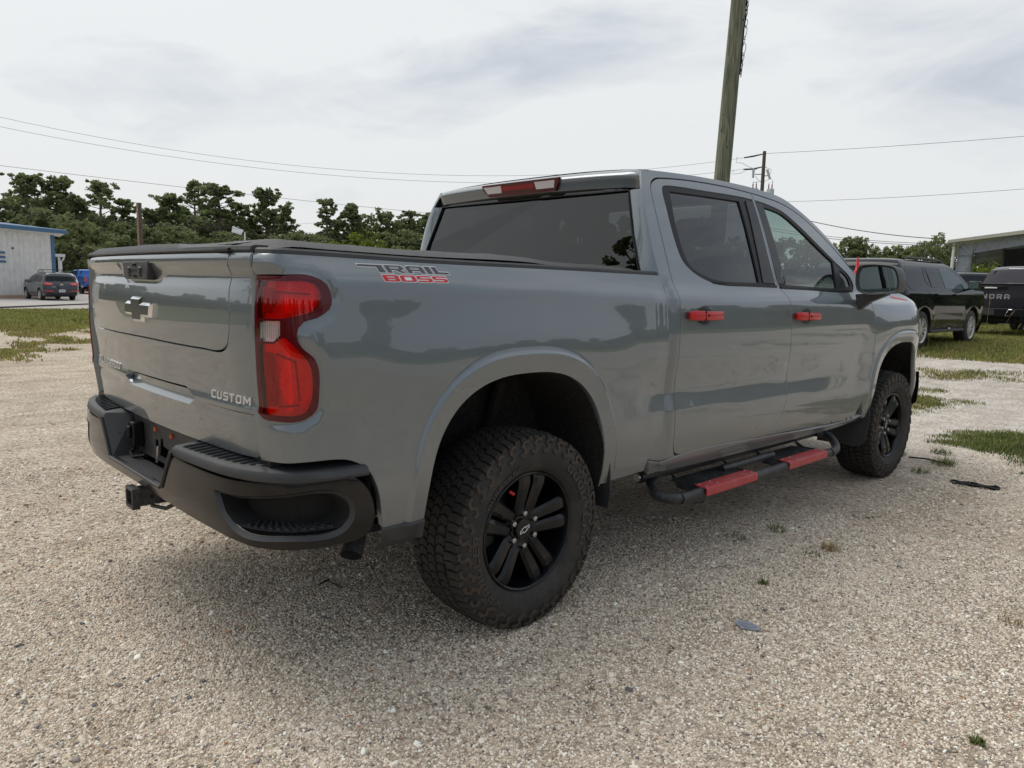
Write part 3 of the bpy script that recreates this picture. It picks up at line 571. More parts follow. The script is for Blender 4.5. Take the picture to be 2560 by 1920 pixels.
    MB().loft([[(sg*.985, 2.90, 1.345), (sg*.985, 3.10, 1.345), (sg*.985, 3.02, 1.24), (sg*.985, 2.96, 1.235)], [(sg*1.05, 2.93, 1.352), (sg*1.05, 3.09, 1.352), (sg*1.05, 3.05, 1.300), (sg*1.05, 2.97, 1.296)], [(sg*1.15, 2.95, 1.362), (sg*1.15, 3.07, 1.362), (sg*1.15, 3.05, 1.345), (sg*1.15, 2.97, 1.343)]], True, True, True).obj('mirror_arm', M['plastic'], mir, 30, bevel=.006)
# ---- pillar strips between rear window and cab side, rear window, roof
RE = [(1.011,1.916),(1.331,1.930),(1.684,1.935),(2.006,1.928),(2.277,1.902),(2.467,1.838),(2.657,1.748),(2.854,1.63),(2.983,1.526),(3.083,1.45),(3.175,1.398)]
CP = [(.864,1.36),(.846,1.415),(.838,1.468),(.833,1.523),(.834,1.60),(.838,1.681),(.846,1.75),(.860,1.814),(.878,1.865),(.895,1.905)]
GE = [(.870,.80,1.36),(.858,.800,1.415),(.836,.806,1.468),(.815,.815,1.523),(.785,.828,1.60),(.757,.845,1.681),(.733,.860,1.75),(.713,.874,1.814),(.705,.880,1.835),(.705,.880,1.84)]
for sg in (1, -1):
    rr = []
    for (y, z), g in zip(CP[:8], GE[:8]):
        a = Vector((side_x(y, z)-.001, y, z)); b = Vector(g); m_ = (a+b)/2+Vector((.6, -1, 0)).normalized()*.012
        rr.append([(sg*a.x, a.y, a.z), (sg*(a*.72+m_*.28).x, (a*.72+m_*.28).y-.003, a.z), (sg*m_.x, m_.y, m_.z), (sg*b.x, b.y, b.z), (sg*(b.x-.004), b.y+.02, b.z)])
    MB().loft(rr, False).obj('rear_pillar', M['paint'], truck, 60)
GL_ = GE[:8]+[(.55, .880, 1.846), (.25, .884, 1.856)]
MB().add([(sg*x, y+.006, z) for sg, L in ((1, GL_), (-1, GL_[::-1])) for x, y, z in L], [tuple(range(20))]).obj('rear_window', M['g_dark'], truck)
MB().loft([[(s_*.86, .80, 1.36) for s_ in (-1, 1)], [(s_*.86, .80, 1.405) for s_ in (-1, 1)]], False).obj('cab_rear_wall', M['paint'], truck)
MB().box(-.86, .802, .5, .86, .86, 1.40).obj('cab_back', M['dark'], truck)
# drops of condensation are too fine to build; seal round the glass
MB().tube([(sg*x, y-.002, z) for sg, L in ((1, GE[:8]), (-1, GE[:8][::-1])) for x, y, z in L], .006, 6).obj('window_seal', M['trim'], truck, 60)
# roof
def roof_row(y, z, n=25, crown=.030, bow=0.0, ins=.0):
    x0 = side_x(y, z)-ins; o = []
    for i in range(n):
        t = -1+2*i/(n-1); w = abs(t); o.append((x0*t, y+bow*(1-w*w), z+crown*(1-w**3.0)*1.0))
    return o
rows = []
for i, (y, z) in enumerate([(.915, 1.911)]+RE[:5]): rows.append(roof_row(y, z, bow=.0 if i < 5 else .10, crown=.024+.008*min(i, 3)/3))
rows.append(roof_row(2.34, 1.885, bow=.14))
MB().loft(rows, False).obj('roof', M['paint'], truck, 60)
# two raised ribs pressed into the rear of the roof
for x0, x1 in ((.30, .66),):
    MB().loft([[(x0, .93, 1.922), (x0+.05, .95, 1.931), (x1-.05, .95, 1.929), (x1, .93, 1.915)], [(x0, 2.1, 1.940), (x0+.05, 2.1, 1.948), (x1-.05, 2.1, 1.946), (x1, 2.1, 1.935)]], True, True, True).obj('roof_rib', M['paint'], truck, 30, bevel=.01)
wsr = [roof_row(y, z, bow=.14+.20*i/6, crown=.02, ins=.012) for i, (y, z) in enumerate([(2.335,1.886)]+RE[5:])]
MB().loft(wsr, False).obj('windscreen', M['g_clear'], truck, 80)
# rear roof lip with the high brake light
lp = []
for i in range(33):
    t = -1+2*i/32; x = .768*t; e = 1-abs(t)
    y = .860+.012*(t*t)+.030*sstep(.07, 0, e); zt = 1.910+.016*(1-abs(t)**3); zb = 1.826+.016*(1-t*t)-.004*sstep(.12, 0, e)
    lp.append([(x, y+.056, zt+.004), (x, y+.030, zt-.001), (x, y+.006, zt-.013), (x, y-.008, zt-.026), (x, y-.010, zt-.034), (x, y-.002, (zb+zt)/2-.008), (x, y+.006, zb), (x, y+.030, zb-.006)])
MB().loft(lp, False).obj('roof_lip', M['paint'], truck, 40)
def lipf(x, z): return (x, .846-.0*z+.012*(x/.735)**2-.002+(1.895-z)*.22, z)
cl = panel('high_brake_light', [(-.312,1.908,1),(.282,1.908,1),(.276,1.880,1),(.250,1.842,1),(-.258,1.842,1),(-.306,1.880,1)], [], lipf, M['lensd'], parent=truck, h=.03, depth=.02, off=.006)
for x0, x1 in ((-.298, -.152), (.110, .256)):
    panel('cargo_lens', [(x0,1.897,1),(x1,1.897,1),(x1-.01 if x1 > 0 else x1,1.860,1),(x0+.03 if x0 < 0 else x0+.01,1.860,1)], [], lipf, M['cargo'], parent=cl, h=.02, depth=.003, off=.009)
panel('brake_strip', [(-.145,1.892,1),(.103,1.892,1),(.103,1.868,1),(-.145,1.868,1)], [], lipf, M['lens2'], parent=cl, h=.03, depth=.002, off=.008)
# ---- hood and nose
HT = [(3.184,1.392),(3.45,1.386),(3.753,1.366),(3.94,1.340),(4.1,1.300),(4.2,1.262),(4.32,1.21),(4.42,1.15)]
rows = []
for i, (y, z) in enumerate(HT):
    x0 = side_x(y, z)-.003; rows.append([(x0*t, y+(.20*(1-t*t)), z+(.075-.004*i)*(1-abs(t)**2.2)) for t in [-1+2*k/20 for k in range(21)]])
MB().loft(rows, False).obj('hood', M['paint'], truck, 60)
nose = []
for z, dy in ((1.16, 0), (1.05, .03), (.80, .04), (.62, .0)):
    x0 = side_x(4.43, z); nose.append([(x0*t, 4.43+.20*(1-t**4)+dy*(1-t*t), z) for t in [-1+2*k/20 for k in range(21)]])
MB().loft(nose, False).obj('grille', M['gloss'], truck, 60)
fb = MB(); rr = []
for i in range(21):
    t = -1+2*i/20; x = .93*t; y = 4.66-.26*abs(t)**3; rr.append([(x, y-.25, .46), (x, y, .50), (x, y+.02, .62), (x, y, .74), (x, y-.25, .76)])
fb.loft(rr, False, False, False).obj('front_bumper', M['gloss'], truck, 40)
# ---- hidden inner body so nothing shows daylight where it should not
ib = MB(); ib.box(-.90, -.98, .82, .90, -.62, 1.40); ib.box(.55, -.95, .62, .90, -.62, .82); ib.box(-.90, -.95, .62, -.55, -.62, .82); ib.box(-.90, .52, .62, .90, .80, 1.40)
ib.box(-.59, -.66, .80, .59, .55, 1.40); ib.box(-.88, .86, .50, .88, 3.18, .62); ib.box(-.60, 3.15, .50, .60, 4.40, 1.12); ib.box(-.86, 4.26, .5, .86, 4.40, 1.1); ib.box(-.86, 3.05, .5, .86, 3.22, 1.25)
ib.box(-.90, -.98, 1.30, .90, .80, 1.405)
ib.obj('inner_body', M['dark'], truck)
for sg in (1, -1): MB().hexa([(sg*.885, .95, .56), (sg*.935, .95, .56), (sg*.935, 3.15, .56), (sg*.885, 3.15, .56), (sg*.87, .95, 1.33), (sg*.90, .95, 1.33), (sg*.90, 3.05, 1.33), (sg*.87, 3.05, 1.33)]).obj('door_lining', M['seat'], truck)
# ---- interior
def seat(x, y, w, bench=False):
    st = empty('seat'); st.parent = truck
    MB().loft([[(x-w/2, y, .95), (x+w/2, y, .95), (x+w/2, y+.5, .98), (x-w/2, y+.5, .98)], [(x-w/2, y, 1.08), (x+w/2, y, 1.08), (x+w/2, y+.5, 1.12), (x-w/2, y+.5, 1.12)]], True, True, True).obj('cushion', M['seat'], st, 40, bevel=.04, seg=3)
    MB().loft([[(x-w/2, y-.02, 1.05), (x+w/2, y-.02, 1.05), (x+w/2, y+.12, 1.05), (x-w/2, y+.12, 1.05)], [(x-w/2*.86, y-.16, 1.58), (x+w/2*.86, y-.16, 1.58), (x+w/2*.86, y-.05, 1.58), (x-w/2*.86, y-.05, 1.58)]], True, True, True).obj('backrest', M['seat'], st, 40, bevel=.04, seg=3)
    for hx in ((x-.36, x+.36) if bench else (x,)):
        MB().box(hx-.13, y-.19, 1.61, hx+.13, y-.09, 1.78).obj('headrest', M['seat'], st, 40, bevel=.04, seg=3)
        for dx in (-.05, .05): MB().tube([(hx+dx, y-.13, 1.56), (hx+dx, y-.13, 1.63)], .006).obj('headrest_post', M['steel'], st)
seat(.38, 2.10, .52); seat(-.38, 2.10, .52); seat(0, 1.12, 1.4, True)
MB().loft([[(-.84, 2.95, .95), (.84, 2.95, .95), (.84, 3.15, .95), (-.84, 3.15, .95)], [(-.84, 2.80, 1.30), (.84, 2.80, 1.30), (.84, 3.20, 1.38), (-.84, 3.20, 1.38)]], True, True, True).obj('dashboard', M['dash'], truck, 40, bevel=.03)
sw = MB(); cs_, sn_ = math.cos(R(25)), math.sin(R(25)); pts = []
for i in range(33):
    a = 2*math.pi*i/32; u, v = .19*math.cos(a), .19*math.sin(a); pts.append((-.38+u, 2.62+v*sn_, 1.36+v*cs_))
sw.tube(pts, .016, 8); sw.tube([(-.56, 2.62, 1.36), (-.2, 2.62, 1.36)], .018).tube([(-.38, 2.62, 1.36), (-.38, 2.58, 1.20)], .02); sw.tube([(-.38, 2.62, 1.36), (-.38, 2.9, 1.22)], .03)
sw.obj('steering_wheel', M['dash'], truck, 60)
MB().box(-.11, 2.55, 1.72, .11, 2.58, 1.79).tube([(0, 2.57, 1.79), (0, 2.62, 1.86)], .01).obj('inside_mirror', M['dash'], truck, bevel=.01)
for sg in (1, -1):
    for L in (smooth_loop([p[:2] for p in dt[:20]], .04, closed=False), [(1.905, 1.90), (1.923, 1.70), (1.940, 1.50), (1.955, 1.38)]):
        MB().tube([(sg*(side_x(y, z)-.034), y, z) for y, z in L], .022, 6).obj('door_seal', M['dark'], truck, 60)
hl = [roof_row(y, z-.03, crown=.03, n=13, ins=.03) for y, z in ((.90,1.905),(1.331,1.928),(2.006,1.926),(2.277,1.90))]
MB().loft(hl, False).obj('headliner', M['seat'], truck, 60)
# ---- tailgate
def gate_skin(x, z):
    p = gate_y(x, z); zc = .948+.036*sstep(-.30, -.24, x)*(1-sstep(.376, .458, x))
    c = sstep(-.40, -.27, x)*(1-sstep(.44, .56, x)); w = .042; D = .0065*(1-c); d = zc-z
    if -.004 < d < w:
        p += D*sstep(-.004, .008, d)*(1-sstep(.006, w, d))
    return (x, p, z)
gr_ = [(.845,.812,1),(.848,.945),(.852,1.095),(.852,1.25),(.844,1.365),(.854,1.413),(.851,1.436,1),(.758,1.436,1),(.753,1.412),(.726,1.364),(.737,1.245),(.729,1.185),(.712,1.148),(.672,1.128),(.54,1.125)]
gl = [(0,.804)]+[(.40,.805),(.78,.808)]+gr_+[(0,1.127)]
gl = gl+[(-p[0],)+tuple(p[1:]) for p in gr_[::-1]+[(.78,.808),(.40,.805)]]
zc_ = lambda x: .948+.036*sstep(-.30, -.24, x)*(1-sstep(.376, .458, x))
ln = [[(xa+(xb-xa)*i/20, .948+k) for i in range(21)] for k in (.004, -.002, -.008, -.018) for xa, xb in ((-.835, -.30), (.50, .835))]
tz = [(-.262,.957,1),(-.238,.984,1),(.372,.986,1),(.455,.953,1),(.40,.926,1),(-.205,.928,1)]
gate = panel('tailgate', gl, [tz], gate_skin, M['paint'], parent=truck, h=.014, depth=.03, lines=ln)
ir = [(.751,1.434,1),(.746,1.41),(.719,1.364),(.730,1.245),(.722,1.187),(.705,1.154),(.666,1.135),(.54,1.132)]
il = ir+[(0,1.134)]+[(-p[0],)+tuple(p[1:]) for p in ir[::-1]]
hx = [(-.245,1.404,1),(-.240,1.366,1),(-.165,1.330,1),(.165,1.330,1),(.240,1.366,1),(.245,1.404,1)]
ig = panel('inner_tailgate', il, [hx], gate_pt, M['paint'], parent=gate, h=.014, depth=.02)
tzs = smooth_loop(tz, .03); ta = [Vector(gate_skin(x, z)) for x, z in tzs]
def tin(v):
    k = sstep(.926, .975, v.z); xc = .10+(v.x-.10)*(1-.055*k); return (xc, gate_y(xc, .95)+.004+.024*k, .926+(v.z-.926)*(.80 if v.z > .93 else 1)+.002)
MB().loft([[tuple(v) for v in ta], [tin(v) for v in ta]], True, False, False).obj('step_recess', M['paint'], gate, 20)
rws = []
for q in range(12):
    k = q/11; rws.append([( .10+(x-.10)*(1-.055*k), gate_y(x, .95)+.003+.022*min(1, k/.45), .928+.044*k) for x in [(-.235-.025*k)+(.675+.02*(1-abs(2*k-1)))*i/24 for i in range(25)]])
MB().loft(rws, False).obj('recess_floor', M['paint'], gate, 25)
hxs = smooth_loop(hx, .03); hi = [(-.165,1.400,1),(-.160,1.366,1),(-.145,1.344,1),(.145,1.344,1),(.160,1.366,1),(.165,1.400,1)]; his = smooth_loop(hi, .03)
for v in []:
    k = min(his, key=lambda q: (q[0]-v.x*.66)**2+(q[1]-(1.372+(v.z-1.372)*.80))**2); rb_.append((v.x*.66, gate_y(v.x*.66, 1.37)+.016, 1.372+(v.z-1.372)*.80))
hxo = [(-.25,1.409,1),(-.245,1.364,1),(-.168,1.326,1),(.168,1.326,1),(.245,1.364,1),(.25,1.409,1)]
panel('handle_recess', hxo, [], lambda x, z: (x, gate_y(x, 1.405)+.003+(gate_y(x, 1.33)+.014-gate_y(x, 1.405)-.003)*sstep(1.415, 1.335, z)**.8, z), M['paint'], parent=gate, h=.02, depth=0)
hs = MB().prism([(-.150,1.412),(.145,1.412),(.128,1.350),(.118,1.344),(-.122,1.344),(-.133,1.350)], lambda u, w, d: (u, d, w), -1.121, -1.085).obj('gate_handle', M['plastic'], gate, bevel=.006)
for x in (-.062, .060):
    MB().lathe([(-1.128, .004), (-1.129, .012), (-1.120, .015)], 6, (x, 0, 1.379), 'y', True).obj('handle_boss', M['plastic'], hs, 30)
    MB().box(x-.010, -1.124, 1.355, x+.008, -1.1215, 1.362).obj('handle_slot', M['trim'], hs)
MB().box(-.045, -1.125, 1.374, .042, -1.121, 1.386).obj('handle_bar', M['trim'], hs, bevel=.002)
MB().box(-.018, -1.1245, 1.392, .016, -1.121, 1.404).obj('handle_button', M['gloss'], hs, bevel=.002)
MB().box(-.014, -1.1245, 1.350, .014, -1.121, 1.362).obj('camera_lens', M['gloss'], hs, bevel=.002)
# cap along the top edge of the gate
def capring(x, h=0.0):
    y = gate_y(x, 1.436); return [(x, y-.001, 1.437), (x, y-.006, 1.442), (x, y-.002, 1.453), (x, y+.010, 1.456+h), (x, y+.05, 1.456+h), (x, y+.05, 1.437)]
xs_ = [-.85+1.7*i/60 for i in range(61)]
MB().loft([capring(x, .012*sstep(-.70, -.62, x)*(1-sstep(.36, .46, x))) for x in xs_], True, True, True).obj('gate_cap', M['plastic'], gate, 40)
for sg in (1, -1):
    MB().loft([[(sg*(.856+.05*k), -1.067+.006*k, z_) for z_ in (1.431, 1.445)]+[(sg*(.856+.05*k), -1.02, z_) for z_ in (1.447, 1.431)] for k in (0, .5, 1, 1.4)], True, True, True)
M['bow'] = mat('dark_chrome', (.07, .07, .075), .3, .6)
# emblem and letters
bt = [(-.062,1.281),(.052,1.281),(.052,1.261),(.158,1.261),(.143,1.209),(.066,1.208),(.066,1.189),(-.046,1.188),(-.050,1.211),(-.143,1.211),(-.127,1.262),(-.062,1.262)]
def gp(u, w, d): 
    return (u, gate_y(u, w)-d, w)
bi = offset_loop(bt, -.0095)
bo = MB(); bo.loft([[gp(u, w, 0) for u, w in bt], [gp(u, w, .006) for u, w in bt], [gp(u, w, .017) for u, w in bi]], True, False, False).obj('bowtie_border', M['chrome'], gate)
letter_mesh('bowtie', [bi], gp, .012, .0168).obj('bowtie_face', M['bow'], gate)
def badge(text, x0, x1, z0, z1, name, m, par, fn, d0, d1, gap=1.2, sh=0):
    tot = sum(glyph_w(c) for c in text)+gap*(len(text)-1); ux = (x1-x0)/tot; uz = (z1-z0)/5; x = x0
    for c in text:
        lo = [[(x+p[0]*ux+sh*(p[1]*uz), z0+p[1]*uz) for p in L] for L in GL[c]]
        letter_mesh(name, lo, fn, d0, d1).obj(name, m, par); x += (glyph_w(c)+gap)*ux
badge('CUSTOM', .575, .812, .973, .999, 'letter', M['satin'], gate, gp, -.001, .004)
badge('SILVERADO', -.745, -.345, .973, .999, 'letter', M['satin'], gate, gp, -.001, .004)
# side decal
def bp(u, w, d):
    a = Vector(bed_pt(u, w)); n = (Vector(bed_pt(u+.002, w))-a).cross(Vector(bed_pt(u, w+.002))-a).normalized(); n = n if n.x > 0 else -n; return a+n*d
decal = empty('side_decal'); decal.parent = truck
shx = lambda u, w: (u-.42*(w-1.384), w)
top = [('T', -.706, 4), ('R', -.650, 4), ('A', -.585, 4), ('I', -.523, 1.7), ('L', -.494, 4)]
z0, z1 = 1.3855, 1.4095
def put(loops, mm, d, nm): letter_mesh(nm, loops, bp, d-.0004, d).obj(nm, M[mm], decal)
def scale_l(L, x, w, gw, zz0, zz1): return [shx(x+p[0]*w/gw, zz0+p[1]*(zz1-zz0)/5) for p in L]
specs = []
specs.append(([[(-.752,1.4095),(-.655,1.4095),(-.655,1.3855),(-.684,1.3855),(-.684,1.4020),(-.752,1.4020)]], 'decal', 'TR'))
T_ = [[shx(u, w) for u, w in [(-.755,1.4095),(-.664,1.4095),(-.664,1.3855),(-.689,1.3855),(-.689,1.4025),(-.755,1.4025)]]]
R_ = [scale_l(GL['R'][0], -.656, .072, 4.1, z0, z1), scale_l(GL['R'][1], -.656, .072, 4.1, z0, z1)]
A_ = [scale_l(GL['A'][0], -.575, .070, 4, z0, z1), scale_l(GL['A'][1], -.575, .070, 4, z0, z1)]
I_ = [scale_l(GL['I'][0], -.497, .022, 1, z0, z1)]
L_ = [[shx(u, w) for u, w in [(-.467,1.4095),(-.447,1.4095),(-.447,1.3925),(-.405,1.3925),(-.405,1.3855),(-.467,1.3855)]]]
z0, z1 = 1.3585, 1.3785
B_ = [[scale_l(L, -.688+i*.0655, .060, 4, z0, z1) for L in GL[c]] for i, c in enumerate('BOSS')]
for k, lo in enumerate([T_, R_, A_, I_, L_]+B_):
    mm = 'decal' if k < 5 else 'decalred'
    put([offset_loop(lo[0], .0022)]+([] if k >= 5 else [offset_loop(h_, -.0013) for h_ in lo[1:] if k != 5]), 'white', .0008, 'outline')
    put(lo, mm, .0014, 'letter')
# ---- soft bed cover
ty = [(-1.085,1.444),(-1.07,1.456),(-1.02,1.466),(-.95,1.476),(-.85,1.474),(-.5,1.468),(.05,1.466),(.20,1.455),(.45,1.450),(.70,1.445),(.76,1.440)]
tp = smooth_loop([(a, b) for a, b in ty], .03, closed=False); rows = []
for y, z in tp:
    r_ = []
    for i in range(31):
        t = -1+2*i/30; w = abs(t); hw = .895 if y > -.95 else .76+.135*sstep(-1.085, -.95, y)
        dz = .004*math.sin(9*y+3*t)*(1-w)+.003*math.sin(21*y)*math.sin(5*t)+.008*(1-w*w)
        z2 = z+dz if w < .93 else z-(w-.93)/.07*.004
        if i in (0, 30): z2 = z-.022
        r_.append((hw*t, y, z2))
    rows.append(r_)
cov = MB().loft(rows, False).obj('bed_cover', M['vinyl'], truck, 50)
MB().loft([[(x, tp[0][0]-.002, 1.437), (x, tp[0][0]-.004, 1.445), (x, tp[0][0]+.02, 1.452)] for x in (-.755, 0, .755)], False).obj('cover_bar', M['trim'], cov)
MB().loft([[(.62,-1.062,1.4580),(.73,-1.062,1.4580),(.76,-1.015,1.4665),(.67,-1.015,1.4680)],[(.62,-1.062,1.4610),(.73,-1.062,1.4610),(.76,-1.015,1.4695),(.67,-1.015,1.4710)]], True, True, True).obj('cover_badge', M['gloss'], cov)
MB().add([(.65,-1.050,1.4635),(.705,-1.050,1.4635),(.715,-1.035,1.4662),(.665,-1.035,1.4665)], [(0, 1, 2, 3)]).obj('badge_plate', M['plate'], cov)
for x in (-.45, 0, .45): pass
# ---- rear bumper
bump = empty('rear_bumper'); bump.parent = truck
bo_ = [(.402,.757,1),(.60,.750),(.80,.748),(.97,.757),(1.16,.762),(1.20,.757),(1.255,.700),(1.272,.64),(1.265,.575),(1.235,.552),(1.16,.545),(1.0,.545),(.84,.548),(.66,.560),(.34,.572),(0,.575)]
no = [(-.292,.622,1),(0,.618),(.292,.622,1)]
ol = no+bo_+[(-p[0],)+tuple(p[1:]) for p in bo_[:-1][::-1]]
pk = [(.706,.700,1),(.793,.699),(.957,.717),(1.10,.729),(1.155,.716),(1.197,.675),(1.200,.63),(1.172,.588),(1.132,.574),(1.001,.575),(.83,.574),(.785,.592),(.738,.635)]
pks = smooth_loop(pk, .02); pkl = [(-a, b) for a, b in pks[::-1]]
ols = smooth_loop(ol, .02)
panel('face', ols, [pks, pkl], bump_pt, M['gloss'], parent=bump, h=.025, depth=.02, raw=True)
for sg in (1, -1):
    def bpp(s, z, d):
        a = Vector(bump_pt(s, z)); e = .004; n = (Vector(bump_pt(s+e, z))-a).cross(Vector(bump_pt(s, z+e))-a).normalized(); n = n if n.y < 0 or n.x > .5 else -n
        q = a+n*d; return (sg*q.x, q.y, q.z)
    cs0 = sum(p[0] for p in pks)/len(pks); cz0 = sum(p[1] for p in pks)/len(pks)
    def inset(k, dz=0): return [(cs0+(s-cs0)*(1-k*.35), cz0+(z-cz0)*(1-k)+dz) for s, z in pks]
    frame = [[bpp(s, z, .003) for s, z in pks], [bpp(s, z, -.004) for s, z in inset(.06)], [bpp(s, z, -.012) for s, z in inset(.14)]]
    MB().loft(frame).obj('corner_step_frame', M['plastic'], bump, 40)
    inn = inset(.14); cen = Vector((.80, -.80, .645)); r1 = [bpp(s, z, -.014) for s, z in inn]
    r2 = [bpp(s*.97+.02, .648+(z-.648)*(.96 if z > .648 else .93), -.095) for s, z in inn]
    MB().loft([r1, r2], True, False, False).obj('corner_step', M['dark'], bump, 30)
    bk = MB(); ng = 14; gr3 = []
    for i in range(ng+1):
        s = min(p[0] for p in inn)+(max(p[0] for p in inn)-min(p[0] for p in inn))*i/ng; gr3.append([bpp(s*.97+.02, .585+.13*j/4, -.094) for j in range(5)])
    bk.loft(gr3, False).obj('step_back', M['dark'], bump, 60)
    # tread lugs on the floor of the corner step
    tl_ = MB()
    for i in range(11):
        for j in range(4):
            s = .83+i*.030+(j % 2)*.012; d = -.035-j*.020
            if s > 1.13: continue
            p = [bpp(s+a, .604, d+b) for a, b in ((-.011, -.006), (.004, -.006), (.011, .006), (-.004, .006))]; tl_.hexa([(x, y, .600) for x, y, z in p]+[(x, y, .606) for x, y, z in p])
    tl_.obj('step_tread', M['plastic'], bump); fl_ = [[bpp(.80+.035*i, .604, d) for d in (-.012, -.05, -.092)] for i in range(11)]; MB().loft([[(p[0], p[1], .600) for p in r] for r in fl_], False).obj('step_floor', M['plastic'], bump, 60)
# top pads with ribs, notch, plate bracket
def padtop(s): x, y, _ = bump_pt(s, .76); return x, y
for sg in (1, -1):
    rows = []
    ss = [.395+.02*i for i in range(44)]
    for s in ss:
        x, y = padtop(s); b = .0+.8*sstep(.85, 1.15, s)
        nx = sstep(.75, 1.0, s); inx = x-.09*nx; iny = (y+.095*(1-nx)+.0*nx); 
        iny = max(iny, y+.02*(1-nx)) if s < .9 else y+.05*(1-nx); endk = 1-sstep(1.17, 1.25, s)
        zt = .789-.006*sstep(1.0, 1.2, s)
        rows.append([(sg*x, y, .755), (sg*(x+.004*nx), y-.004*(1-nx), .764), (sg*(x-.003*nx), y+.003*(1-nx), zt-.006*1), (sg*(x-.010*nx), y+.010*(1-nx), zt), (sg*(x+(inx-x)*.9), y+(iny-y)*.9, zt+.006), (sg*inx, iny, zt+.008), (sg*inx, iny, .755)])
    MB().loft(rows, False).obj('step_pad', M['plastic'], bump, 45)
    MB().add([rows[0][k] for k in range(7)], [tuple(range(7))]).obj('pad_end', M['plastic'], bump)
    for i in range(12):
        x = .455+i*.037; _, y = padtop(x); y0 = y+.016+.0015*i; y1 = y+.080-.0*i
        if x > .80: y0 += (x-.80)*.10; y1 -= (x-.80)*.05
        w = .0085
        MB().add([(sg*(x-w), y0, .7905), (sg*(x+w), y0+.004, .7905), (sg*(x+w+.008), y1, .7955), (sg*(x-w+.008), y1, .7955), (sg*(x-w*.6), y0+.004, .7965), (sg*(x+w*.6), y0+.006, .7965), (sg*(x+w*.6+.008), y1, .8020), (sg*(x-w*.6+.008), y1, .8020)], [(4, 5, 6, 7), (0, 1, 5, 4), (1, 2, 6, 5), (2, 3, 7, 6), (3, 0, 4, 7)]).obj('pad_rib', M['trim'], bump)
    # notch side wall
    w_ = MB(); w_.add([(sg*.395, -1.150, .765), (sg*.292, -1.150, .622), (sg*.30, -1.040, .622), (sg*.365, -1.040, .785), (sg*.395, -1.060, .795), (sg*.395, -1.142, .789)], [(0, 1, 2, 3, 4, 5)]); w_.obj('notch_wall', M['plastic'], bump)
    MB().tube([(sg*.402, -1.155, .770), (sg*.297, -1.157, .626)], .006, 6).obj('notch_edge', M['plastic'], bump, 60)
    MB().box(min(sg*.335, sg*.352), -1.110, .690, max(sg*.335, sg*.352), -1.080, .712).obj('side_socket', M['dark'], bump)
    # ends that turn toward the wheel
    MB().loft([[(sg*(bump_pt(1.265, .6)[0]-.012), -.755, z) for z in (.56, .75)], [(sg*.70, -.72, .56), (sg*.70, -.72, .75)]], False).obj('bumper_back', M['dark'], bump)
    # body gap filler above the bumper
    MB().loft([[(sg*(side_x(y, .8)-.018), y, .74) if y > -.95 else (sg*.93, y, .74) for y in (-.70,)]+[(sg*.97, -.70, .70), (sg*.97, -.74, .80), (sg*.94, -.95, .825), (sg*.85, -1.02, .82)], [(sg*.6, -.70, .70), (sg*.6, -.70, .70), (sg*.6, -.74, .80), (sg*.6, -.95, .825), (sg*.6, -1.02, .82)]], False).obj('gap_filler', M['dark'], bump)
MB().box(-.30, -1.150, .612, .30, -1.06, .622).obj('notch_floor', M['plastic'], bump)
MB().tube([(-.292, -1.158, .624), (.292, -1.158, .624)], .007, 6).obj('notch_lip', M['plastic'], bump, 60)
# plate bracket: sheet with two holes, bolts
pb = letter_mesh('bracket', [[(-.37,.632),(.37,.632),(.37,.80),(-.37,.80)], [(-.105,.655),(-.075,.655),(-.075,.715),(-.105,.715)], [(-.060,.655),(.10,.655),(.135,.672),(.10,.690),(-.015,.700),(-.02,.728),(-.045,.728),(-.05,.70)]], lambda u, w, d: (u, -1.040+d, w), .004, 0.0).obj('plate_bracket', M['plate'], bump)
for x in (-.089, .089): MB().lathe([(-1.049, .004), (-1.0485, .010), (-1.040, .011)], 6, (x, 0, .757), 'y', True).obj('plate_bolt', M['orange'], pb, 30)
MB().lathe([(-1.048, .02), (-1.047, .026), (-1.04, .028)], 16, (.215, 0, .715), 'y', True).obj('keyhole_cover', M['plastic'], pb, 30)
wi = MB().box(-.285, -1.085, .66, -.235, -1.042, .765).box(-.275, -1.10, .70, -.245, -1.085, .75).obj('trailer_socket', M['trim'], bump, bevel=.006)
MB().tube([(-.26, -1.06, .665), (-.255, -1.09, .640), (-.22, -1.09, .628), (-.17, -1.06, .64)], .007, 6).obj('socket_cable', M['trim'], wi, 60)
MB().tube([(-.03, -1.055, .70), (-.03, -1.058, .66), (-.035, -1.06, .635)], .006, 6).obj('safety_chain_hook', M['steel'], bump, 60)
MB().box(-.9, -1.035, .78, .9, -1.00, .815).obj('sill_strip', M['trim'], bump)
for sg in (1, -1): MB().box(min(sg*.31, sg*.64), -1.035, .60, max(sg*.31, sg*.64), -1.0, .80).obj('bumper_beam', M['dark'], bump)
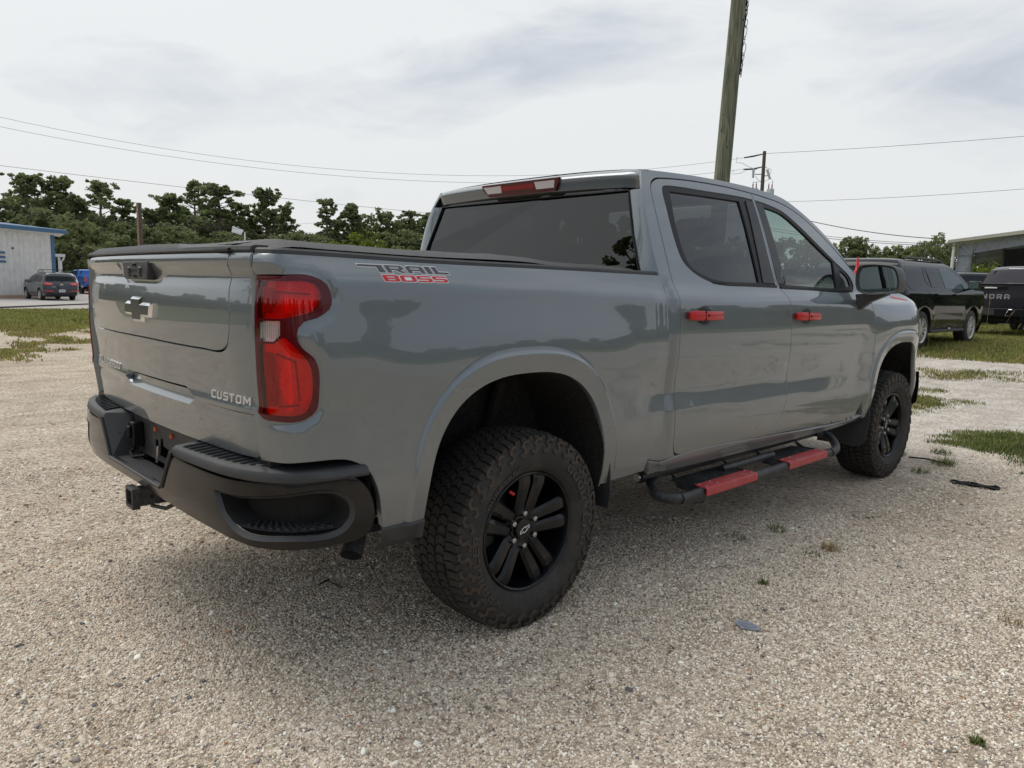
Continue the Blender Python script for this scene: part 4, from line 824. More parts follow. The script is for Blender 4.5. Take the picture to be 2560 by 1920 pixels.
# ---- hitch receiver
hi_ = empty('hitch_receiver'); hi_.parent = truck
def sqtube(x, y0, y1, z, a, t, nm, m):
    b = MB(); o = [(x-a, z-a), (x+a, z-a), (x+a, z+a), (x-a, z+a)]; i = [(x-a+t, z-a+t), (x+a-t, z-a+t), (x+a-t, z+a-t), (x-a+t, z+a-t)]
    b.loft([[(u, y1, w) for u, w in o], [(u, y0, w) for u, w in o], [(u, y0, w) for u, w in i], [(u, y1, w) for u, w in i]], True).obj(nm, m, hi_, bevel=.003)
sqtube(0, -1.178, -1.150, .522, .041, .012, 'collar', M['blackpaint']); sqtube(0, -1.160, -.92, .522, .033, .008, 'tube', M['blackpaint'])
MB().box(-.5, -1.00, .50, .5, -.92, .575).obj('cross_tube', M['blackpaint'], hi_, bevel=.01)
MB().add([(-.05, -1.09, .565), (.05, -1.09, .565), (.12, -.98, .60), (-.12, -.98, .60), (-.05, -1.09, .555), (.05, -1.09, .555), (.12, -.98, .52), (-.12, -.98, .52)], [(0, 1, 2, 3), (4, 7, 6, 5), (0, 4, 5, 1), (1, 5, 6, 2), (3, 2, 6, 7), (0, 3, 7, 4)]).obj('gusset', M['blackpaint'], hi_)
MB().tube([(-.09, -1.02, .50), (-.09, -1.075, .482), (0, -1.095, .475), (.09, -1.075, .482), (.09, -1.02, .50)], .008, 8).obj('chain_loop', M['blackpaint'], hi_, 60)
MB().lathe([(.0333, .0085), (.0345, .0085)], 14, (0, -1.105, .522), 'x', True).obj('pin_hole', M['dark'], hi_)
# ---- exhaust
ex = MB(); xp = [(.55, -.2, .54), (.70, -.50, .57), (.785, -.64, .545), (.825, -.695, .50), (.868, -.742, .440)]; ex.tube(xp, .037, 24, False); ex.tube(xp[::-1][:3], .033, 24, False)
ex.obj('exhaust_tip', M['plate'], truck, 60)
# ---- under the floor
ub = MB()
for sg in (1, -1):
    ub.box(sg*.50-.04, -.95, .52, sg*.50+.04, 4.3, .66)
    ub.box(sg*.58-.035, -.62, .40, sg*.58+.035, .62, .43); ub.tube([(sg*.58, .0, .40), (sg*.66, .12, .95)], .025)
ub.tube([(-.74, 0, .395), (.74, 0, .395)], .045, 12); ub.lathe([(-.12, .06), (-.06, .13), (.06, .13), (.12, .06)], 16, (0, 0, .40), 'x', True)
ub.tube([(0, .1, .42), (.1, 1.8, .50)], .04, 10); ub.box(.05, .9, .42, .45, 2.0, .56); ub.box(-.45, .8, .40, -.08, 2.1, .56); ub.box(-.45, 2.3, .36, .45, 4.2, .50); ub.tube([(-.74, 3.744, .395), (.74, 3.744, .395)], .04, 10)
ub.obj('chassis', M['dark'], truck)
# ---- running board (both sides)
for sg in (1, -1):
    rbd = empty('side_step'); rbd.parent = truck
    o_ = [(.865, .98, .415), (.90, .90, .405), (.97, .855, .385), (1.03, .868, .378), (1.062, .93, .376), (1.066, 1.05, .376), (1.072, 2.40, .376), (1.080, 2.50, .378), (1.070, 2.60, .39), (1.00, 2.70, .42), (.93, 2.74, .44), (.89, 2.70, .446)]
    P_ = [Vector(p) for p in o_]; sm = []
    for i in range(len(P_)-1):
        p0 = P_[max(0, i-1)]; p1 = P_[i]; p2 = P_[i+1]; p3 = P_[min(len(P_)-1, i+2)]
        for k in range(5):
            t = k/5; sm.append(.5*((2*p1)+(p2-p0)*t+(2*p0-5*p1+4*p2-p3)*t*t+(3*p1-p0-3*p2+p3)*t**3))
    sm = [P_[0]]+[p for p in sm if True][1:]+[P_[-1]]
    MB().tube([(sg*p.x, p.y, p.z) for p in sm], .0255, 12).obj('outer_tube', M['blackpaint'], rbd, 60)
    MB().tube([(sg*.855, .86, .445), (sg*.858, 1.8, .445), (sg*.862, 2.80, .445)], .031, 14).obj('inner_tube', M['blackpaint'], rbd, 60)
    MB().tube([(sg*.955, 1.45, .412), (sg*.955, 2.0, .412)], .022, 10).obj('link_tube', M['blackpaint'], rbd, 60)
    MB().lathe([(.845, .020), (.850, .022)], 12, (sg*.855, 0, .445), 'y', True).obj('tube_bolt', M['steel'], rbd)
    for ya, yb in ((1.085, 1.575), (1.935, 2.415)):
        q = MB(); prof = [(1.022, .396), (1.022, .405), (1.088, .405), (1.097, .401), (1.100, .394), (1.100, .362), (1.094, .362), (1.093, .396)]
        q.loft([[(sg*x, y, z) for x, z in prof] for y in (ya, yb)], True, True, True).obj('red_step_edge', M['redstep'], rbd, bevel=.002)
        g_ = MB()
        for i in range(9): 
            x = .888+i*.0155; g_.box(min(sg*x, sg*(x+.009)), ya+.01, .398, max(sg*x, sg*(x+.009)), yb-.03, .404)
        for k in range(int((yb-ya)/.03)): g_.box(min(sg*.885, sg*1.022), ya+.012+k*.03, .392, max(sg*.885, sg*1.022), ya+.020+k*.03, .398)
        g_.obj('step_grating', M['blackpaint'], rbd)
        for yy in (ya, yb): MB().add([(sg*.87, yy+.01, .44), (sg*.95, yy, .405), (sg*1.03, yy, .405), (sg*1.075, yy, .395), (sg*1.075, yy, .355), (sg*.93, yy, .37)], [(0, 1, 2, 3, 4, 5)]).obj('step_bracket', M['blackpaint'], rbd)
        for yy in (ya+.03, yb-.03, (ya+yb)/2-.12):
            for xx in (1.036, 1.078): MB().lathe([(.4045, .005), (.4075, .004)], 8, (sg*xx, yy, 0), 'z', True).obj('rivet', M['steel'], rbd)
    for yy in (1.3, 2.2): MB().tube([(sg*.60, yy, .56), (sg*.86, yy, .45)], .02, 8).obj('mount_arm', M['blackpaint'], rbd, 60)
# ---- wheels
def make_wheel():
    w = empty('wheel')
    prof = [(-.105,.245),(-.132,.262),(-.145,.300),(-.142,.345),(-.130,.368),(-.112,.3795),(-.06,.384),(0,.385),(.06,.384),(.112,.3795),(.130,.368),(.142,.345),(.145,.300),(.132,.262),(.116,.243),(.105,.236)]
    b = MB(); b.lathe(prof, 120); ty = b.obj('tyre', M['rubber'], w, 40)
    bl = MB(); NB = 34; H = .0125
    def blk(px, R0, R1, a0):
        n = len(px); v = []
        for rr_, sc_ in ((R0, 1.0), (R1, .95)):
            cxx = sum(p[0] for p in px)/n; caa = sum(p[1] for p in px)/n
            for x, a in px:
                x2 = cxx+(x-cxx)*sc_; a2 = a0+caa+(a-caa)*sc_; rr2 = rr_-(.004 if abs(x2) > .09 else 0)-(abs(x2) > .115)*.004
                v.append((x2, math.cos(a2)*rr2, math.sin(a2)*rr2))
        bl.add(v, [tuple(range(n, 2*n))]+[(i, (i+1) % n, n+(i+1) % n, n+i) for i in range(n)])
    st = 2*math.pi/NB
    for i in range(NB):
        a = i*st; j = (i % 2)*.006
        for sgx in (1, -1):
            o_ = 0 if sgx > 0 else .5*st
            blk([(sgx*(.080-j), .02*st), (sgx*.104, .0), (sgx*.131, .08*st), (sgx*.132, .50*st), (sgx*.106, .42*st), (sgx*(.079-j), .46*st)][::sgx], .376, .385+H*.8, a+o_)
            blk([(sgx*(.079-j), .53*st), (sgx*.106, .49*st), (sgx*.132, .58*st), (sgx*.131, .94*st), (sgx*.104, .90*st), (sgx*(.080+j*.3), .95*st)][::sgx], .376, .384+H*.8, a+o_)
            o_ = .3*st if sgx > 0 else .75*st
            blk([(sgx*.026, .10*st), (sgx*.050, -.06*st), (sgx*(.073-j), .06*st), (sgx*(.074-j), .46*st), (sgx*.050, .36*st), (sgx*.027, .52*st)][::sgx], .378, .385+H, a+o_)
            blk([(sgx*.028, .60*st), (sgx*.051, .44*st), (sgx*(.074-j), .54*st), (sgx*(.073-j), .96*st), (sgx*.049, .84*st), (sgx*.026, 1.0*st)][::sgx], .378, .3845+H, a+o_)
        blk([(-.021, .04*st), (0, -.10*st), (.020, .12*st), (.019, .52*st), (.0, .34*st), (-.021, .46*st)], .380, .386+H, a)
        blk([(-.021, .54*st), (0, .42*st), (.019, .60*st), (.020, 1.0*st), (.0, .82*st), (-.021, .96*st)], .380, .3855+H, a)
    bl.obj('tread_block', M['rubber'], ty); ty.children[-1]['kind'] = 'stuff'
    # shoulder lugs, dusty, S shaped
    sl = MB()
    for i in range(NB):
        a = i*st
        for pl in ([(0, .379), (.36, .380), (.66, .360), (.50, .345), (.74, .334), (.90, .342), (.98, .331), (.72, .318), (.24, .342), (.44, .360), (.26, .368), (.0, .364)],):
            n = len(pl); v = []
            for lift in (-.003, .0055):
                for u, r_ in pl:
                    aa = a+u*st*.98; k = (r_-.32)/.06; x = .1445-.010*k*k*1.25-.004*k+lift; x = x if r_ < .37 else .132+lift; v.append((x, math.cos(aa)*r_, math.sin(aa)*r_))
            sl.add(v, [tuple(range(n, 2*n)), ]+[(q, (q+1) % n, n+(q+1) % n, n+q) for q in range(n)])
    o = sl.obj('shoulder_lug', M['lug'], ty); o['kind'] = 'stuff'
    # raised letters round the sidewall (clockwise seen from outside)
    def arc_text(tx, a_start, a_end, r0, r1):
        tot = sum(glyph_w(c) for c in tx)+1.4*(len(tx)-1); x = 0; mbt = []
        for c in tx:
            lo = [[((x+p[0])/tot, p[1]/5) for p in L] for L in GL[c]]
            fn = lambda u, v, d: (.1462-.06*max(0, (r0+(r1-r0)*v)-.305)-.12*max(0, .292-(r0+(r1-r0)*v))+d, math.cos(a_start+(a_end-a_start)*u)*(r0+(r1-r0)*v), math.sin(a_start+(a_end-a_start)*u)*(r0+(r1-r0)*v))
            letter_mesh('tyre_letter', lo, fn, -.003, .0012).obj('tyre_letter', M['letter'], ty); x += glyph_w(c)+1.4
    arc_text('GOODYEAR', R(52), R(-22), .288, .318); arc_text('WRANGLER', R(236), R(170), .288, .318); arc_text('DURATRAC', R(150), R(106), .272, .290)
    b = MB(); b.lathe([(.104,.2360),(.117,.2400),(.121,.2350),(.117,.2280),(.105,.2240),(.085,.2200),(.03,.2120),(-.05,.205),(-.10,.205)], 96); rim = b.obj('rim', M['wheel'], w, 30)
    sp = MB()
    for k in range(5):
        for e in (-1, 1):
            base = R(82)+k*R(72); st_ = []
            for q in range(7):
                t = q/6; r_ = .045+(.2215-.045)*t; ang = base+e*(R(13) if t < .15 else R(13)-R(0)*t)
                off_t = e*(.0255+.0165*t); hw = .0225+.0115*t; xf = .072+.034*min(1, t*1.25)+(.004 if 0 < t < 1 else 0)
                ca, sa = math.cos(base), math.sin(base); ta, tb = -sa, ca
                def pt(o_, xx): return (xx, ca*r_+ta*(off_t+o_), sa*r_+tb*(off_t+o_))
                ins = .55; a_, b_ = (-hw, hw)
                st_.append([pt(a_, xf-.058), pt(a_*1.0, xf-.012), pt(a_*ins, xf), pt(b_*ins, xf), pt(b_, xf-.012), pt(b_, xf-.058)])
            sp.loft(st_, True, True, True)
    sp.obj('spoke', M['wheel'], rim, 25)
    hb = MB(); hb.lathe([(.02, .094), (.056, .094), (.070, .088), (.074, .055), (.074, .0)], 40); hb.obj('hub', M['wheel'], rim, 30)
    cc = MB().lathe([(.060, .043), (.086, .042), (.090, .038), (.091, .0)], 32).obj('centre_cap', M['gloss'], w, 30)
    bw = [(u*.19, (w_-1.235)*.21) for u, w_ in [(p[0]-.008, p[1]) for p in bt]]
    letter_mesh('cap_emblem', [[(p[0], p[1]*1.15) for p in bw], offset_loop([(p[0], p[1]*1.15) for p in bw], -.0028)], lambda u, v, d: (.0912+d, u*.92-.4*v, v*.92+.4*u), 0, .0012).obj('cap_emblem', M['white'], cc)
    for k in range(6):
        a = R(30)+k*R(60); MB().lathe([(.060, .0150), (.084, .0145), (.094, .011), (.097, .0)], 6, (0, math.cos(a)*.0665, math.sin(a)*.0665)).obj('lug_nut', M['steel'], w, 30)
    MB().tube([(.095, math.cos(R(118))*.195, math.sin(R(118))*.195), (.108, math.cos(R(116))*.178, math.sin(R(116))*.178)], .0065, 8).obj('valve_cap', M['redp'], w, 60)
    bd = MB(); bd.lathe([(.0, .06), (.012, .168), (-.016, .168), (-.02, .06)], 48); bd.lathe([(-.02, .09), (.03, .085), (.035, .0)], 24); bd.obj('brake_disc', M['plate'], w, 30)
    MB().loft([[( -.05, math.cos(a)*.12, math.sin(a)*.12) , (.035, math.cos(a)*.12, math.sin(a)*.12), (.035, math.cos(a)*.185, math.sin(a)*.185), (-.05, math.cos(a)*.185, math.sin(a)*.185)] for a in (R(155), R(170), R(185), R(200))], True, True, True).obj('brake_caliper', M['plate'], w, 30)
    MB().lathe([(-.10, .0), (-.10, .21)], 32).obj('wheel_back', M['dark'], w)
    return w
wh = make_wheel(); wh.parent = truck; wh.location = (.858, 0, .392)
for k, (x, y, rz, rx) in enumerate(((.858, 3.744, 0, 48), (-.858, 0, math.pi, 20), (-.858, 3.744, math.pi, 75))):
    c_ = copy_tree(wh, truck); c_.location = (x, y, .392); c_.rotation_euler = (R(rx), 0, rz)
# ================================================================== GROUND
def gz(x, y):
    d = math.hypot(x-CAMP.x, y-CAMP.y); az = math.degrees(math.atan2(-(x-CAMP.x), y-CAMP.y))
    return .21*sstep(8, 20, d)*sstep(48, 30, az)*sstep(-120, -60, az) - .23*sstep(20, 46, d)*sstep(55, 70, az)*sstep(170, 120, az)
def pol(az, d, dz=0.0):
    a = R(az); x = CAMP.x-math.sin(a)*d; y = CAMP.y+math.cos(a)*d; return Vector((x, y, gz(x, y)+dz))
def zat(slope, d): return CAMP.z+slope*d
def ground_mat():
    m = bpy.data.materials.new('gravel'); m.use_nodes = True; t = m.node_tree; b = t.nodes['Principled BSDF']; b.inputs['Roughness'].default_value = .9; b.inputs['Specular IOR Level'].default_value = .2
    L = t.links.new; g = t.nodes.new('ShaderNodeNewGeometry').outputs['Position']
    def vor(s, feat='F1'):
        v = t.nodes.new('ShaderNodeTexVoronoi'); v.inputs['Scale'].default_value = s; v.feature = feat; L(g, v.inputs['Vector']); return v
    def noi(s, d=4):
        n = t.nodes.new('ShaderNodeTexNoise'); n.inputs['Scale'].default_value = s; n.inputs['Detail'].default_value = d; L(g, n.inputs['Vector']); return n
    def ramp(src, st):
        r = t.nodes.new('ShaderNodeValToRGB'); L(src, r.inputs[0]); r.color_ramp.elements[0].position = st[0][0]; r.color_ramp.elements[0].color = (*st[0][1], 1); r.color_ramp.elements[1].position = st[-1][0]; r.color_ramp.elements[1].color = (*st[-1][1], 1)
        for p, c in st[1:-1]: e = r.color_ramp.elements.new(p); e.color = (*c, 1)
        return r.outputs[0]
    def mixc(f, a, b_, ty='MIX'):
        x = t.nodes.new('ShaderNodeMix'); x.data_type = 'RGBA'; x.blend_type = ty
        if isinstance(f, float): x.inputs[0].default_value = f
        else: L(f, x.inputs[0])
        for k, q in ((6, a), (7, b_)):
            if isinstance(q, tuple): x.inputs[k].default_value = (*q, 1)
            else: L(q, x.inputs[k])
        return x.outputs[2]
    v1 = vor(95); v2 = vor(45); v3 = vor(190)
    stone = [(0, (.16, .15, .145)), (.08, (.36, .32, .28)), (.30, (.55, .485, .41)), (.6, (.64, .58, .51)), (.85, (.71, .67, .61)), (1, (.86, .83, .78))]
    s1 = t.nodes.new('ShaderNodeSeparateColor'); L(v1.outputs['Color'], s1.inputs[0]); s2 = t.nodes.new('ShaderNodeSeparateColor'); L(v2.outputs['Color'], s2.inputs[0])
    s3 = t.nodes.new('ShaderNodeSeparateColor'); L(v3.outputs['Color'], s3.inputs[0])
    c1 = ramp(s1.outputs[0], stone); c2 = ramp(s2.outputs[0], stone); c3 = ramp(s3.outputs[1], stone)
    pick = noi(6, 3); pk = t.nodes.new('ShaderNodeMapRange'); L(pick.outputs[0], pk.inputs[0]); pk.inputs[1].default_value = .48; pk.inputs[2].default_value = .56
    c = mixc(pk.outputs[0], c1, c2); fine = t.nodes.new('ShaderNodeMapRange'); n9 = noi(11, 3); L(n9.outputs[0], fine.inputs[0]); fine.inputs[1].default_value = .42; fine.inputs[2].default_value = .62; fine.inputs[4].default_value = .75; c = mixc(fine.outputs[0], c, c3)
    # patches of finer, browner and greyer gravel
    c = mixc(1.0, c, ramp(noi(.55, 6).outputs[0], [(.3, (.84, .80, .76)), (.5, (.98, .96, .93)), (.7, (1.02, 1.02, 1.02))]), 'MULTIPLY')
    c = mixc(1.0, c, ramp(noi(.13, 3).outputs[0], [(.35, (.92, .92, .93)), (.65, (1.05, 1.02, .98))]), 'MULTIPLY')
    # away from the truck the gravel is whiter; further left, a paved apron
    sx = t.nodes.new('ShaderNodeSeparateXYZ'); L(g, sx.inputs[0])
    fr = t.nodes.new('ShaderNodeMapRange'); L(sx.outputs[1], fr.inputs[0]); fr.inputs[1].default_value = 3.5; fr.inputs[2].default_value = 6.0
    c = mixc(1.0, c, (1.13, 1.09, 1.03), 'MULTIPLY')
    trk = t.nodes.new('ShaderNodeMapping'); trk.inputs['Rotation'].default_value = (0, 0, R(-32)); trk.inputs['Scale'].default_value = (2.1, .16, 1); L(g, trk.inputs[0]); tn = t.nodes.new('ShaderNodeTexNoise'); tn.inputs['Scale'].default_value = 1.1; tn.inputs['Detail'].default_value = 3; tn.inputs['Distortion'].default_value = .5; L(trk.outputs[0], tn.inputs['Vector'])
    c = mixc(1.0, c, ramp(tn.outputs[0], [(.36, (.87, .855, .835)), (.47, (1, 1, 1)), (.60, (1.05, 1.05, 1.05))]), 'MULTIPLY'); c = mixc(fr.outputs[0], c, mixc(.45, c, (.74, .73, .71)))
    c = mixc(1.0, c, ramp(noi(34, 5).outputs[0], [(.34, (.62, .60, .58)), (.5, (1, 1, 1)), (.68, (1.22, 1.22, 1.22))]), 'MULTIPLY'); c = mixc(1.0, c, ramp(noi(3.2, 6).outputs[0], [(.35, (.84, .82, .79)), (.55, (1, 1, 1)), (.7, (1.08, 1.08, 1.08))]), 'MULTIPLY')
    L(c, b.inputs['Base Color'])
    # relief
    h = t.nodes.new('ShaderNodeMath'); h.operation = 'ADD'; 
    a1 = t.nodes.new('ShaderNodeMath'); a1.operation = 'MULTIPLY'; L(v1.outputs['Distance'], a1.inputs[0]); a1.inputs[1].default_value = -.9
    a2 = t.nodes.new('ShaderNodeMath'); a2.operation = 'MULTIPLY'; L(v3.outputs['Distance'], a2.inputs[0]); a2.inputs[1].default_value = -.5
    L(a1.outputs[0], h.inputs[0]); L(a2.outputs[0], h.inputs[1])
    bp_ = t.nodes.new('ShaderNodeBump'); bp_.inputs['Strength'].default_value = 1.0; bp_.inputs['Distance'].default_value = .012; L(h.outputs[0], bp_.inputs['Height']); L(bp_.outputs[0], b.inputs['Normal'])
    return m
MG = ground_mat()
def gsheet(name, ring_r, m, dz, kind='structure', **k):
    """ground as rings round the camera, out to the horizon"""
    NA = 180; v = [(CAMP.x, CAMP.y, 0)]; f = []
    for r in ring_r:
        for a in range(NA):
            x = CAMP.x-math.sin(2*math.pi*a/NA)*r; y = CAMP.y+math.cos(2*math.pi*a/NA)*r; v.append((x, y, gz(x, y)+dz))
    for a in range(NA): f.append((0, 1+(a+1) % NA, 1+a))
    for i in range(len(ring_r)-1):
        for a in range(NA): b = (a+1) % NA; f.append((1+i*NA+a, 1+i*NA+b, 1+(i+1)*NA+b, 1+(i+1)*NA+a))
    me = bpy.data.meshes.new(name); me.from_pydata(v, [], f); me.flip_normals(); me.polygons.foreach_set('use_smooth', [True]*len(f))
    o = link(name, me, m); o['kind'] = kind; return o
gsheet('ground', [1, 2, 3, 4, 5, 6, 7, 8, 10, 12, 14, 16, 18, 20, 23, 26, 30, 34, 38, 42, 46, 50, 56, 64, 75, 90, 120, 200, 400, 900, 2200], MG, 0)
def patch(name, pts, m, dz, n=24, kind='structure'):
    """a sheet between two polylines of (azimuth, distance)"""
    rows = []
    for (a0, d0), (a1, d1) in pts:
        rows.append([tuple(pol(a0+(a1-a0)*i/n, d0+(d1-d0)*i/n, dz)) for i in range(n+1)])
    mb = MB().loft(rows, False); me = mb.mesh(name, 60); o = link(name, me, m)
    if me.polygons[0].normal.z < 0: me.flip_normals()
    o['kind'] = kind; return o
asph = mat('worn_asphalt', (.40, .375, .35), .9, bump=.3, bscale=40, var=.14, vscale=.6)
patch('pavement', [((60, 37.5), (60, 150)), ((66, 37.5), (66, 150)), ((72, 37.5), (72, 150)), ((78, 36.8), (78, 150)), ((84, 36), (84, 150)), ((92, 36), (92, 150))], asph, .012)
soil = mat('turf_soil', (.10, .095, .045), .95, bump=.5, bscale=12, var=.5, vscale=2.2)
# grass strip beyond the gravel on the left, field grass everywhere far away
tm = mat('turf', (.115, .135, .035), .95, bump=.6, bscale=9, var=.4, vscale=1.1)
patch('grass_strip', [((66, 23.5), (66, 37)), ((70, 23), (70, 37)), ((75, 23.4), (75, 36.8)), ((80, 22.6), (80, 36.2)), ((86, 22), (86, 35.5)), ((92, 22), (92, 35.5))], tm, .008)
patch('field', [((a, 75 if a < 55 else 150), (a, 700)) for a in range(-20, 100, 10)], tm, .02)
patch('field', [((a, 26), (a, 700)) for a in range(100, 345, 10)], tm, .02)
patch('verge', [((2, 30), (2, 80)), ((10, 26), (10, 80)), ((20, 27), (20, 80)), ((34, 33), (34, 80))], tm, .014)
# ------------------------------------------------------------------ pebbles: real stones on the near gravel
def pebble_mat(nm, stops):
    m = bpy.data.materials.new(nm); m.use_nodes = True; t = m.node_tree; b = t.nodes['Principled BSDF']; b.inputs['Roughness'].default_value = .85; b.inputs['Specular IOR Level'].default_value = .25
    o = t.nodes.new('ShaderNodeObjectInfo'); r = t.nodes.new('ShaderNodeValToRGB'); t.links.new(o.outputs['Random'], r.inputs[0]); e = r.color_ramp.elements; r.color_ramp.interpolation = 'CONSTANT'; stops = [(p, tuple(min(.95, q*k) for q, k in zip(c, (1.15, 1.11, 1.04)))) for p, c in stops]
    e[0].position = 0; e[0].color = (*stops[0][1], 1); e[1].position = stops[-1][0]; e[1].color = (*stops[-1][1], 1)
    for p, c in stops[1:-1]: q = e.new(p); q.color = (*c, 1)
    t.links.new(r.outputs[0], b.inputs['Base Color']); return m
PM = pebble_mat('pebble', [(0, (.13, .13, .135)), (.03, (.26, .24, .23)), (.09, (.40, .35, .30)), (.25, (.54, .48, .40)), (.48, (.62, .565, .49)), (.70, (.69, .65, .59)), (.86, (.75, .72, .67)), (.95, (.88, .86, .82)), (.991, (.38, .19, .10))])
def pebbles(name, quad, density, smin, smax, seed, ico=1):
    me = bpy.data.meshes.new(name); me.from_pydata([(x, y, 0.0) for x, y in quad], [], [tuple(range(len(quad)))]); o = link(name, me, PM); o['kind'] = 'stuff'
    ng = bpy.data.node_groups.new(name, 'GeometryNodeTree'); ng.interface.new_socket('Geometry', in_out='INPUT', socket_type='NodeSocketGeometry'); ng.interface.new_socket('Geometry', in_out='OUTPUT', socket_type='NodeSocketGeometry')
    A = ng.nodes.new; L = ng.links.new; i = A('NodeGroupInput'); u = A('NodeGroupOutput'); d = A('GeometryNodeDistributePointsOnFaces'); d.inputs['Density'].default_value = density; d.inputs['Seed'].default_value = seed
    ic = A('GeometryNodeMeshIcoSphere'); ic.inputs['Radius'].default_value = 1; ic.inputs['Subdivisions'].default_value = ico
    # a lumpy stone
    sp_ = A('GeometryNodeSetPosition'); nz = A('ShaderNodeTexNoise'); nz.inputs['Scale'].default_value = 1.3; sb = A('ShaderNodeVectorMath'); sb.operation = 'SUBTRACT'; sb.inputs[1].default_value = (.5, .5, .5); sc = A('ShaderNodeVectorMath'); sc.operation = 'SCALE'; sc.inputs['Scale'].default_value = 1.1
    L(nz.outputs['Color'], sb.inputs[0]); L(sb.outputs[0], sc.inputs[0]); L(sc.outputs[0], sp_.inputs['Offset']); L(ic.outputs[0], sp_.inputs['Geometry'])
    sm = A('GeometryNodeSetMaterial'); sm.inputs['Material'].default_value = PM; L(sp_.outputs[0], sm.inputs[0])
    sh = A('GeometryNodeSetShadeSmooth'); L(sm.outputs[0], sh.inputs[0])
    ins = A('GeometryNodeInstanceOnPoints'); rv = A('FunctionNodeRandomValue'); rv.data_type = 'FLOAT_VECTOR'; rv.inputs[0].default_value = (0, 0, 0); rv.inputs[1].default_value = (.7, .7, 6.28); rv.inputs['Seed'].default_value = seed+3
    rs = A('FunctionNodeRandomValue'); rs.data_type = 'FLOAT_VECTOR'; rs.inputs[0].default_value = (smin, smin, smin*.7); rs.inputs[1].default_value = (smax, smax*.8, smax*.62); rs.inputs['Seed'].default_value = seed+9
    L(i.outputs[0], d.inputs[0]); L(d.outputs['Points'], ins.inputs['Points']); L(sh.outputs[0], ins.inputs['Instance']); L(rv.outputs[0], ins.inputs['Rotation']); L(rs.outputs[0], ins.inputs['Scale']); L(ins.outputs[0], u.inputs[0])
    md = o.modifiers.new('stones', 'NODES'); md.node_group = ng; return o
NEAR = [(CAMP.x-2.2, CAMP.y-.6), (CAMP.x+.6, CAMP.y+.2), (CAMP.x+.9, CAMP.y+2.2), (2.6, 2.6), (.8, 2.4), (.2, -.2), (-.9, -1.0), (-.4, -2.6)]
MIDR = [(-.8, -3.4), (4.2, -1.8), (4.4, 3.0), (3.2, 6.4), (1.2, 6.4), (1.1, 2.2), (-.6, .6), (-3.4, -1.0), (-4.0, -2.6)]
pebbles('small_gravel', NEAR, 8000, .0028, .0068, 1); pebbles('coarse_gravel', MIDR, 2100, .004, .0088, 2); pebbles('loose_stones', MIDR, 80, .007, .017, 5, 2)
# ================================================================== GRASS
GM = leafmat('grass_blade', (.10, .13, .022), (.33, .34, .09), 1.5, .3); GM2 = leafmat('dry_grass', (.14, .10, .04), (.36, .27, .12), 3, .25); GM3 = leafmat('dark_weed', (.045, .075, .018), (.15, .19, .05), 4, .25)
def blades(mb, x, y, n, r, h, w, lean=.6):
    for _ in range(n):
        a = random.random()*6.283; q = r*math.sqrt(random.random()); px, py = x+q*math.cos(a), y+q*math.sin(a); z = gz(px, py)
        b = random.random()*6.283; l = h*(.4+.8*random.random()); ln = lean*random.random()*l; c, s = math.cos(b), math.sin(b); ww = w*(.6+.8*random.random())
        n0 = len(mb.v); mb.v += [(px-s*ww, py+c*ww, z-.003), (px+s*ww, py-c*ww, z-.003), (px+c*ln*.45+s*ww*.7, py+s*ln*.45-c*ww*.7, z+l*.6), (px+c*ln*.45-s*ww*.7, py+s*ln*.45+c*ww*.7, z+l*.6), (px+c*ln, py+s*ln, z+l)]
        mb.f += [(n0, n0+1, n0+2, n0+3), (n0+3, n0+2, n0+4)]
def pnoise(x, y):
    s = 0
    for k, (a, b, p) in enumerate(((.9, .35, 0), (-.4, 1.1, 2), (1.7, -1.3, 4), (2.9, 2.1, 1), (-3.7, 4.4, 5))): s += math.sin(a*x+b*y+p+1.3*math.sin(b*x*.7-a*y*.6+k))*(1, .9, .6, .45, .3)[k]
    return s/2.2
def grass_obj(name, pts, m): 
    me = pts.mesh(name, None, False); o = link(name, me, m); o['kind'] = 'stuff'; return o
# left: strip and the broken edge in front of it
g = MB(); g2 = MB()
for _ in range(5200):
    az = random.uniform(69, 84); d = 21.5+(37-21.5)*random.random()**.8; p = pol(az, d); blades(g if random.random() < .8 else g2, p.x, p.y, 4, .35, .085, .022, .8)
for _ in range(5200):
    az = random.uniform(70, 84); d = random.uniform(13.5, 23.5); p = pol(az, d); q = pnoise(p.x*1.1, p.y*2.4)-(.55-(d-13.5)*.115)
    if q > 0: blades(g if random.random() < .65 else g2, p.x, p.y, 7, .16, .05, .010, .9)
# right: patches between the gravel
gd = MB()
def region(az0, az1, d0, d1, n, thr, h, sc=(2.0, 2.0), w=.006, k=6, dark=.4, rr=.07):
    for _ in range(n):
        az = random.uniform(az0, az1); d = random.uniform(d0, d1); p = pol(az, d); q = pnoise(p.x*sc[0]+3, p.y*sc[1])
        if q > thr: blades((gd if random.random() < dark else (g2 if random.random() < .25 else g)), p.x, p.y, k, rr, h, w, 1.1)
region(10, 32, 16, 34, 15000, -.35, .085, (.8, .8), .007, 7, .2, .22)
region(8, 30, 18.2, 27, 9000, -.8, .10, (1, 1), .007, 6, .2, .2)
def band(az0, az1, dc, hw, n, h, w, k, dark, rr, bias=0.0, sc=1.0):
    for _ in range(n):
        az = random.uniform(az0, az1); d = dc+hw*random.gauss(0, .75); p = pol(az, d); q = pnoise(p.x*2.3*sc+1, p.y*2.9*sc)*.5+pnoise(p.x*.9+5, p.y*1.1)*.6+bias-abs(d-dc)/hw*.45
        if q > random.random()*.35: blades((gd if random.random() < dark else (g2 if random.random() < .45 else g)), p.x, p.y, k, rr, h*(.5+min(1, q)), w, 1.2)
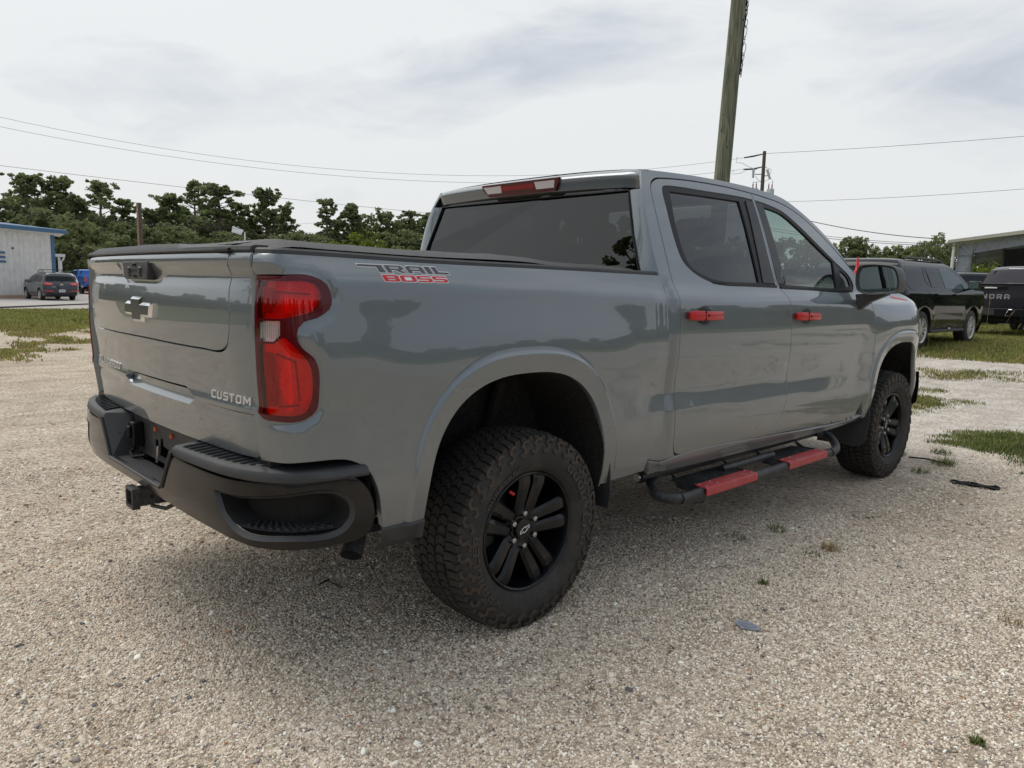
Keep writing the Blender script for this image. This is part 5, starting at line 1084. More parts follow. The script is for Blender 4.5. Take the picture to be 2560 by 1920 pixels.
band(2, 27, 13.8, 2.8, 9000, .06, .005, 6, .25, .14, -.05); band(6, 27, 17.2, 1.6, 5000, .08, .006, 6, .25, .16, .1); band(0, 26, 10.8, 1.0, 6500, .05, .0042, 8, .45, .09, .18); band(2, 23, 8.1, 1.0, 5600, .042, .0036, 9, .8, .07, .12, 1.4); band(10, 24, 6.7, .5, 900, .03, .004, 8, .8, .05, -.35, 1.5)
band(2, 27, 9.4, .6, 900, .05, .005, 7, .6, .07, -.25, 1.3); region(-14, 2, 8, 30, 3000, .3, .08, (1.0, 1.3), .006, 6, .4, .14)
grass_obj('grass', g, GM); grass_obj('dry_grass', g2, GM2); grass_obj('ground_weeds', gd, GM3)
# tall seed stalks in front of the far cars
for i, (az, d, h) in enumerate(((14.2, 17.0, 1.0), (13.6, 17.5, .8), (17.4, 17.5, .75), (18.2, 17.0, .6), (12.9, 17, .6))):
    p = pol(az, d); q = MB(); lx = random.uniform(-.25, .25)
    q.tube([p, p+Vector((lx*.3, 0, h*.5)), p+Vector((lx, .02, h))], [.004, .003, .002], 5); q.tube([p+Vector((lx, .02, h)), p+Vector((lx*1.3, .02, h*1.12))], [.009, .003], 5)
    tag(q.obj('grass_stalk', GM2), ('tall dry seed stalk in front of the black pickup tailgate', 'shorter dry stalk right of the tallest one', 'dry stalk in front of the black SUV running board', 'leaning dry stalk under the rear of the black SUV', 'small dry stalk under the chrome bumper of the black pickup')[i], 'grass stalk', 'dry seed stalks in the grass')
# single tufts on the open gravel
def tuft(loc, r, n, h, m, label):
    q = MB(); blades(q, 0, 0, n, r, h, .0022, 1.6); q.v = [(x, y, z) for x, y, z in q.v]
    tag(link('weed_tuft', q.mesh('weed_tuft', None, False), m, None, loc), label, 'weed', 'weed tufts on the open gravel')
for a in (((1.40, 1.84, 0), .045, 70, .05, GM2, 'reddish dry grass tuft alone on the open gravel'), ((1.372, 1.70, 0), .05, 50, .02, GM3, 'flat dark green weed in front of the reddish tuft'),
          ((1.394, 1.134, 0), .022, 60, .025, GM3, 'small round green tuft above the grey oval plate'), ((2.447, .49, 0), .022, 90, .022, GM3, 'bright green tuft in the bottom right corner'),
          ((2.28, 1.56, 0), .05, 26, .035, GM2, 'thin dry tuft at the right edge of the gravel'), ((1.06, 1.92, 0), .055, 60, .03, GM3, 'dark weed just outside the side step'), ((.97, 1.62, 0), .06, 50, .025, GM3, 'dark weed under the side step'),
          ((.98, 5.0, 0), .09, 130, .05, GM3, 'low weed behind the coiled black strap'), ((1.13, 4.55, 0), .10, 150, .06, GM3, 'weed at the end of the black rod'), ((1.10, 4.10, 0), .07, 90, .04, GM3, 'weed just left of the coiled black strap'), ((.74, 4.62, 0), .08, 110, .05, GM3, 'weed by the front tyre')):
    tuft(*a)
# ================================================================== LITTER ON THE GRAVEL
c = MB(); 
def ellp(cx, cy, a, b, rot, z, n=26): return [(cx+a*math.cos(t)*math.cos(rot)-b*math.sin(t)*math.sin(rot), cy+a*math.cos(t)*math.sin(rot)+b*math.sin(t)*math.cos(rot), z+.006*math.sin(3*t)) for t in [2*math.pi*i/n for i in range(n+1)]]
c.tube(ellp(1.44, 3.97, .085, .040, .25, .010), .009, 6); c.tube(ellp(1.56, 3.98, .09, .036, .15, .013), .009, 6); c.tube([(1.39, 3.95, .014), (1.48, 3.99, .020), (1.56, 3.96, .018), (1.64, 3.99, .012)], .009, 6)
tag(c.obj('coiled_strap', M['trim'], None, 60), 'coiled dark grey strap lying on the gravel right of the front wheel', 'strap')
tag(MB().tube([(.864, 4.553, .012), (1.0, 4.56, .020), (1.17, 4.536, .010)], .007, 6).obj('black_rod', M['trim'], None, 60), 'thin black rod on the gravel beside the front tyre', 'rod')
st = MB().tube([(.105, -.449, .012), (.088, -.382, .016)], .0035, 6); tag(st.obj('twig', M['trim'], None, 60), 'short black twig below the exhaust, left of the pair', 'twig', 'black twigs below the exhaust')
st = MB().tube([(.09, -.392, .012), (.196, -.379, .010)], .003, 6); tag(st.obj('twig', M['trim'], None, 60), 'short black twig below the exhaust, right of the pair', 'twig', 'black twigs below the exhaust')
ov = empty('oval_badge', (1.575, .660, .012), 0, label='grey oval plastic badge lying face down on the gravel', cat='badge'); ov.rotation_euler = (R(8), R(4), R(15))
gp_ = mat('grey_plastic', (.34, .37, .43), .55, var=.2, vscale=90)
MB().lathe([(-.006, .0), (-.006, .95), (.0, 1.0), (.004, .96), (.004, .88), (.001, .85), (.001, 0)], 36, axis='z').obj('badge_plate', gp_, ov, 40).scale = (.050, .024, 1)
for i in range(4): MB().box(-.036+.004*abs(i-1.5), -.0145+i*.0085, .0015, .036-.004*abs(i-1.5), -.0115+i*.0085, .005).obj('badge_rib', gp_, ov)
MB().box(-.018, -.030, -.004, -.006, -.022, .001).obj('badge_tab', gp_, ov)
# ================================================================== POLES AND WIRES
wood = bpy.data.materials.new('pole_wood'); wood.use_nodes = True; t = wood.node_tree; b = t.nodes['Principled BSDF']; b.inputs['Roughness'].default_value = .9
tc_ = t.nodes.new('ShaderNodeTexCoord'); mp_ = t.nodes.new('ShaderNodeMapping'); mp_.inputs['Scale'].default_value = (22, 22, 1.1); t.links.new(tc_.outputs['Object'], mp_.inputs[0])
n_ = t.nodes.new('ShaderNodeTexNoise'); n_.inputs['Scale'].default_value = 1.6; n_.inputs['Detail'].default_value = 8; n_.inputs['Distortion'].default_value = .8; t.links.new(mp_.outputs[0], n_.inputs['Vector'])
r_ = t.nodes.new('ShaderNodeValToRGB'); t.links.new(n_.outputs[0], r_.inputs[0]); r_.color_ramp.elements[0].position = .35; r_.color_ramp.elements[0].color = (.06, .065, .045, 1); r_.color_ramp.elements[1].position = .68; r_.color_ramp.elements[1].color = (.27, .26, .19, 1)
n2_ = t.nodes.new('ShaderNodeTexNoise'); n2_.inputs['Scale'].default_value = .9; t.links.new(tc_.outputs['Object'], n2_.inputs['Vector']); mr = t.nodes.new('ShaderNodeMapRange'); t.links.new(n2_.outputs[0], mr.inputs[0]); mr.inputs[1].default_value = .4; mr.inputs[2].default_value = .65; mr.inputs[4].default_value = .55
x_ = t.nodes.new('ShaderNodeMix'); x_.data_type = 'RGBA'; t.links.new(mr.outputs[0], x_.inputs[0]); t.links.new(r_.outputs[0], x_.inputs[6]); x_.inputs[7].default_value = (.085, .12, .06, 1); t.links.new(x_.outputs[2], b.inputs['Base Color'])
bb = t.nodes.new('ShaderNodeBump'); bb.inputs['Strength'].default_value = .9; bb.inputs['Distance'].default_value = .02; t.links.new(n_.outputs[0], bb.inputs['Height']); t.links.new(bb.outputs[0], b.inputs['Normal'])
oldwood = mat('old_wood', (.10, .075, .06), .9, bump=.5, bscale=30, var=.4, vscale=12); litwood = mat('lit_wood', (.33, .22, .15), .9, bump=.4, bscale=30, var=.3, vscale=14)
wire = mat('wire', (.03, .03, .03), .6)
def lathe_z(pts, n=24): return MB().lathe(pts, n, axis='z', cap=True)
pb_ = pol(31.86, 16.0); pt_ = pol(30.95, 16.0); lean = Vector(((pt_.x-pb_.x)/8.2, (pt_.y-pb_.y)/8.2, 0))
bigp = empty('utility_pole', pb_, label='thick weathered greenish wooden utility pole rising behind the pickup cab, out of the top', cat='utility pole')
H_ = 9.0; q = MB(); rings = []
for i in range(46):
    z = H_*i/45; rr = .172-.0045*z; rings.append([(lean.x*z+(rr+.006*math.sin(5*a_+z*.7)+.003*math.sin(11*a_-z*1.3))*math.cos(a_), lean.y*z+(rr+.006*math.sin(5*a_+z*.7))*math.sin(a_), z) for a_ in [2*math.pi*k/28 for k in range(28)]])
q.loft(rings, True, True, True).obj('trunk', wood, bigp, 60)
def onpole(az_off, z, r=.16):   # point on the pole's surface seen at a side; az_off: -1 left .. 1 right
    vx = Vector((math.cos(R(31.5)), math.sin(R(31.5)), 0)); toward = Vector((math.sin(R(31.5)), -math.cos(R(31.5)), 0)); s_ = az_off; return Vector((lean.x*z, lean.y*z, z))+vx*s_*r+toward*math.sqrt(max(0, 1-s_*s_))*r
for (s_, z_, a_, b_) in ((-.55, 4.32, .03, .05), (-.45, 4.62, .025, .03), (.45, 3.55, .018, .02), (.3, 4.0, .012, .03), (-.6, 3.3, .015, .02), (.85, 6.4, .015, .025)):
    p = onpole(s_, z_, .150); MB().lathe([(-.006, .3), (.002, 1.0), (.007, .55), (.007, 0)], 12, axis='y').obj('knot', M['dark'], bigp, loc=p, rz=R(31.5)).scale = (a_*.8, 1, b_)
for k in range(9):
    zz = 5.55+k*.16; w = MB(); rr = .035+.03*random.random(); cen = onpole(1.05, zz, .158+.01*(k % 3)); vx = Vector((math.cos(R(31.5)), math.sin(R(31.5)), 0))
    w.tube([cen+vx*(rr*.6*math.cos(t))+Vector((0, 0, rr*2.2*math.sin(t)))+Vector((0, .02*math.sin(2*t), 0)) for t in [2*math.pi*i/16 for i in range(17)]], .006, 5).obj('cable_loop', M['trim'], bigp, 60)
MB().tube([onpole(1.06, z, .15) for z in (5.4, 5.9, 6.6, 7.4, 8.2)], .012, 6).obj('cable', M['trim'], bigp, 60)
MB().tube([onpole(1.0, z, .165)+Vector((.03*math.sin(z*6), 0, 0)) for z in (5.35, 5.6, 5.9, 6.2, 6.6, 7.0, 7.5)], .009, 6).obj('cable', M['trim'], bigp, 60)
# far pole with transformers
D2 = 60; sp = empty('transformer_pole', pol(28.72, D2), label='distant dark utility pole with insulators and two grey transformer cans', cat='utility pole')
vx = Vector((math.cos(R(28.7)), math.sin(R(28.7)), 0)); Zt = zat(.1696, D2)-sp.location.z
MB().tube([(0, 0, 0), tuple(vx*.03+Vector((0, 0, Zt*.5))), tuple(vx*.03+Vector((0, 0, Zt)))], [.17, .15, .125], 12).obj('trunk', oldwood, sp, 60)
def sz(s_): return zat(s_, D2)-sp.location.z
gt = mat('transformer_grey', (.42, .46, .46), .5)
for off, s_ in ((-.50, .1243), (.62, .1232)):
    c0 = vx*off; o = MB().lathe([(-.75, .20), (-.72, .27), (.0, .27), (.03, .25), (.06, .1), (.06, 0)], 20, tuple(c0+Vector((0, 0, sz(s_)))), 'z', True).obj('transformer_can', gt, sp, 40)
    for k in (-.13, .10): MB().lathe([(0, .03), (.05, .06), (.1, .03), (.15, .055), (.2, .03), (.26, .05), (.34, .02), (.5, .01)], 10, tuple(c0+vx*k+Vector((0, 0, sz(s_)+.06))), 'z', True).obj('bushing', M['plate'] if k > 0 else mat('bushing_red', (.25, .08, .05), .5), o, 60)
    MB().tube([c0*.25+Vector((0, 0, sz(s_)-.3)), c0*.8+Vector((0, 0, sz(s_)-.3))], .05, 6).obj('bracket', M['plate'], sp)
for off, s_ in ((-.55, .1420), (.42, .1400)):
    c0 = vx*off+Vector((0, 0, sz(s_))); MB().tube([c0-vx*.12+Vector((0, 0, .45)), c0+vx*.12*(1 if off > 0 else -1)+Vector((0, 0, -.25))], [.10, .085], 8).obj('cutout_fuse', gt, sp, 60); MB().tube([c0, vx*.05+Vector((0, 0, sz(s_)))], .03, 6).obj('bracket', M['plate'], sp)
for s_, e_ in ((.1665, .1625), (.1510, .1485)):
    MB().tube([Vector((0, 0, sz(s_))), -vx*.75+Vector((0, 0, sz(s_)-.15)), -vx*1.4+Vector((0, 0, sz(e_)))], [.04, .065, .05], 8).obj('insulator', M['plate'], sp, 60)
for pts in ([(-1.9, .1635), (-1.95, .1570), (-1.5, .1560), (-1.1, .1520), (-.5, .1480)], [(-2.1, .1480), (-2.2, .1430), (-1.6, .1435), (-1.2, .1475), (-.4, .1480)], [(.1, .1510), (.6, .1470), (.55, .1420)], [(.15, .1330), (.6, .1370), (.75, .1330), (.7, .128)], [(-.1, .1330), (-.6, .1320), (-.7, .128)], [(-.5, .1400), (-.3, .1350), (0, .1330)]):
    MB().tube([vx*a+Vector((0, 0, sz(b))) for a, b in pts], .014, 5).obj('jumper_wire', wire, sp, 60)
# stub pole at the left
sb_ = empty('cut_pole', pol(72.82, 45), label='cut off brown wooden pole standing behind the tailgate, before the pines', cat='pole'); zt = zat(.0843, 45)-sb_.location.z
MB().tube([(0, 0, 0), (0, 0, zt)], [.145, .125], 14).obj('post', oldwood, sb_, 60); v7 = Vector((math.cos(R(72.8)), math.sin(R(72.8)), 0)); q = MB(); c0 = -v7*.085+Vector((math.sin(R(72.8)), -math.cos(R(72.8)), 0))*.08
q.tube([c0, c0+Vector((0, 0, zt-.04))], .055, 8).obj('board', litwood, sb_, 60)  # no separate board: the post's lit left side, light put into a paler colour
MB().lathe([(0, .05), (.03, .05)], 8, (0, 0, 0), 'y', True).obj('cap', gt, sb_, loc=Vector((.09, -.14, zt-.38)))
# solar lamp post
so = empty('solar_lamp', pol(66.12, 70), label='small white solar panel lamp on a thin post in front of the trees', cat='lamp'); zt = zat(.0560, 70)-so.location.z
MB().tube([(0, 0, 0), (0, 0, zt)], .06, 6).obj('post', M['white'], so, 60)
v6 = Vector((math.cos(R(66)), math.sin(R(66)), 0)); MB().loft([[tuple(-v6*1.0+Vector((0, 0, zt+.45))), tuple(-v6*.15+Vector((0, 0, zt+.15))), tuple(-v6*.05+Vector((0, -.3, zt-.25))), tuple(-v6*.8+Vector((0, -.3, zt-.05)))], [tuple(-v6*1.0+Vector((0, .06, zt+.47))), tuple(-v6*.15+Vector((0, .06, zt+.17))), tuple(-v6*.05+Vector((0, -.24, zt-.21))), tuple(-v6*.8+Vector((0, -.24, zt-.01)))]], True, True, True).obj('panel', M['white'], so)
def wirerun(a, b, label, r=.012, sag=0.0, n=40, kinks=None):
    A, B = Vector(a), Vector(b); pts = [A.lerp(B, i/n)-Vector((0, 0, 4*sag*(i/n)*(1-i/n))) for i in range(n+1)]
    tag(MB().tube(pts, r, 5).obj('power_line', wire, None, 60), label, 'power line', 'overhead power lines')
def PZ(az, d, s_): p = pol(az, d); p.z = zat(s_, d); return p
ipt = sp.location+(-vx*1.4+Vector((0, 0, sz(.1625)))); ipt2 = sp.location+(-vx*1.4+Vector((0, 0, sz(.1485))))
wirerun(ipt, PZ(88, 62, .185), 'topmost wire on the left, running to the transformer pole', .010, 3.2)
wirerun(ipt2, PZ(88, 60, .172), 'second wire on the left, just under the topmost', .010, 2.75)
wirerun(PZ(36, 60, .070), PZ(88, 52, .119), 'lowest wire crossing the sky above the pines on the left', .011, .35)
wirerun(PZ(40, 66, .115), PZ(64, 80, .066), 'faint wire crossing down over the trees beside the cab', .009, .2)
wirerun(PZ(60, 55, .058), PZ(86, 55, .066), 'faint wire in front of the pines behind the tailgate', .009, .1)
wirerun(PZ(52, 55, .050), PZ(86, 55, .080), 'upper faint wire in front of the pines on the left', .009, .6)
wirerun(sp.location+Vector((0, 0, sz(.1668))), PZ(6, 58, .172), 'top wire running right from the transformer pole', .013, .15)
wirerun(PZ(28.4, 60, .108), PZ(6, 58, .121), 'middle wire at the right, over the black SUV', .012, .25)
wirerun(PZ(29.5, 46, .106), PZ(17.0, 42.5, .0622), 'thick twisted service cable dropping to the steel shed', .020, .35)
wirerun(PZ(29, 44, .080), PZ(16.5, 42.2, .0566), 'upper of the two thin cables ending at the shed corner', .012, .22)
wirerun(PZ(29, 44, .077), PZ(16.3, 42.0, .0545), 'lower of the two thin cables ending at the shed corner', .014, .22)
tag(MB().tube([pol(92, 36.5, .05), pol(81, 38.6, .05), pol(78, 41.5, .07), pol(73, 47, .10), pol(66, 52, .1)], .035, 6).obj('ground_cable', wire, None, 60), 'dark cable lying across the pavement before the parked cars', 'cable')
# ================================================================== BUILDINGS
wsteel = mat('white_sheet_steel', (.80, .785, .75), .5, var=.06, vscale=3, dirt=(.40, .37, .33), dscale=2.0, damt=.35); bsteel = mat('blue_steel', (.06, .15, .27), .42, dirt=(.10, .2, .3), dscale=3, damt=.4)
bl_ = empty('steel_building', pol(77.86, 57), label='low white sheet steel building with blue corner trim and blue eave', cat='building')
P0 = pol(77.86, 57); P1 = pol(80.94, 55); P0.z = P1.z = bl_.location.z
dirw = (P1-P0).normalized(); nrm = Vector((dirw.y, -dirw.x, 0)); nrm = nrm if nrm.dot(CAMP-P0) > 0 else -nrm
def wl(u, d, z): return tuple(dirw*u+nrm*d+Vector((0, 0, z)))
hz0 = zat(.0424, 57)-bl_.location.z
def htop(u): return hz0+.02*u
pw = .34
pm = None
for i in range(36):
    u0 = .22+i*pw; q = MB(); h = 5.0
    prof = [(0, 0), (.03, .0), (.045, .03), (.085, .03), (.10, 0), (.20, 0), (.21, .008), (.22, 0), (.27, 0), (.28, .008), (.29, 0), (pw-.012, 0)]
    q.loft([[wl(u0+a, b, .20) for a, b in prof], [wl(u0+a, b, htop(u0+a)) for a, b in prof]], False).obj('wall_panel', wsteel, bl_)
q = MB(); q.loft([[wl(-.02, .04, 0), wl(.22, .04, 0), wl(.22, -.1, 0), wl(-.02, -.1, 0)], [wl(-.02, .04, htop(0)), wl(.22, .04, htop(0)), wl(.22, -.1, htop(0)), wl(-.02, -.1, htop(0))]], True, True, True).obj('corner_trim', bsteel, bl_)
q = MB(); q.loft([[wl(-.55, .55, hz0+.10), wl(-.55, .55, hz0+.34), wl(-.55, .40, hz0+.38), wl(-.55, .40, hz0+.10)], [wl(14, .55, hz0+.38), wl(14, .55, hz0+.62), wl(14, .40, hz0+.66), wl(14, .40, hz0+.38)]], True, True, True).obj('eave_gutter', bsteel, bl_, bevel=.03)
q = MB(); q.loft([[wl(-.5, .42, hz0+.12), wl(14, .42, hz0+.40)], [wl(-.5, -.1, hz0-.06), wl(14, -.1, hz0+.22)]], False).obj('soffit', wsteel, bl_)
q = MB(); q.loft([[wl(-.5, .45, hz0+.36), wl(14, .45, hz0+.64)], [wl(-.5, -9, hz0+1.2), wl(14, -9, hz0+1.48)]], False).obj('roof', bsteel, bl_)
MB().loft([[wl(0.02, -.02, 0), wl(14, -.02, 0), wl(14, -12, 0), wl(.02, -12, 0)], [wl(.02, -.02, hz0), wl(14, -.02, hz0), wl(14, -12, hz0), wl(.02, -12, hz0)]], True, False, True).obj('inner_wall', wsteel, bl_)
MB().loft([[wl(.2, .05, 0), wl(14, .05, 0), wl(14, -.05, 0), wl(.2, -.05, 0)], [wl(.2, .05, .20), wl(14, .05, .20), wl(14, -.05, .20), wl(.2, -.05, .20)]], True, False, True).obj('plinth', mat('salmon_kerb', (.50, .34, .24), .8, var=.1), bl_)
for k, zz in enumerate((1.98, 1.71, 1.44)): 
    z_ = zz+.72; MB().loft([[wl(3.14-.02*k, .045, z_), wl(4.0, .045, z_), wl(4.0, .045, z_+.13), wl(3.18, .045, z_+.13)], [wl(3.14-.02*k, .06, z_), wl(4.0, .06, z_), wl(4.0, .06, z_+.13), wl(3.18, .06, z_+.13)]], True, True, True).obj('sign_letter_stroke', bsteel, bl_)
MB().lathe([(0, .05), (.04, .06)], 8, wl(2.68, .03, 3.05), 'x', True).obj('wall_light', M['dark'], bl_)
po = empty('porch', pol(77.60, 63), label='white porch with a downpipe behind the steel building', cat='porch'); z1 = zat(.0185, 63)-po.location.z; vv = Vector((math.cos(R(77.5)), math.sin(R(77.5)), 0))
def wv(u, d, z): return tuple(vv*u-Vector((math.sin(R(77.5)), -math.cos(R(77.5)), 0))*(-d)+Vector((0, 0, z)))
for nm, (u0, u1, za, zb, dd) in dict(roof=(-1.3, .36, z1, z1+.16, 2.0), post=(-.10, .05, 0, z1, .12)).items():
    MB().loft([[wv(u0, 0, za), wv(u1, 0, za), wv(u1, dd, za), wv(u0, dd, za)], [wv(u0, 0, zb), wv(u1, 0, zb), wv(u1, dd, zb), wv(u0, dd, zb)]], True, True, True).obj(nm, M['white'], po)
MB().tube([wv(.28, -.05, z1), wv(.25, -.05, z1-.18), wv(.10, -.05, z1-.30), wv(.10, -.05, .1)], .05, 8).obj('downpipe', M['white'], po, 60)
# open steel shed on the right
pst = mat('flaking_blue_paint', (.34, .37, .42), .6, var=.12, vscale=1.6, dirt=(.16, .10, .07), dscale=3.2, damt=.8, bump=.3, bscale=4); cream = mat('cream_sheet', (.52, .50, .42), .55, dirt=(.3, .27, .2), dscale=2, damt=.4)
DS = 42; sh_ = empty('steel_shed', pol(15.0, DS), label='open steel frame shed with flaking pale blue columns and a cream roof edge', cat='shed'); su = Vector((math.cos(R(15)), math.sin(R(15)), 0)); sdp = Vector((-math.sin(R(15)), math.cos(R(15)), 0))
def sp3(u, z, d): return tuple(su*u+sdp*d+Vector((0, 0, z-sh_.location.z)))
def uz(az, s_): u = DS*math.tan(R(15-az)); return u, zat(s_, math.hypot(DS, u))
def sprism(nm, pl, d0, d1, m, bev=0): return MB().prism(pl, lambda u, w, d: sp3(u, w, d), d0, d1).obj(nm, m, sh_, bevel=bev)
c0_ = uz(16.14, .0556); c1_ = uz(15.40, .0442); cb0 = uz(16.24, .0189); cb1 = uz(15.46, .0189)
def frame(d, nm='column', nr='rafter'):
    colp = [(cb0[0]-.03, sh_.location.z-.2), (cb1[0]-.12, sh_.location.z-.2), cb1, c1_, (c1_[0]+.06, uz(15.3, .0466)[1]), (uz(15.25, .0575)[0], uz(15.25, .0575)[1]), uz(16.14, .0570)]
    sprism(nm, colp, d, d+.03, pst); 
    for a, b in ((0, 6), (2, 3)):
        p, q_ = colp[a], colp[b]; sprism('flange', [(p[0]-.012, p[1]), (p[0]+.012, p[1]), (q_[0]+.012, q_[1]), (q_[0]-.012, q_[1])], d-.10, d+.13, pst)
    r0 = uz(15.25, .0470); r1 = uz(12.64, .0543); r2 = uz(12.64, .0656); r3 = uz(15.25, .0577)
    ex_ = 4.0; sl1 = (r1[1]-r0[1])/(r1[0]-r0[0]); sl2 = (r2[1]-r3[1])/(r2[0]-r3[0])
    R1 = (r1[0]+ex_, r1[1]+sl1*1.0*ex_*1.2); R2 = (r2[0]+ex_, r2[1]+sl2*ex_)
    sprism(nr, [r0, R1, R2, r3], d, d+.03, pst)
    for p, q_ in ((r0, R1), (r3, R2)): sprism('flange', [(p[0], p[1]-.012), (q_[0], q_[1]-.012), (q_[0], q_[1]+.012), (p[0], p[1]+.012)], d-.10, d+.13, pst)
    k0 = (c1_[0]-.62, c1_[1]+.62); sprism('knee_stiffener', [(c1_[0]-.03, c1_[1]), (c1_[0]+.03, c1_[1]+.03), (k0[0]+.03, k0[1]+.03), (k0[0]-.03, k0[1])], d-.09, d, pst)
    sprism('knee_plate', [(c0_[0]+.02, c1_[1]-.02), (c1_[0], c1_[1]-.02), (c1_[0], c1_[1]+.0), (c0_[0]+.02, c1_[1])], d-.09, d, pst); sprism('knee_plate', [(r0[0]-.01, r0[1]), (r0[0]+.01, r0[1]), (r3[0]+.01, r3[1]), (r3[0]-.01, r3[1])], d-.09, d, pst)
frame(0); frame(7.5); frame(15)
e0 = uz(16.75, .0577); e1 = uz(12.7, .0656); e2 = uz(12.72, .0699); e3 = uz(16.75, .0600); sl = (e2[1]-e3[1])/(e2[0]-e3[0]); X9 = 4.5
sprism('roof', [e0, (e1[0]+X9, e1[1]+sl*X9), (e2[0]+X9, e2[1]+sl*X9), e3], -.5, 16, cream); sprism('roof_edge', [(e0[0]-.02, e0[1]-.02), (e1[0]+X9, e1[1]+sl*X9-.02), (e2[0]+X9, e2[1]+sl*X9+.02), (e3[0]-.02, e3[1]+.02)], -.56, -.5, cream)
MB().tube([sp3(-1.25, e0[1]+.06, .1), sp3(-1.10, 3.55+.35, .1), sp3(-1.03, 3.40+.35, .1), sp3(-1.10, .3, .1)], .075, 8).obj('downpipe', M['white'], sh_, 60)
dk = mat('shed_dark_sheet', (.05, .052, .055), .8, var=.3, vscale=2)
sprism('end_wall', [(1.02, sh_.location.z), (6.2, sh_.location.z), (6.2, 4.2), (1.02, 3.65)], 4.0, 4.1, dk); sprism('side_wall', [(1.0, sh_.location.z), (1.06, sh_.location.z), (1.06, 3.70), (1.0, 3.70)], 1.2, 4.0, dk)
pile = MB(); rows = []
for i in range(9):
    t = i/8; rows.append([sp3(1.35+.5*k+.9*t+.05*math.sin(9*k+5*t), max(sh_.location.z, 2.85*(1-(1-t)**1.2)+.12*math.sin(7*k+i)), 2.4+1.4*t) for k in range(9)])
tag(pile.loft([[tuple(Vector(p)+sh_.location) for p in r] for r in rows], False).obj('mulch_pile', mat('mulch', (.20, .15, .12), .95, bump=.8, bscale=6, var=.4, vscale=4), None, 60), 'brown heap of material inside the dark end of the steel shed', 'pile')
# ================================================================== OTHER VEHICLES
def rear_wheel_far(r, w, rimm, ns=5, name='wheel'):
    e = empty(name)
    MB().lathe([(-w/2, r*.62), (-w/2-.004, r*.8), (-w*.42, r*.95), (-w*.3, r), (w*.3, r), (w*.42, r*.95), (w/2+.004, r*.8), (w/2, r*.66)], 40).obj('tyre', M['rubber'], e, 30)
    q = MB(); q.lathe([(w/2-.01, r*.66), (w/2, r*.645), (w/2-.02, r*.60), (0, r*.58), (-w/2, r*.58)], 36)
    for k in range(ns):
        for s in (-1, 1):
            a = 2*math.pi*k/ns; ca, sa = math.cos(a), math.sin(a); st = []
            for t in (0, .5, 1):
                rr = r*(.10+.52*t); o = s*r*(.03+.085*t); hw = r*.04
                st.append([(w/2-.07, ca*rr-sa*(o-hw), sa*rr+ca*(o-hw)), (w/2-.022, ca*rr-sa*(o-hw), sa*rr+ca*(o-hw)), (w/2-.022, ca*rr-sa*(o+hw), sa*rr+ca*(o+hw)), (w/2-.07, ca*rr-sa*(o+hw), sa*rr+ca*(o+hw))])
            q.loft(st, True, True, True)
    q.lathe([(w/2-.05, r*.16), (w/2-.02, r*.14), (w/2-.015, 0)], 20); q.obj('rim', rimm, e, 30)
    MB().lathe([(w/2-.10, r*.58), (w/2-.10, 0)], 20).obj('brake_disc', M['dark'], e)
    return e
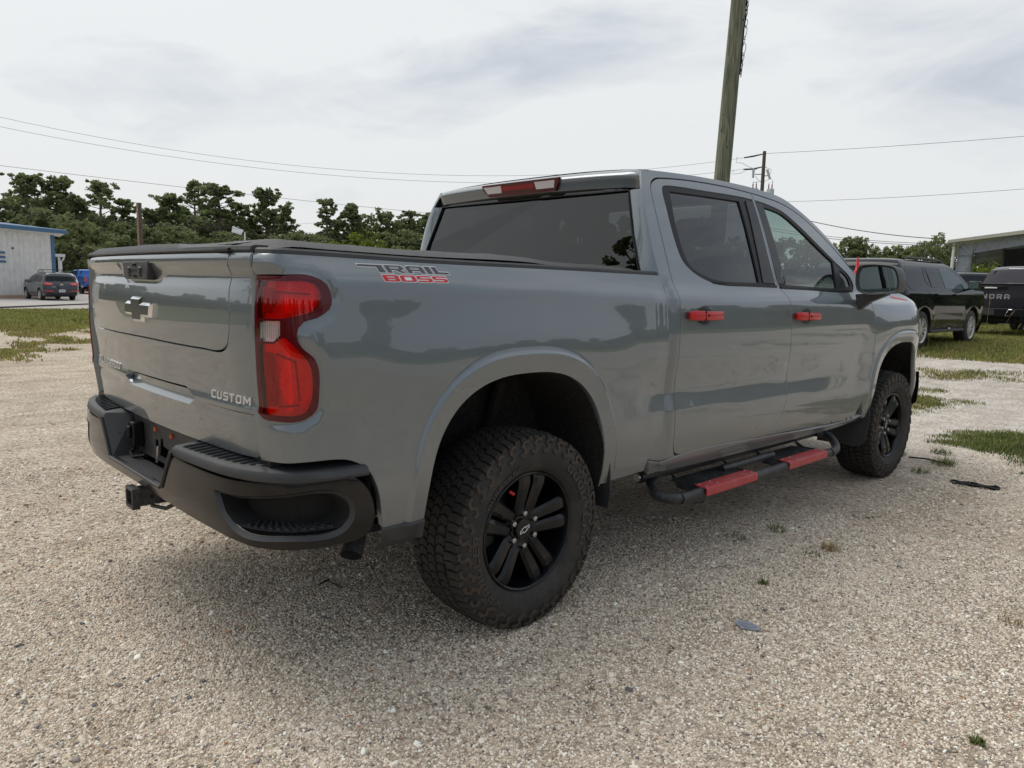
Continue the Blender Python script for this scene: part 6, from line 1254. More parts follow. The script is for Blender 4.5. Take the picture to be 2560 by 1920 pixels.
def vehicle(name, label, cat, loc, rz, sec, back, top, front, arches, wins, paint, r=.4, tw=.26, ww=.78, bot=.32, taper=(.35, .5), windscreen=None, rearwin=None, rimm=None, hole=None, scale=1, wb=3.0, ns=5, glassm=None):
    v = empty(name, loc, rz, label=label, cat=cat); v.scale = (scale,)*3
    yb = min(p[0] for p in back); yf = max(p[0] for p in front)
    def sx(y, z):
        x = hermite(sec, z); d = (yb+taper[0])-y
        if d > 0: x -= .10*(d/taper[0])**2.2
        d = y-(yf-taper[1])
        if d > 0: x -= .26*(d/taper[1])**2.2
        for yc in (0, wb):
            rr_ = math.hypot((y-yc), (z-r)*1.0)/(r+.09)
            if z > .2: x += .010*(1-sstep(1.06, 1.5, rr_))
        return x
    prof = smooth_loop(back+top+front, .08, closed=False)
    yl, yr = prof[0][0], prof[-1][0]; low = []
    for yc in (wb, 0):
        low += [(yc+(r+.085)*math.cos(t), r+(r+.085)*math.sin(t)) for t in [math.pi*i/14-.25+(.5*i/14) for i in range(15)]]
    low = [p if p[1] > bot-.01 else (p[0], bot) for p in low]
    ol = prof+low
    for mr_ in (False, True):
        panel('body_side', ol, [], lambda y, z: (sx(y, z), y, z), paint, v, h=.07, depth=.02, mirror=mr_, raw=True)
        for w in wins: panel('window', w, [], lambda y, z: (sx(y, z), y, z), glassm or M['carglass'], v, h=.12, depth=.004, mirror=mr_, off=.005)
        sg = -1 if mr_ else 1; lb = MB()
        for yc in (0, wb):
            A_ = [(yc+(r+.085)*math.cos(t), max(bot, r+(r+.085)*math.sin(t))) for t in [math.pi*i/14 for i in range(15)]]
            lb.loft([[(sg*(sx(y, z)-.01), y, z) for y, z in A_], [(sg*.45, y, z) for y, z in A_]], False); lb.add([(sg*.46, y, z) for y, z in A_], [tuple(range(15))])
        lb.obj('wheel_liner', M['dark'], v)
    rows = []; n = 15
    for i, (y, z) in enumerate(prof):
        a = prof[max(0, i-1)]; b = prof[min(len(prof)-1, i+1)]; tx, tz = b[0]-a[0], b[1]-a[1]; L = math.hypot(tx, tz) or 1; nx, nz = -tz/L, tx/L
        X = sx(y, z); rows.append([(X*t, y+nx*.045*(1-abs(t)**3), z+nz*.03*(1-abs(t)**3)) for t in [-1+2*k/(n-1) for k in range(n)]])
    MB().loft(rows, False).obj('body_shell', paint, v, 40)
    def glass_strip(nm, za, zb, rear, ins=.07, m=None):
        rr = []
        for (y, z), row in zip(prof, rows):
            if za <= z <= zb and ((y < (yb+yf)/2) == rear) and not (rear is False and z < za):
                k = 1-ins; rr.append([(x*k, yy+(-.008 if rear else .008), zz+.004) for x, yy, zz in row])
        if len(rr) > 1: MB().loft(rr, False).obj(nm, m or M['carglass'], v, 60)
    if windscreen: glass_strip('windscreen', *windscreen, False)
    if rearwin:
        rr = [[(x*.92, yy-.010, zz+.003) for x, yy, zz in row] for (y, z), row in zip(prof, rows) if rearwin[0] <= z <= rearwin[1] and rearwin[2] <= y <= rearwin[3]]
        if len(rr) > 1: MB().loft(rr, False).obj('rear_window', M['carglass'], v, 60)
    MB().box(-.7, yb+.15, bot-.05, .7, yf-.15, bot+.15).obj('floor', M['dark'], v)
    wl_ = rear_wheel_far(r, tw, rimm or M['satin'], ns); wl_.parent = v; wl_.location = (ww, 0, r)
    for x, y, z_ in ((ww, wb, 0), (-ww, 0, math.pi), (-ww, wb, math.pi)): c = copy_tree(wl_, v); c.location = (x, y, r); c.rotation_euler = (.5*y, 0, z_)
    def yz(z):
        best = None
        for a, b in zip(prof, prof[1:]):
            if min(a[1], b[1]) <= z <= max(a[1], b[1]) and a[0] < yb+1.0: 
                t = (z-a[1])/((b[1]-a[1]) or 1); return a[0]+t*(b[0]-a[0])
        return yb
    def on_rear(nm, pl, m, d=.03, curve=.045): 
        return MB().prism(pl, lambda u, w, q: (u, yz(w)-curve*(1-abs(u/.95)**3)-q, w), -.05, d).obj(nm, m, v, bevel=.004)
    def mirrors(y, z, m, w=.24, h=.17):
        for sg in (1, -1):
            x = sx(y, z); MB().box(min(sg*(x+.04), sg*(x+.04+w)), y-.05, z-.02, max(sg*(x+.04), sg*(x+.04+w)), y+.07, z+h).obj('door_mirror', m, v, bevel=.03, seg=3); MB().box(min(sg*(x+.055), sg*(x+.02+w)), y-.053, z, max(sg*(x+.055), sg*(x+.02+w)), y-.051, z+h-.02).obj('mirror_glass', M['mirror'], v)
            MB().tube([(sg*(x-.03), y+.02, z-.03), (sg*(x+.10), y+.02, z)], .025, 6).obj('mirror_arm', m, v)
    return v, sx, on_rear, mirrors, yz
M['carglass'] = mat('car_glass', (.012, .015, .017), .03, 0, 0, .01, spec=.22); M['carglass2'] = mat('car_glass_green', (.060, .095, .095), .03, 0, 0, .01, spec=.22)
M['letterbright'] = mat('letter_silver', (.62, .62, .64), .4, .2)
pblack = mat('black_paint', (.004, .006, .010), .06, .0, 0, .02, spec=.30); pnavy = mat('slate_paint', (.040, .045, .058), .25, .6, 1, .03); pblue = mat('bright_blue_paint', (.008, .12, .46), .28, .3, 1, .03); pchar = mat('charcoal_paint', (.028, .027, .036), .26, .4, .5, .03)
psil = mat('silver_paint', (.55, .57, .58), .3, .6, 1, .04)
mred = mat('car_lens_red', (.45, .015, .02), .15, 0, 1, .02); mredl = mat('car_lens_bright', (.75, .12, .11), .15, 0, 1, .02)
def gl(x, y): return Vector((x, y, gz(x, y)))
# --- black three row SUV on the right
SEC_S = [(.35,.95),(.6,1.0),(.9,1.015),(1.12,1.012),(1.22,.995),(1.30,.965),(1.45,.915),(1.65,.845),(1.77,.79),(1.86,.70)]
suv, sxs, onr, mirs, yzs = vehicle('black_suv', 'glossy black three row SUV parked on the grass beyond the pickup nose', 'SUV', gl(-3.42, 14.80), R(-1.2), SEC_S,
 [(-1.12,.42,1),(-1.2,.6),(-1.2,1.1),(-1.12,1.36),(-1.02,1.71),(-.92,1.80)], [(-.4,1.835),(.8,1.85),(1.6,1.83),(2.0,1.76),(2.5,1.55),(3.05,1.28)], [(3.6,1.25),(4.0,1.18),(4.18,1.05),(4.22,.7),(4.18,.42,1)], None,
 [[(-.86,1.32),(-.82,1.64),(-.72,1.70,1),(-.02,1.71,1),(.05,1.31,1)], [(.15,1.42),(.16,1.71,1),(1.02,1.715,1),(1.14,1.285,1),(.45,1.30),(.28,1.33)]],
 pblack, r=.405, tw=.28, ww=.87, bot=.40, wb=3.07, rimm=M['satin'], windscreen=(1.34, 1.76), rearwin=(1.3, 1.68, -1.3, -.9), ns=6)
for mr_ in (False, True):
    panel('front_window', [(1.24,1.285,1),(1.13,1.715,1),(1.75,1.70),(2.0,1.63),(2.52,1.38),(2.66,1.285,1)], [], lambda y, z: (sxs(y, z), y, z), M['carglass2'], suv, h=.12, depth=.004, mirror=mr_, off=.005)
    panel('window_divider', [(.42,1.30,1),(.47,1.30,1),(.32,1.705,1),(.28,1.705,1)], [], lambda y, z: (sxs(y, z), y, z), M['trim'], suv, h=.2, depth=.004, mirror=mr_, off=.009)
    for y0 in (.60, 1.72):
        panel('door_handle', [(y0,1.13,1),(y0+.24,1.13,1),(y0+.24,1.17,1),(y0,1.17,1)], [], lambda y, z: (sxs(y, z)+.02, y, z), pblack, suv, h=.1, depth=.03, mirror=mr_, off=.02)
    for pl in ([(1.17,.50),(1.172,.50),(1.20,1.0),(1.16,1.28),(1.155,1.28),(1.195,1.0)], [(.30,.86),(.305,.86),(.42,1.05),(.10,1.30),(.095,1.30),(.415,1.05)], [(2.52,.55),(2.525,.55),(2.60,.9),(2.66,1.28),(2.655,1.28),(2.595,.9)]):
        panel('door_gap', [(a, b, 1) for a, b in pl], [], lambda y, z: (sxs(y, z), y, z), M['dark'], suv, h=.2, depth=0, mirror=mr_, off=.003)
for sg in (1, -1):
    MB().tube([(sg*.70, -.5, 1.85), (sg*.72, -.3, 1.885), (sg*.73, 1.0, 1.895), (sg*.72, 1.5, 1.88), (sg*.70, 1.75, 1.83)], .022, 8).obj('roof_rail', M['trim'], suv, 60)
    MB().loft([[(sg*(.90+a), y, z) for a, z in ((0, .33), (.13, .34), (.13, .39), (0, .41))] for y in (.50, 2.52)], True, True, True).obj('running_board', M['plastic'], suv, bevel=.01)
onr('tail_light', [(.68,1.10),(.78,1.10),(.76,1.45),(.68,1.45)], mred, .004); onr('tail_light', [(-.78,1.10),(-.68,1.10),(-.68,1.45),(-.76,1.45)], mred, .004)
mirs(2.62, 1.30, M['gloss'])
MB().box(1.005, 1.50, .408, 1.03, 1.60, .43).obj('step_badge', M['chrome'], suv)
# --- charcoal pickup at the right edge
SEC_P = [(.45,.93),(.6,.99),(.9,1.01),(1.15,1.01),(1.30,.99),(1.40,.965),(1.47,.93),(1.6,.885),(1.8,.81),(1.9,.76),(2.0,.68)]
pk2, sxp, onp, mirp, yzp = vehicle('charcoal_pickup', 'charcoal pickup seen from behind with outlined tailgate letters, at the right edge', 'pickup truck', gl(-2.86, 22.9), R(-5), SEC_P,
 [(-1.20,.62,1),(-1.22,.8),(-1.22,1.30),(-1.20,1.44,1)], [(.62,1.44,1),(.66,1.46,1),(.80,1.88,1),(1.0,1.955),(1.6,1.98),(2.1,1.96),(2.5,1.83),(3.2,1.42)], [(3.8,1.36),(4.3,1.25),(4.48,1.0),(4.5,.5,1)], None,
 [[(1.0,1.50,1),(1.05,1.86,1),(1.75,1.87,1),(1.80,1.46,1)], [(1.9,1.46,1),(1.86,1.87,1),(2.2,1.82),(2.75,1.50),(2.8,1.44,1)]], pchar, r=.40, ww=.86, bot=.48, wb=3.7, rimm=M['satin'], windscreen=(1.46, 1.90))
MB().add([(-.76, .665, 1.50), (.76, .665, 1.50), (.66, .765, 1.855), (-.66, .765, 1.855)], [(0, 1, 2, 3)]).obj('rear_window', M['carglass'], pk2)
MB().box(-.30, .755, 1.90, .30, .83, 1.925).obj('high_brake_light', M['chrome'], pk2, bevel=.005); MB().lathe([(0, .04), (.06, .03), (.10, .0)], 10, (0.05, 1.0, 1.96), 'z', True).obj('roof_antenna', M['dark'], pk2)
yT = -1.275
MB().box(-.80, yT+.0, .80, .80, yT+.06, 1.43).obj('tailgate', pchar, pk2, bevel=.012); MB().box(-.96, yT-.02, 1.425, .96, yT+.2, 1.47).obj('gate_spoiler', M['gloss'], pk2, bevel=.012)
MB().box(-.42, yT-.012, 1.30, .0+.42, yT+.01, 1.395).obj('handle_recess', M['gloss'], pk2, bevel=.02); MB().box(-.155, yT-.03, 1.325, .155, yT-.010, 1.365).obj('gate_handle', M['satin'], pk2, bevel=.008)
tot = sum(glyph_w(c) for c in 'TUNDRA')+2.0*5; x = -.56; ux = 1.02/tot
for ch in 'TUNDRA':
    L0 = [[(x+p[0]*ux, 1.055+p[1]*.024) for p in L] for L in GL[ch]]; inn = [offset_loop(L, -.0085) for L in L0[:1]]
    letter_mesh('letter', [L0[0]]+inn, lambda u, w, d: (u, yT-d, w), -.001, .004).obj('letter', M['letterbright'], pk2)
    for hh in L0[1:]: letter_mesh('letter', [offset_loop(hh, .004), hh], lambda u, w, d: (u, yT-d, w), -.001, .004).obj('letter', M['letterbright'], pk2)
    x += (glyph_w(ch)+2.0)*ux
MB().box(-.95, -1.36, .58, .95, -1.15, .80).obj('bumper', M['trim'], pk2, bevel=.02)
for sg in (1, -1): 
    MB().loft([[(sg*.42, -1.375, .60), (sg*.50, -1.375, .78), (sg*.98, -1.30, .78), (sg*.98, -1.30, .58)], [(sg*.42, -1.30, .60), (sg*.50, -1.30, .78), (sg*.98, -1.1, .78), (sg*.98, -1.1, .58)]], True, True, True).obj('bumper_end', M['chrome'], pk2, bevel=.01)
    MB().box(min(sg*.83, sg*1.0), yT+.01, .90, max(sg*.83, sg*1.0), yT+.25, 1.36).obj('tail_light', mred, pk2, bevel=.02)
    MB().box(min(sg*.30, sg*.42), -1.37, .70, max(sg*.30, sg*.42), -1.36, .72).obj('bumper_slot', M['chrome'], pk2)
MB().box(-.16, -1.365, .62, .16, -1.35, .76).obj('plate_holder', M['plate'], pk2); ub = MB().tube([(-.8, 0, .42), (.8, 0, .42)], .05); ub.tube([(.45, -1.1, .45), (.5, -.3, .5)], .06); ub.box(-.5, -.95, .38, .5, -.45, .58); ub.obj('spare_wheel', M['dark'], pk2)
mirp(3.0, 1.44, M['gloss'])
# --- dark SUV glimpsed between them, pale car by the shed
SEC_C = [(.25,.84),(.5,.905),(.8,.915),(.95,.905),(1.03,.885),(1.3,.79),(1.5,.68),(1.62,.56)]
CB = [(-.80,.30,1),(-.92,.45),(-.94,.72),(-.88,.96),(-.80,1.06),(-.60,1.40),(-.48,1.54)]; CT = [(-.2,1.60),(.4,1.64),(1.1,1.63),(1.6,1.55),(2.45,1.12)]; CF = [(3.1,1.0),(3.42,.82),(3.5,.6),(3.46,.30,1)]
CW = [[(-.25,1.12),(-.30,1.30),(-.05,1.46,1),(.55,1.50,1),(.62,1.06,1),(.1,1.08)], [(.72,1.06,1),(.66,1.51,1),(1.3,1.50),(1.65,1.42),(2.15,1.12,1),(2.15,1.05,1)]]
def cp_at(az, d): p = pol(az, d); return gl(p.x, p.y)
vehicle('dark_car', 'dark car glimpsed between the black SUV and the charcoal pickup', 'car', cp_at(15.35, 34), R(28), SEC_C, CB, CT, CF, None, CW, pblack, r=.34, tw=.22, ww=.78, bot=.28, wb=2.64, windscreen=(1.14, 1.56), rearwin=(1.08, 1.46, -.9, -.5), scale=1.22)
vehicle('pale_car', 'pale silver car partly hidden behind the shed column', 'car', cp_at(16.45, 44), R(-60), SEC_C, CB, CT, CF, None, CW, psil, r=.34, tw=.22, ww=.78, bot=.28, wb=2.64, windscreen=(1.14, 1.56), rearwin=(1.08, 1.46, -.9, -.5), scale=1.1)
# --- left: dark crossover with roof bars
kia, sxk, onk, mirk, yzk = vehicle('dark_crossover', 'dark slate crossover with roof bars and a white licence plate, parked before the white building', 'car', cp_at(77.85, 52), R(94), SEC_C, CB, CT, CF, None, CW, pnavy, r=.34, tw=.23, ww=.80, bot=.28, wb=2.64, windscreen=(1.14, 1.56), rearwin=(1.09, 1.44, -.9, -.5))
for sg in (1, -1):
    onk('tail_light', [(sg*.45,.94),(sg*.46,1.02),(sg*.86,1.07),(sg*.92,.98),(sg*.84,.90),(sg*.55,.89)][::sg], mred); onk('tail_lens', [(sg*.50,.955),(sg*.52,.99),(sg*.78,1.02),(sg*.80,.95),(sg*.60,.93)][::sg], mredl, .036)
    onk('reflector', [(sg*.45,.53),(sg*.45,.60),(sg*.86,.62),(sg*.90,.55)][::sg], mred, .02); MB().tube([(sg*.60, -.1, 1.60), (sg*.61, .1, 1.70), (sg*.61, 1.0, 1.71), (sg*.59, 1.2, 1.63)], .018, 6).obj('roof_rail', M['trim'], kia, 60)
    MB().tube([(sg*.80, .60, 1.08), (sg*.83, .60, 1.09)], .01)
for y in (.15, .95): MB().tube([(-.64, y, 1.70), (-.60, y, 1.79), (.60, y, 1.79), (.64, y, 1.70)], .018, 6).obj('cross_bar', M['trim'], kia, 60)
onk('licence_plate', [(-.16,.50),(.16,.50),(.16,.65),(-.16,.65)], M['white'], .012); onk('emblem', [(.10*math.cos(t), .93+.045*math.sin(t)) for t in [2*math.pi*i/14 for i in range(14)]], mat('brass_emblem', (.45, .38, .2), .3, .8), .012); onk('lower_bumper', [(-.80,.32),(.80,.32),(.78,.46),(-.78,.46)], M['plastic'], .03)
onk('badge', [(-.52,.80),(-.32,.80),(-.32,.815),(-.52,.815)], M['chrome'], .006); onk('rear_wiper', [(-.02,1.10),(.24,1.14),(.24,1.155),(-.02,1.12)], M['trim'], .02)
onk('plate_print', [(-.11,.55),(-.03,.55),(-.03,.60),(-.11,.60)], M['decal'], .014); onk('plate_print', [(.02,.55),(.11,.55),(.11,.60),(.02,.60)], M['decal'], .014)
mirk(1.95, 1.06, M['gloss'], .2, .13)
vehicle('silver_car', 'silver car roof showing just behind the dark crossover', 'car', cp_at(77.55, 66), R(96), SEC_C, CB, CT, CF, None, CW, psil, r=.34, tw=.22, ww=.78, bot=.28, wb=2.64, windscreen=(1.14, 1.56), rearwin=(1.08, 1.46, -.9, -.5), scale=1.0)
# --- bright blue pickup
bp2, sxb, onb, mirb, yzb = vehicle('blue_pickup', 'bright blue pickup parked beside the dark crossover, half hidden by the grey tailgate', 'pickup truck', cp_at(75.75, 69), R(91), SEC_P,
 [(-1.20,.62,1),(-1.22,.8),(-1.22,1.30),(-1.20,1.42,1)], [(.62,1.44,1),(.66,1.46,1),(.80,1.86,1),(1.0,1.92),(1.6,1.94),(2.1,1.92),(2.5,1.80),(3.2,1.40)], [(3.8,1.34),(4.3,1.25),(4.48,1.0),(4.5,.5,1)], None,
 [[(1.0,1.50,1),(1.05,1.84,1),(1.75,1.85,1),(1.80,1.46,1)], [(1.9,1.46,1),(1.86,1.85,1),(2.2,1.80),(2.75,1.50),(2.8,1.44,1)]], pblue, r=.41, ww=.86, bot=.48, wb=3.7, rimm=M['trim'], windscreen=(1.46, 1.88))
MB().add([(-.76, .655, 1.50), (.76, .655, 1.50), (.66, .755, 1.83), (-.66, .755, 1.83)], [(0, 1, 2, 3)]).obj('rear_window', M['carglass'], bp2)
for sg in (1, -1):
    onb('tail_light', [(sg*.78,.98),(sg*.96,.98),(sg*.96,1.36),(sg*.80,1.36)][::sg], mred); MB().box(min(sg*.4, sg*1.0), -1.36, .60, max(sg*.4, sg*1.0), -1.1, .80).obj('bumper_end', pblue, bp2, bevel=.03)
    MB().box(min(sg*.55, sg*.9), -1.365, .64, max(sg*.55, sg*.9), -1.35, .74).obj('corner_step', M['dark'], bp2, bevel=.01)
    onb('gate_gap', [(sg*.77,.84),(sg*.78,.84),(sg*.78,1.42),(sg*.77,1.42)][::sg], M['dark'], .004)
onb('emblem', [(-.10,1.16),(.10,1.16),(.10,1.20),(-.10,1.20)], M['chrome'], .01); MB().box(-.40, -1.33, .60, .40, -1.1, .74).obj('bumper_centre', M['dark'], bp2); mirb(3.0, 1.44, M['gloss'])
# --- folded red marker behind the mirror
rf = pol(22.08, 12.0); zt_ = zat(.0424, 12)-rf.z
fl = empty('red_marker', rf, label='red pointed marker stake standing behind the door mirror', cat='marker')
MB().lathe([(0, .012), (zt_-.42, .012)], 8, axis='z', cap=True).obj('stake', M['redp'], fl, 60)
MB().lathe([(zt_-.60, .030), (zt_-.32, .036), (zt_-.20, .040), (zt_-.19, .028), (zt_-.05, .016), (zt_, .004)], 12, axis='z', cap=True).obj('sleeve', M['redp'], fl, 60)
# ================================================================== TREES
LM = {'pine': leafmat('pine_needles', (.085, .12, .05), (.24, .285, .125), .35, .45), 'oak': leafmat('oak_leaves', (.085, .115, .045), (.26, .29, .13), .4, .45), 'lime': leafmat('fresh_leaves', (.06, .10, .015), (.22, .28, .04), .6, .3), 'bush': leafmat('shrub_leaves', (.07, .095, .04), (.22, .25, .11), .3, .4)}
bark = mat('pine_bark', (.15, .12, .10), .95, var=.3, vscale=3); barkd = mat('dark_bark', (.07, .06, .05), .95)
def leaf_cloud(P, N, cen, rad, n, s, flat=1.0):
    u = rng.normal(size=(n, 3)); u /= np.linalg.norm(u, axis=1)[:, None]; r = rng.random(n)**.45; p = np.array(cen)+u*r[:, None]*np.array([rad, rad, rad*flat])
    a = rng.normal(size=(n, 3)); a /= np.linalg.norm(a, axis=1)[:, None]; b = np.cross(a, rng.normal(size=(n, 3))); b /= np.linalg.norm(b, axis=1)[:, None]; ss = s*(.6+.8*rng.random(n))[:, None]
    P.append(np.stack([p-a*ss, p+b*ss*.6, p+a*ss, p-b*ss*.6], 1))
def cloud_mesh(name, P, m):
    V = np.concatenate(P).reshape(-1, 3); n = len(V)//4; me = bpy.data.meshes.new(name); me.vertices.add(len(V)); me.vertices.foreach_set('co', V.ravel()); me.loops.add(len(V)); me.loops.foreach_set('vertex_index', np.arange(len(V)))
    me.polygons.add(n); me.polygons.foreach_set('loop_start', np.arange(n)*4); me.polygons.foreach_set('loop_total', np.full(n, 4)); me.update(); me.validate(); me.materials.append(m); return me
def proto_pine(seed, H=10.0, crown=.52, spread=1.9, dens=1.0, s=.115):
    random.seed(seed); tr = MB(); tr.tube([(0, 0, 0), (.1*random.uniform(-1, 1), .05, H*.5), (.15*random.uniform(-1, 1), 0, H*.93)], [.20, .15, .05], 8); P = []
    z = H*(1-crown)*.9
    while z < H*.985:
        t = (z-H*(1-crown))/(H*crown); t = max(0, min(1, t)); w = spread*(1.05-.2*t)*math.sqrt(max(.04, 1-(max(0, t-.30)/.72)**2))*(.45+.8*random.random()) ; nb = random.choice((1, 2, 3)) if t < .25 else random.choice((3, 4, 5))
        a0 = random.random()*6.28
        for k in range(nb):
            a = a0+k*6.28/nb+random.uniform(-.5, .5); L = w*random.uniform(.55, 1.15); tip = (math.cos(a)*L, math.sin(a)*L, z+L*.28)
            if random.random() < .9: tr.tube([(0, 0, z-.1), (tip[0]*.5, tip[1]*.5, z+L*.08), tip], [.05, .035, .015], 4)
            for q in range(random.choice((3, 4, 5))):
                f = 1-.16*q*random.uniform(.5, 1.2); leaf_cloud(P, None, (tip[0]*f+random.uniform(-.32, .32), tip[1]*f+random.uniform(-.32, .32), tip[2]*1.0-(1-f)*L*.15+random.uniform(-.18, .34)), random.uniform(.15, .32), int(40*dens), s, .7)
        z += H*.038*random.uniform(.8, 1.6)
    leaf_cloud(P, None, (0, 0, H*.96), .45, int(130*dens), s, .8)
    return tr.mesh('trunk', 60), cloud_mesh('crown', P, LM['pine'])
def proto_oak(seed, H=7.0, Wd=3.0, m='oak', s=.13, n=54, base=.25):
    random.seed(seed); tr = MB(); tr.tube([(0, 0, 0), (.1, 0, H*.25), (0, .1, H*.6)], [.22, .17, .08], 8); P = []
    for i in range(n):
        a = random.random()*6.28; t = random.random(); z = H*(base+(1-base)*t); w = Wd*math.sqrt(max(.05, 1-((t-.38)/.66)**2))*random.uniform(.35, 1.0); c = (math.cos(a)*w, math.sin(a)*w, z-.3)
        if i % 3 == 0: tr.tube([(0, 0, H*.28), (c[0]*.5, c[1]*.5, (H*.28+c[2])/2), c], [.08, .05, .02], 4)
        [leaf_cloud(P, None, (c[0]+random.gauss(0, .4), c[1]+random.gauss(0, .4), c[2]+random.gauss(0, .3)), random.uniform(.2, .5), 42, s, .8) for _ in range(4)]
    return tr.mesh('trunk', 60), cloud_mesh('crown', P, LM[m])
PROT = {'p0': proto_pine(1, 10, .50, 2.0), 'p1': proto_pine(2, 10, .42, 2.3), 'p2': proto_pine(5, 10, .62, 1.9), 'p3': proto_pine(11, 10, .36, 2.1, .8), 'p4': proto_pine(8, 10, .72, 1.6), 'o0': proto_oak(3), 'o1': proto_oak(4, 7, 2.5), 'o2': proto_oak(9, 7, 3.4), 'l0': proto_oak(6, 5, 2.4, 'lime', .12, 34, .15), 's0': proto_oak(12, 7, 2.6, 'oak', .11, 20, .45)}
HH = {'p': 10.0, 'o': 7.0, 'l': 5.0, 's': 7.0}
def tree(kind, az, d, slope, label, group, wid=1.0, name=None):
    p = pol(az, d); H = zat(slope, d)-p.z; sc = H/HH[kind[0]]; t, c = PROT[kind]
    e = empty(name or ('pine_tree' if kind[0] == 'p' else 'oak_tree' if kind[0] in 'os' else 'leafy_shrub'), p, random.random()*6.28, label=label, cat='tree' if kind[0] != 'l' else 'shrub', group=group); e.scale = (sc*wid, sc*wid, sc)
    for nm, me, m in (('trunk', t, bark if kind[0] == 'p' else barkd), ('crown', c, None)):
        o = bpy.data.objects.new(nm, me); COL.objects.link(o); o.parent = e
        if m and not me.materials: me.materials.append(m)
    return e
GL1 = 'pines and trees behind the white building and the tailgate'; GR1 = 'trees behind the black SUV and the steel shed'
LT = [('p1', 80.9, 92, .074, 'pine at the left edge, above the blue eave', 1.2), ('p3', 79.15, 96, .106, 'tall pine with a round spreading top, leftmost of the tallest pair', 1.25), ('p0', 77.6, 97, .105, 'tall pine with a round dark top, right one of the tallest pair', 1.2), ('p4', 76.5, 92, .086, 'shorter narrow pine right of the tallest pair', 1.0),
 ('p3', 75.1, 90, .1045, 'lone pine with a bare trunk and flat round crown above the dark crossover', 1.15), ('p2', 73.8, 92, .0885, 'dense pine just left of the cut off pole', 1.2), ('p4', 72.2, 94, .076, 'low dense pine right behind the cut off pole', 1.2), ('p0', 71.0, 95, .094, 'pine right of the cut off pole', 1.2),
 ('p3', 69.35, 100, .1125, 'thin topped pine standing highest right of the cut off pole', .9), ('p1', 67.9, 92, .107, 'broad pine with a flat wide crown before the solar lamp', 1.45), ('p2', 66.4, 96, .092, 'dense pine behind the solar lamp', 1.1), ('p0', 64.6, 95, .107, 'narrow pine with an open crown in the middle of the tree line', 1.1),
 ('p4', 63.3, 92, .088, 'leaning low pine before the gap in the tree line', 1.0), ('p2', 60.4, 96, .103, 'upright pine just right of the gap in the tree line', 1.0), ('p4', 58.7, 96, .095, 'second pine right of the gap, squat and dense', 1.15), ('s0', 57.5, 98, .087, 'sparse small tree between the squat pine and the cab', 1.0),
 ('p0', 56.2, 98, .086, 'short pine with a pointed top, second from the cab', .9), ('p2', 54.4, 97, .092, 'pine nearest the cab with a rounded top', 1.1), ('p4', 53.0, 95, .087, 'dense tree touching the rear pillar of the cab', 1.3), ('p2', 51.2, 94, .088, 'tree mostly hidden by the rear pillar of the cab', 1.3),
 ('l0', 59.2, 82, .047, 'yellow green shrub, left one of the bright pair over the bed cover', 1.0), ('l0', 57.4, 84, .058, 'yellow green shrub, tallest bright one over the bed cover', 1.1), ('l0', 55.8, 82, .044, 'yellow green shrub, rightmost bright one near the cab', 1.1),
 ('o0', 78.0, 84, .072, 'mid green tree over the roof of the white building', 1.2), ('o2', 76.0, 80, .062, 'dark rounded tree between the building and the dark crossover', 1.2), ('o1', 73.6, 82, .058, 'dark oak behind the blue pickup', 1.3), ('o2', 70.2, 84, .062, 'green oak low between the cut off pole and the solar lamp', 1.3), ('o0', 67.2, 84, .056, 'low oak behind the solar lamp post', 1.3), ('o2', 64.0, 84, .056, 'low spreading oak in the middle of the tree line', 1.4), ('o0', 61.4, 84, .058, 'low oak filling the gap in the tree line', 1.4), ('o1', 54.5, 84, .062, 'oak beside the cab under the nearest pine', 1.5), ('o0', 82.6, 84, .066, 'tree at the far left edge above the roof', 1.3)]
for k, az, d, s_, lab, w in LT: tree(k, az, d, s_, lab, GL1, w)
SECOND = ['the leftmost front pine', 'the taller left pine', 'the taller right pine', 'the narrow pine', 'the lone flat topped pine', 'the stub pole', 'the pine right of the stub pole', 'the thin topped pine', 'the broad flat pine', 'the solar lamp', 'the open crowned middle pine', 'the tree line gap, left side', 'the tree line gap, right side', 'the squat dense pine', 'the sparse small tree', 'the pointed short pine', 'the pine nearest the cab', 'the blue eave at the far left', 'the highest pine', 'the low oak by the lamp']
for i, (az, s_, k) in enumerate(((79.9,.083,'o1'),(78.4,.088,'p2'),(77.0,.083,'p4'),(75.8,.078,'p2'),(74.5,.074,'o0'),(71.7,.080,'p2'),(70.1,.086,'p4'),(68.6,.090,'p2'),(67.2,.084,'p4'),(65.5,.080,'p2'),(63.9,.083,'p0'),(62.4,.062,'o1'),(59.6,.082,'p2'),(57.9,.078,'p4'),(56.8,.076,'o2'),(55.3,.079,'p4'),(53.7,.080,'o1'),(81.8,.070,'o1'),(69.4,.074,'o2'),(66.6,.072,'o0'))):
    tree(k, az, 106, s_-.005, 'dark second row tree behind '+SECOND[i], 'second row of trees on the left', 1.25)
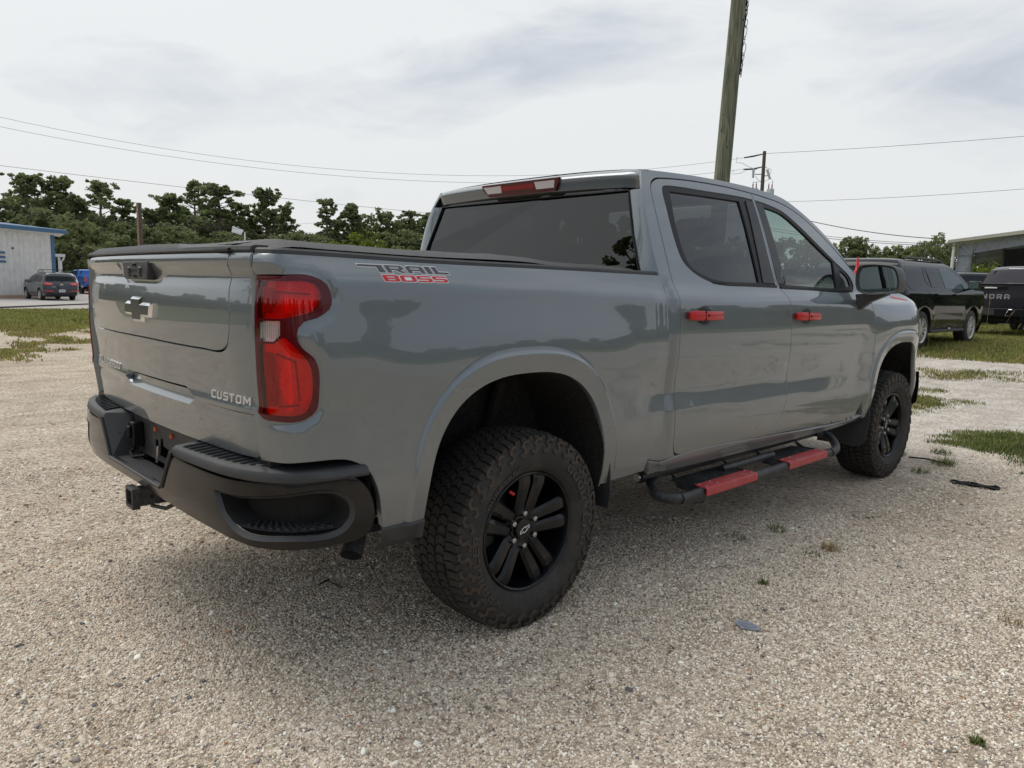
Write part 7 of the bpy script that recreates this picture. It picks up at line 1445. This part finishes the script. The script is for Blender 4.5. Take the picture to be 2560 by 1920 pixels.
RT = [('o0', 23.8, 88, .0585, 'tree first right of the sloping windscreen pillar', .95), ('o1', 22.7, 90, .0625, 'rounded tree above the door mirror', .95), ('o2', 21.6, 92, .0565, 'tree second right of the mirror one', .75), ('o0', 20.7, 90, .0535, 'small tree over the black SUV tailgate', .8), ('o1', 19.5, 90, .0525, 'low tree over the middle of the black SUV roof', .9),
 ('o2', 18.45, 88, .0570, 'dark round tree over the black SUV front door', .7), ('s0', 17.3, 80, .0640, 'tall sparse tree just left of the steel shed', 1.1), ('s0', 16.6, 82, .0600, 'thin tree touching the shed roof corner', 1.0), ('o2', 17.2, 88, .0480, 'dense tree under the sparse tall one', .9), ('o0', 15.0, 86, .0480, 'green tree seen through the open shed bay', .9), ('l0', 15.0, 74, .0330, 'bright shrub seen through the open shed bay', 1.1), ('o1', 13.9, 88, .0460, 'darker tree behind the charcoal pickup', 1.0), ('o2', 12.4, 88, .0470, 'tree hidden mostly by the shed end wall', 1.0),
 ('l0', 22.3, 78, .0330, 'bright green shrub just right of the windscreen pillar', 1.5), ('l0', 20.2, 80, .0300, 'bright shrub over the rear of the black SUV', 1.4), ('o1', 25.3, 90, .060, 'tree behind the windscreen pillar', 1.0), ('o0', 27.5, 92, .064, 'tree seen through the front door glass', 1.2), ('o2', 30.5, 92, .066, 'wide tree seen through the cab windows', 1.2), ('o1', 34.0, 92, .062, 'tree seen faintly through the rear door glass', 1.3)]
for k, az, d, s_, lab, w in RT: tree(k, az, d, s_, lab, GR1, w)
# undergrowth along the foot of the trees, one mass
def under(name, a0, a1, d, smax, n, m, s=.22, sm=None):
    P = []
    for i in range(n):
        az = a0+(a1-a0)*(i+random.random())/n; dd = d+random.uniform(-4, 4); p = pol(az, dd); h = (zat(smax, dd)-p.z)*(.55+.45*abs(math.sin(az*1.9)*math.sin(az*.77+1)))
        for zz in np.arange(.6, max(h, .8), 1.0): leaf_cloud(P, None, (p.x+random.uniform(-1, 1), p.y+random.uniform(-1, 1), p.z+zz), 1.15, 110, s, .8)
    o = link(name, cloud_mesh(name, P, LM[m])); o['kind'] = 'stuff'; return o
random.seed(3)
under('undergrowth', 50, 84, 92, .040, 110, 'bush'); under('undergrowth', 8, 40, 90, .034, 80, 'bush')
# woods round the rest of the lot (they show in the paint and the glass)
def woods(name, azs, d, h, n):
    P = []
    for i in range(n):
        az = azs[0]+(azs[1]-azs[0])*(i+random.random())/n; dd = d+random.uniform(-6, 6); a = R(az); x = CAMP.x-math.sin(a)*dd; y = CAMP.y+math.cos(a)*dd; H = h*(.65+.5*abs(math.sin(az*.23)*math.cos(az*.61+2)))+random.random()*1.5
        for zz in np.arange(.8, H, 2.0): leaf_cloud(P, None, (x, y, zz), 2.2-1.0*zz/H, 42, .75, .8)
    o = link(name, cloud_mesh(name, P, LM['bush'])); o['kind'] = 'stuff'; return o
woods('far_woods', (84, 372), 80, 6.2, 520); woods('far_woods', (36, 51), 95, 8, 40)

# two pines standing behind the viewpoint: they show in the rear window and the tail light
for i, (x, y, H) in enumerate(((-12.8, -16.6, 10.2), (-9.0, -18.5, 9.0))):
    t, c = PROT[('p0', 'p3')[i]]; e = empty('pine_tree', (x, y, 0), i*2.0, label=('tall pine mirrored low in the rear window, right one', 'shorter pine mirrored low in the rear window, left one')[i], cat='tree', group='pines mirrored in the rear window'); e.scale = (H/10,)*3
    for nm, me in (('trunk', t), ('crown', c)): o = bpy.data.objects.new(nm, me); COL.objects.link(o); o.parent = e
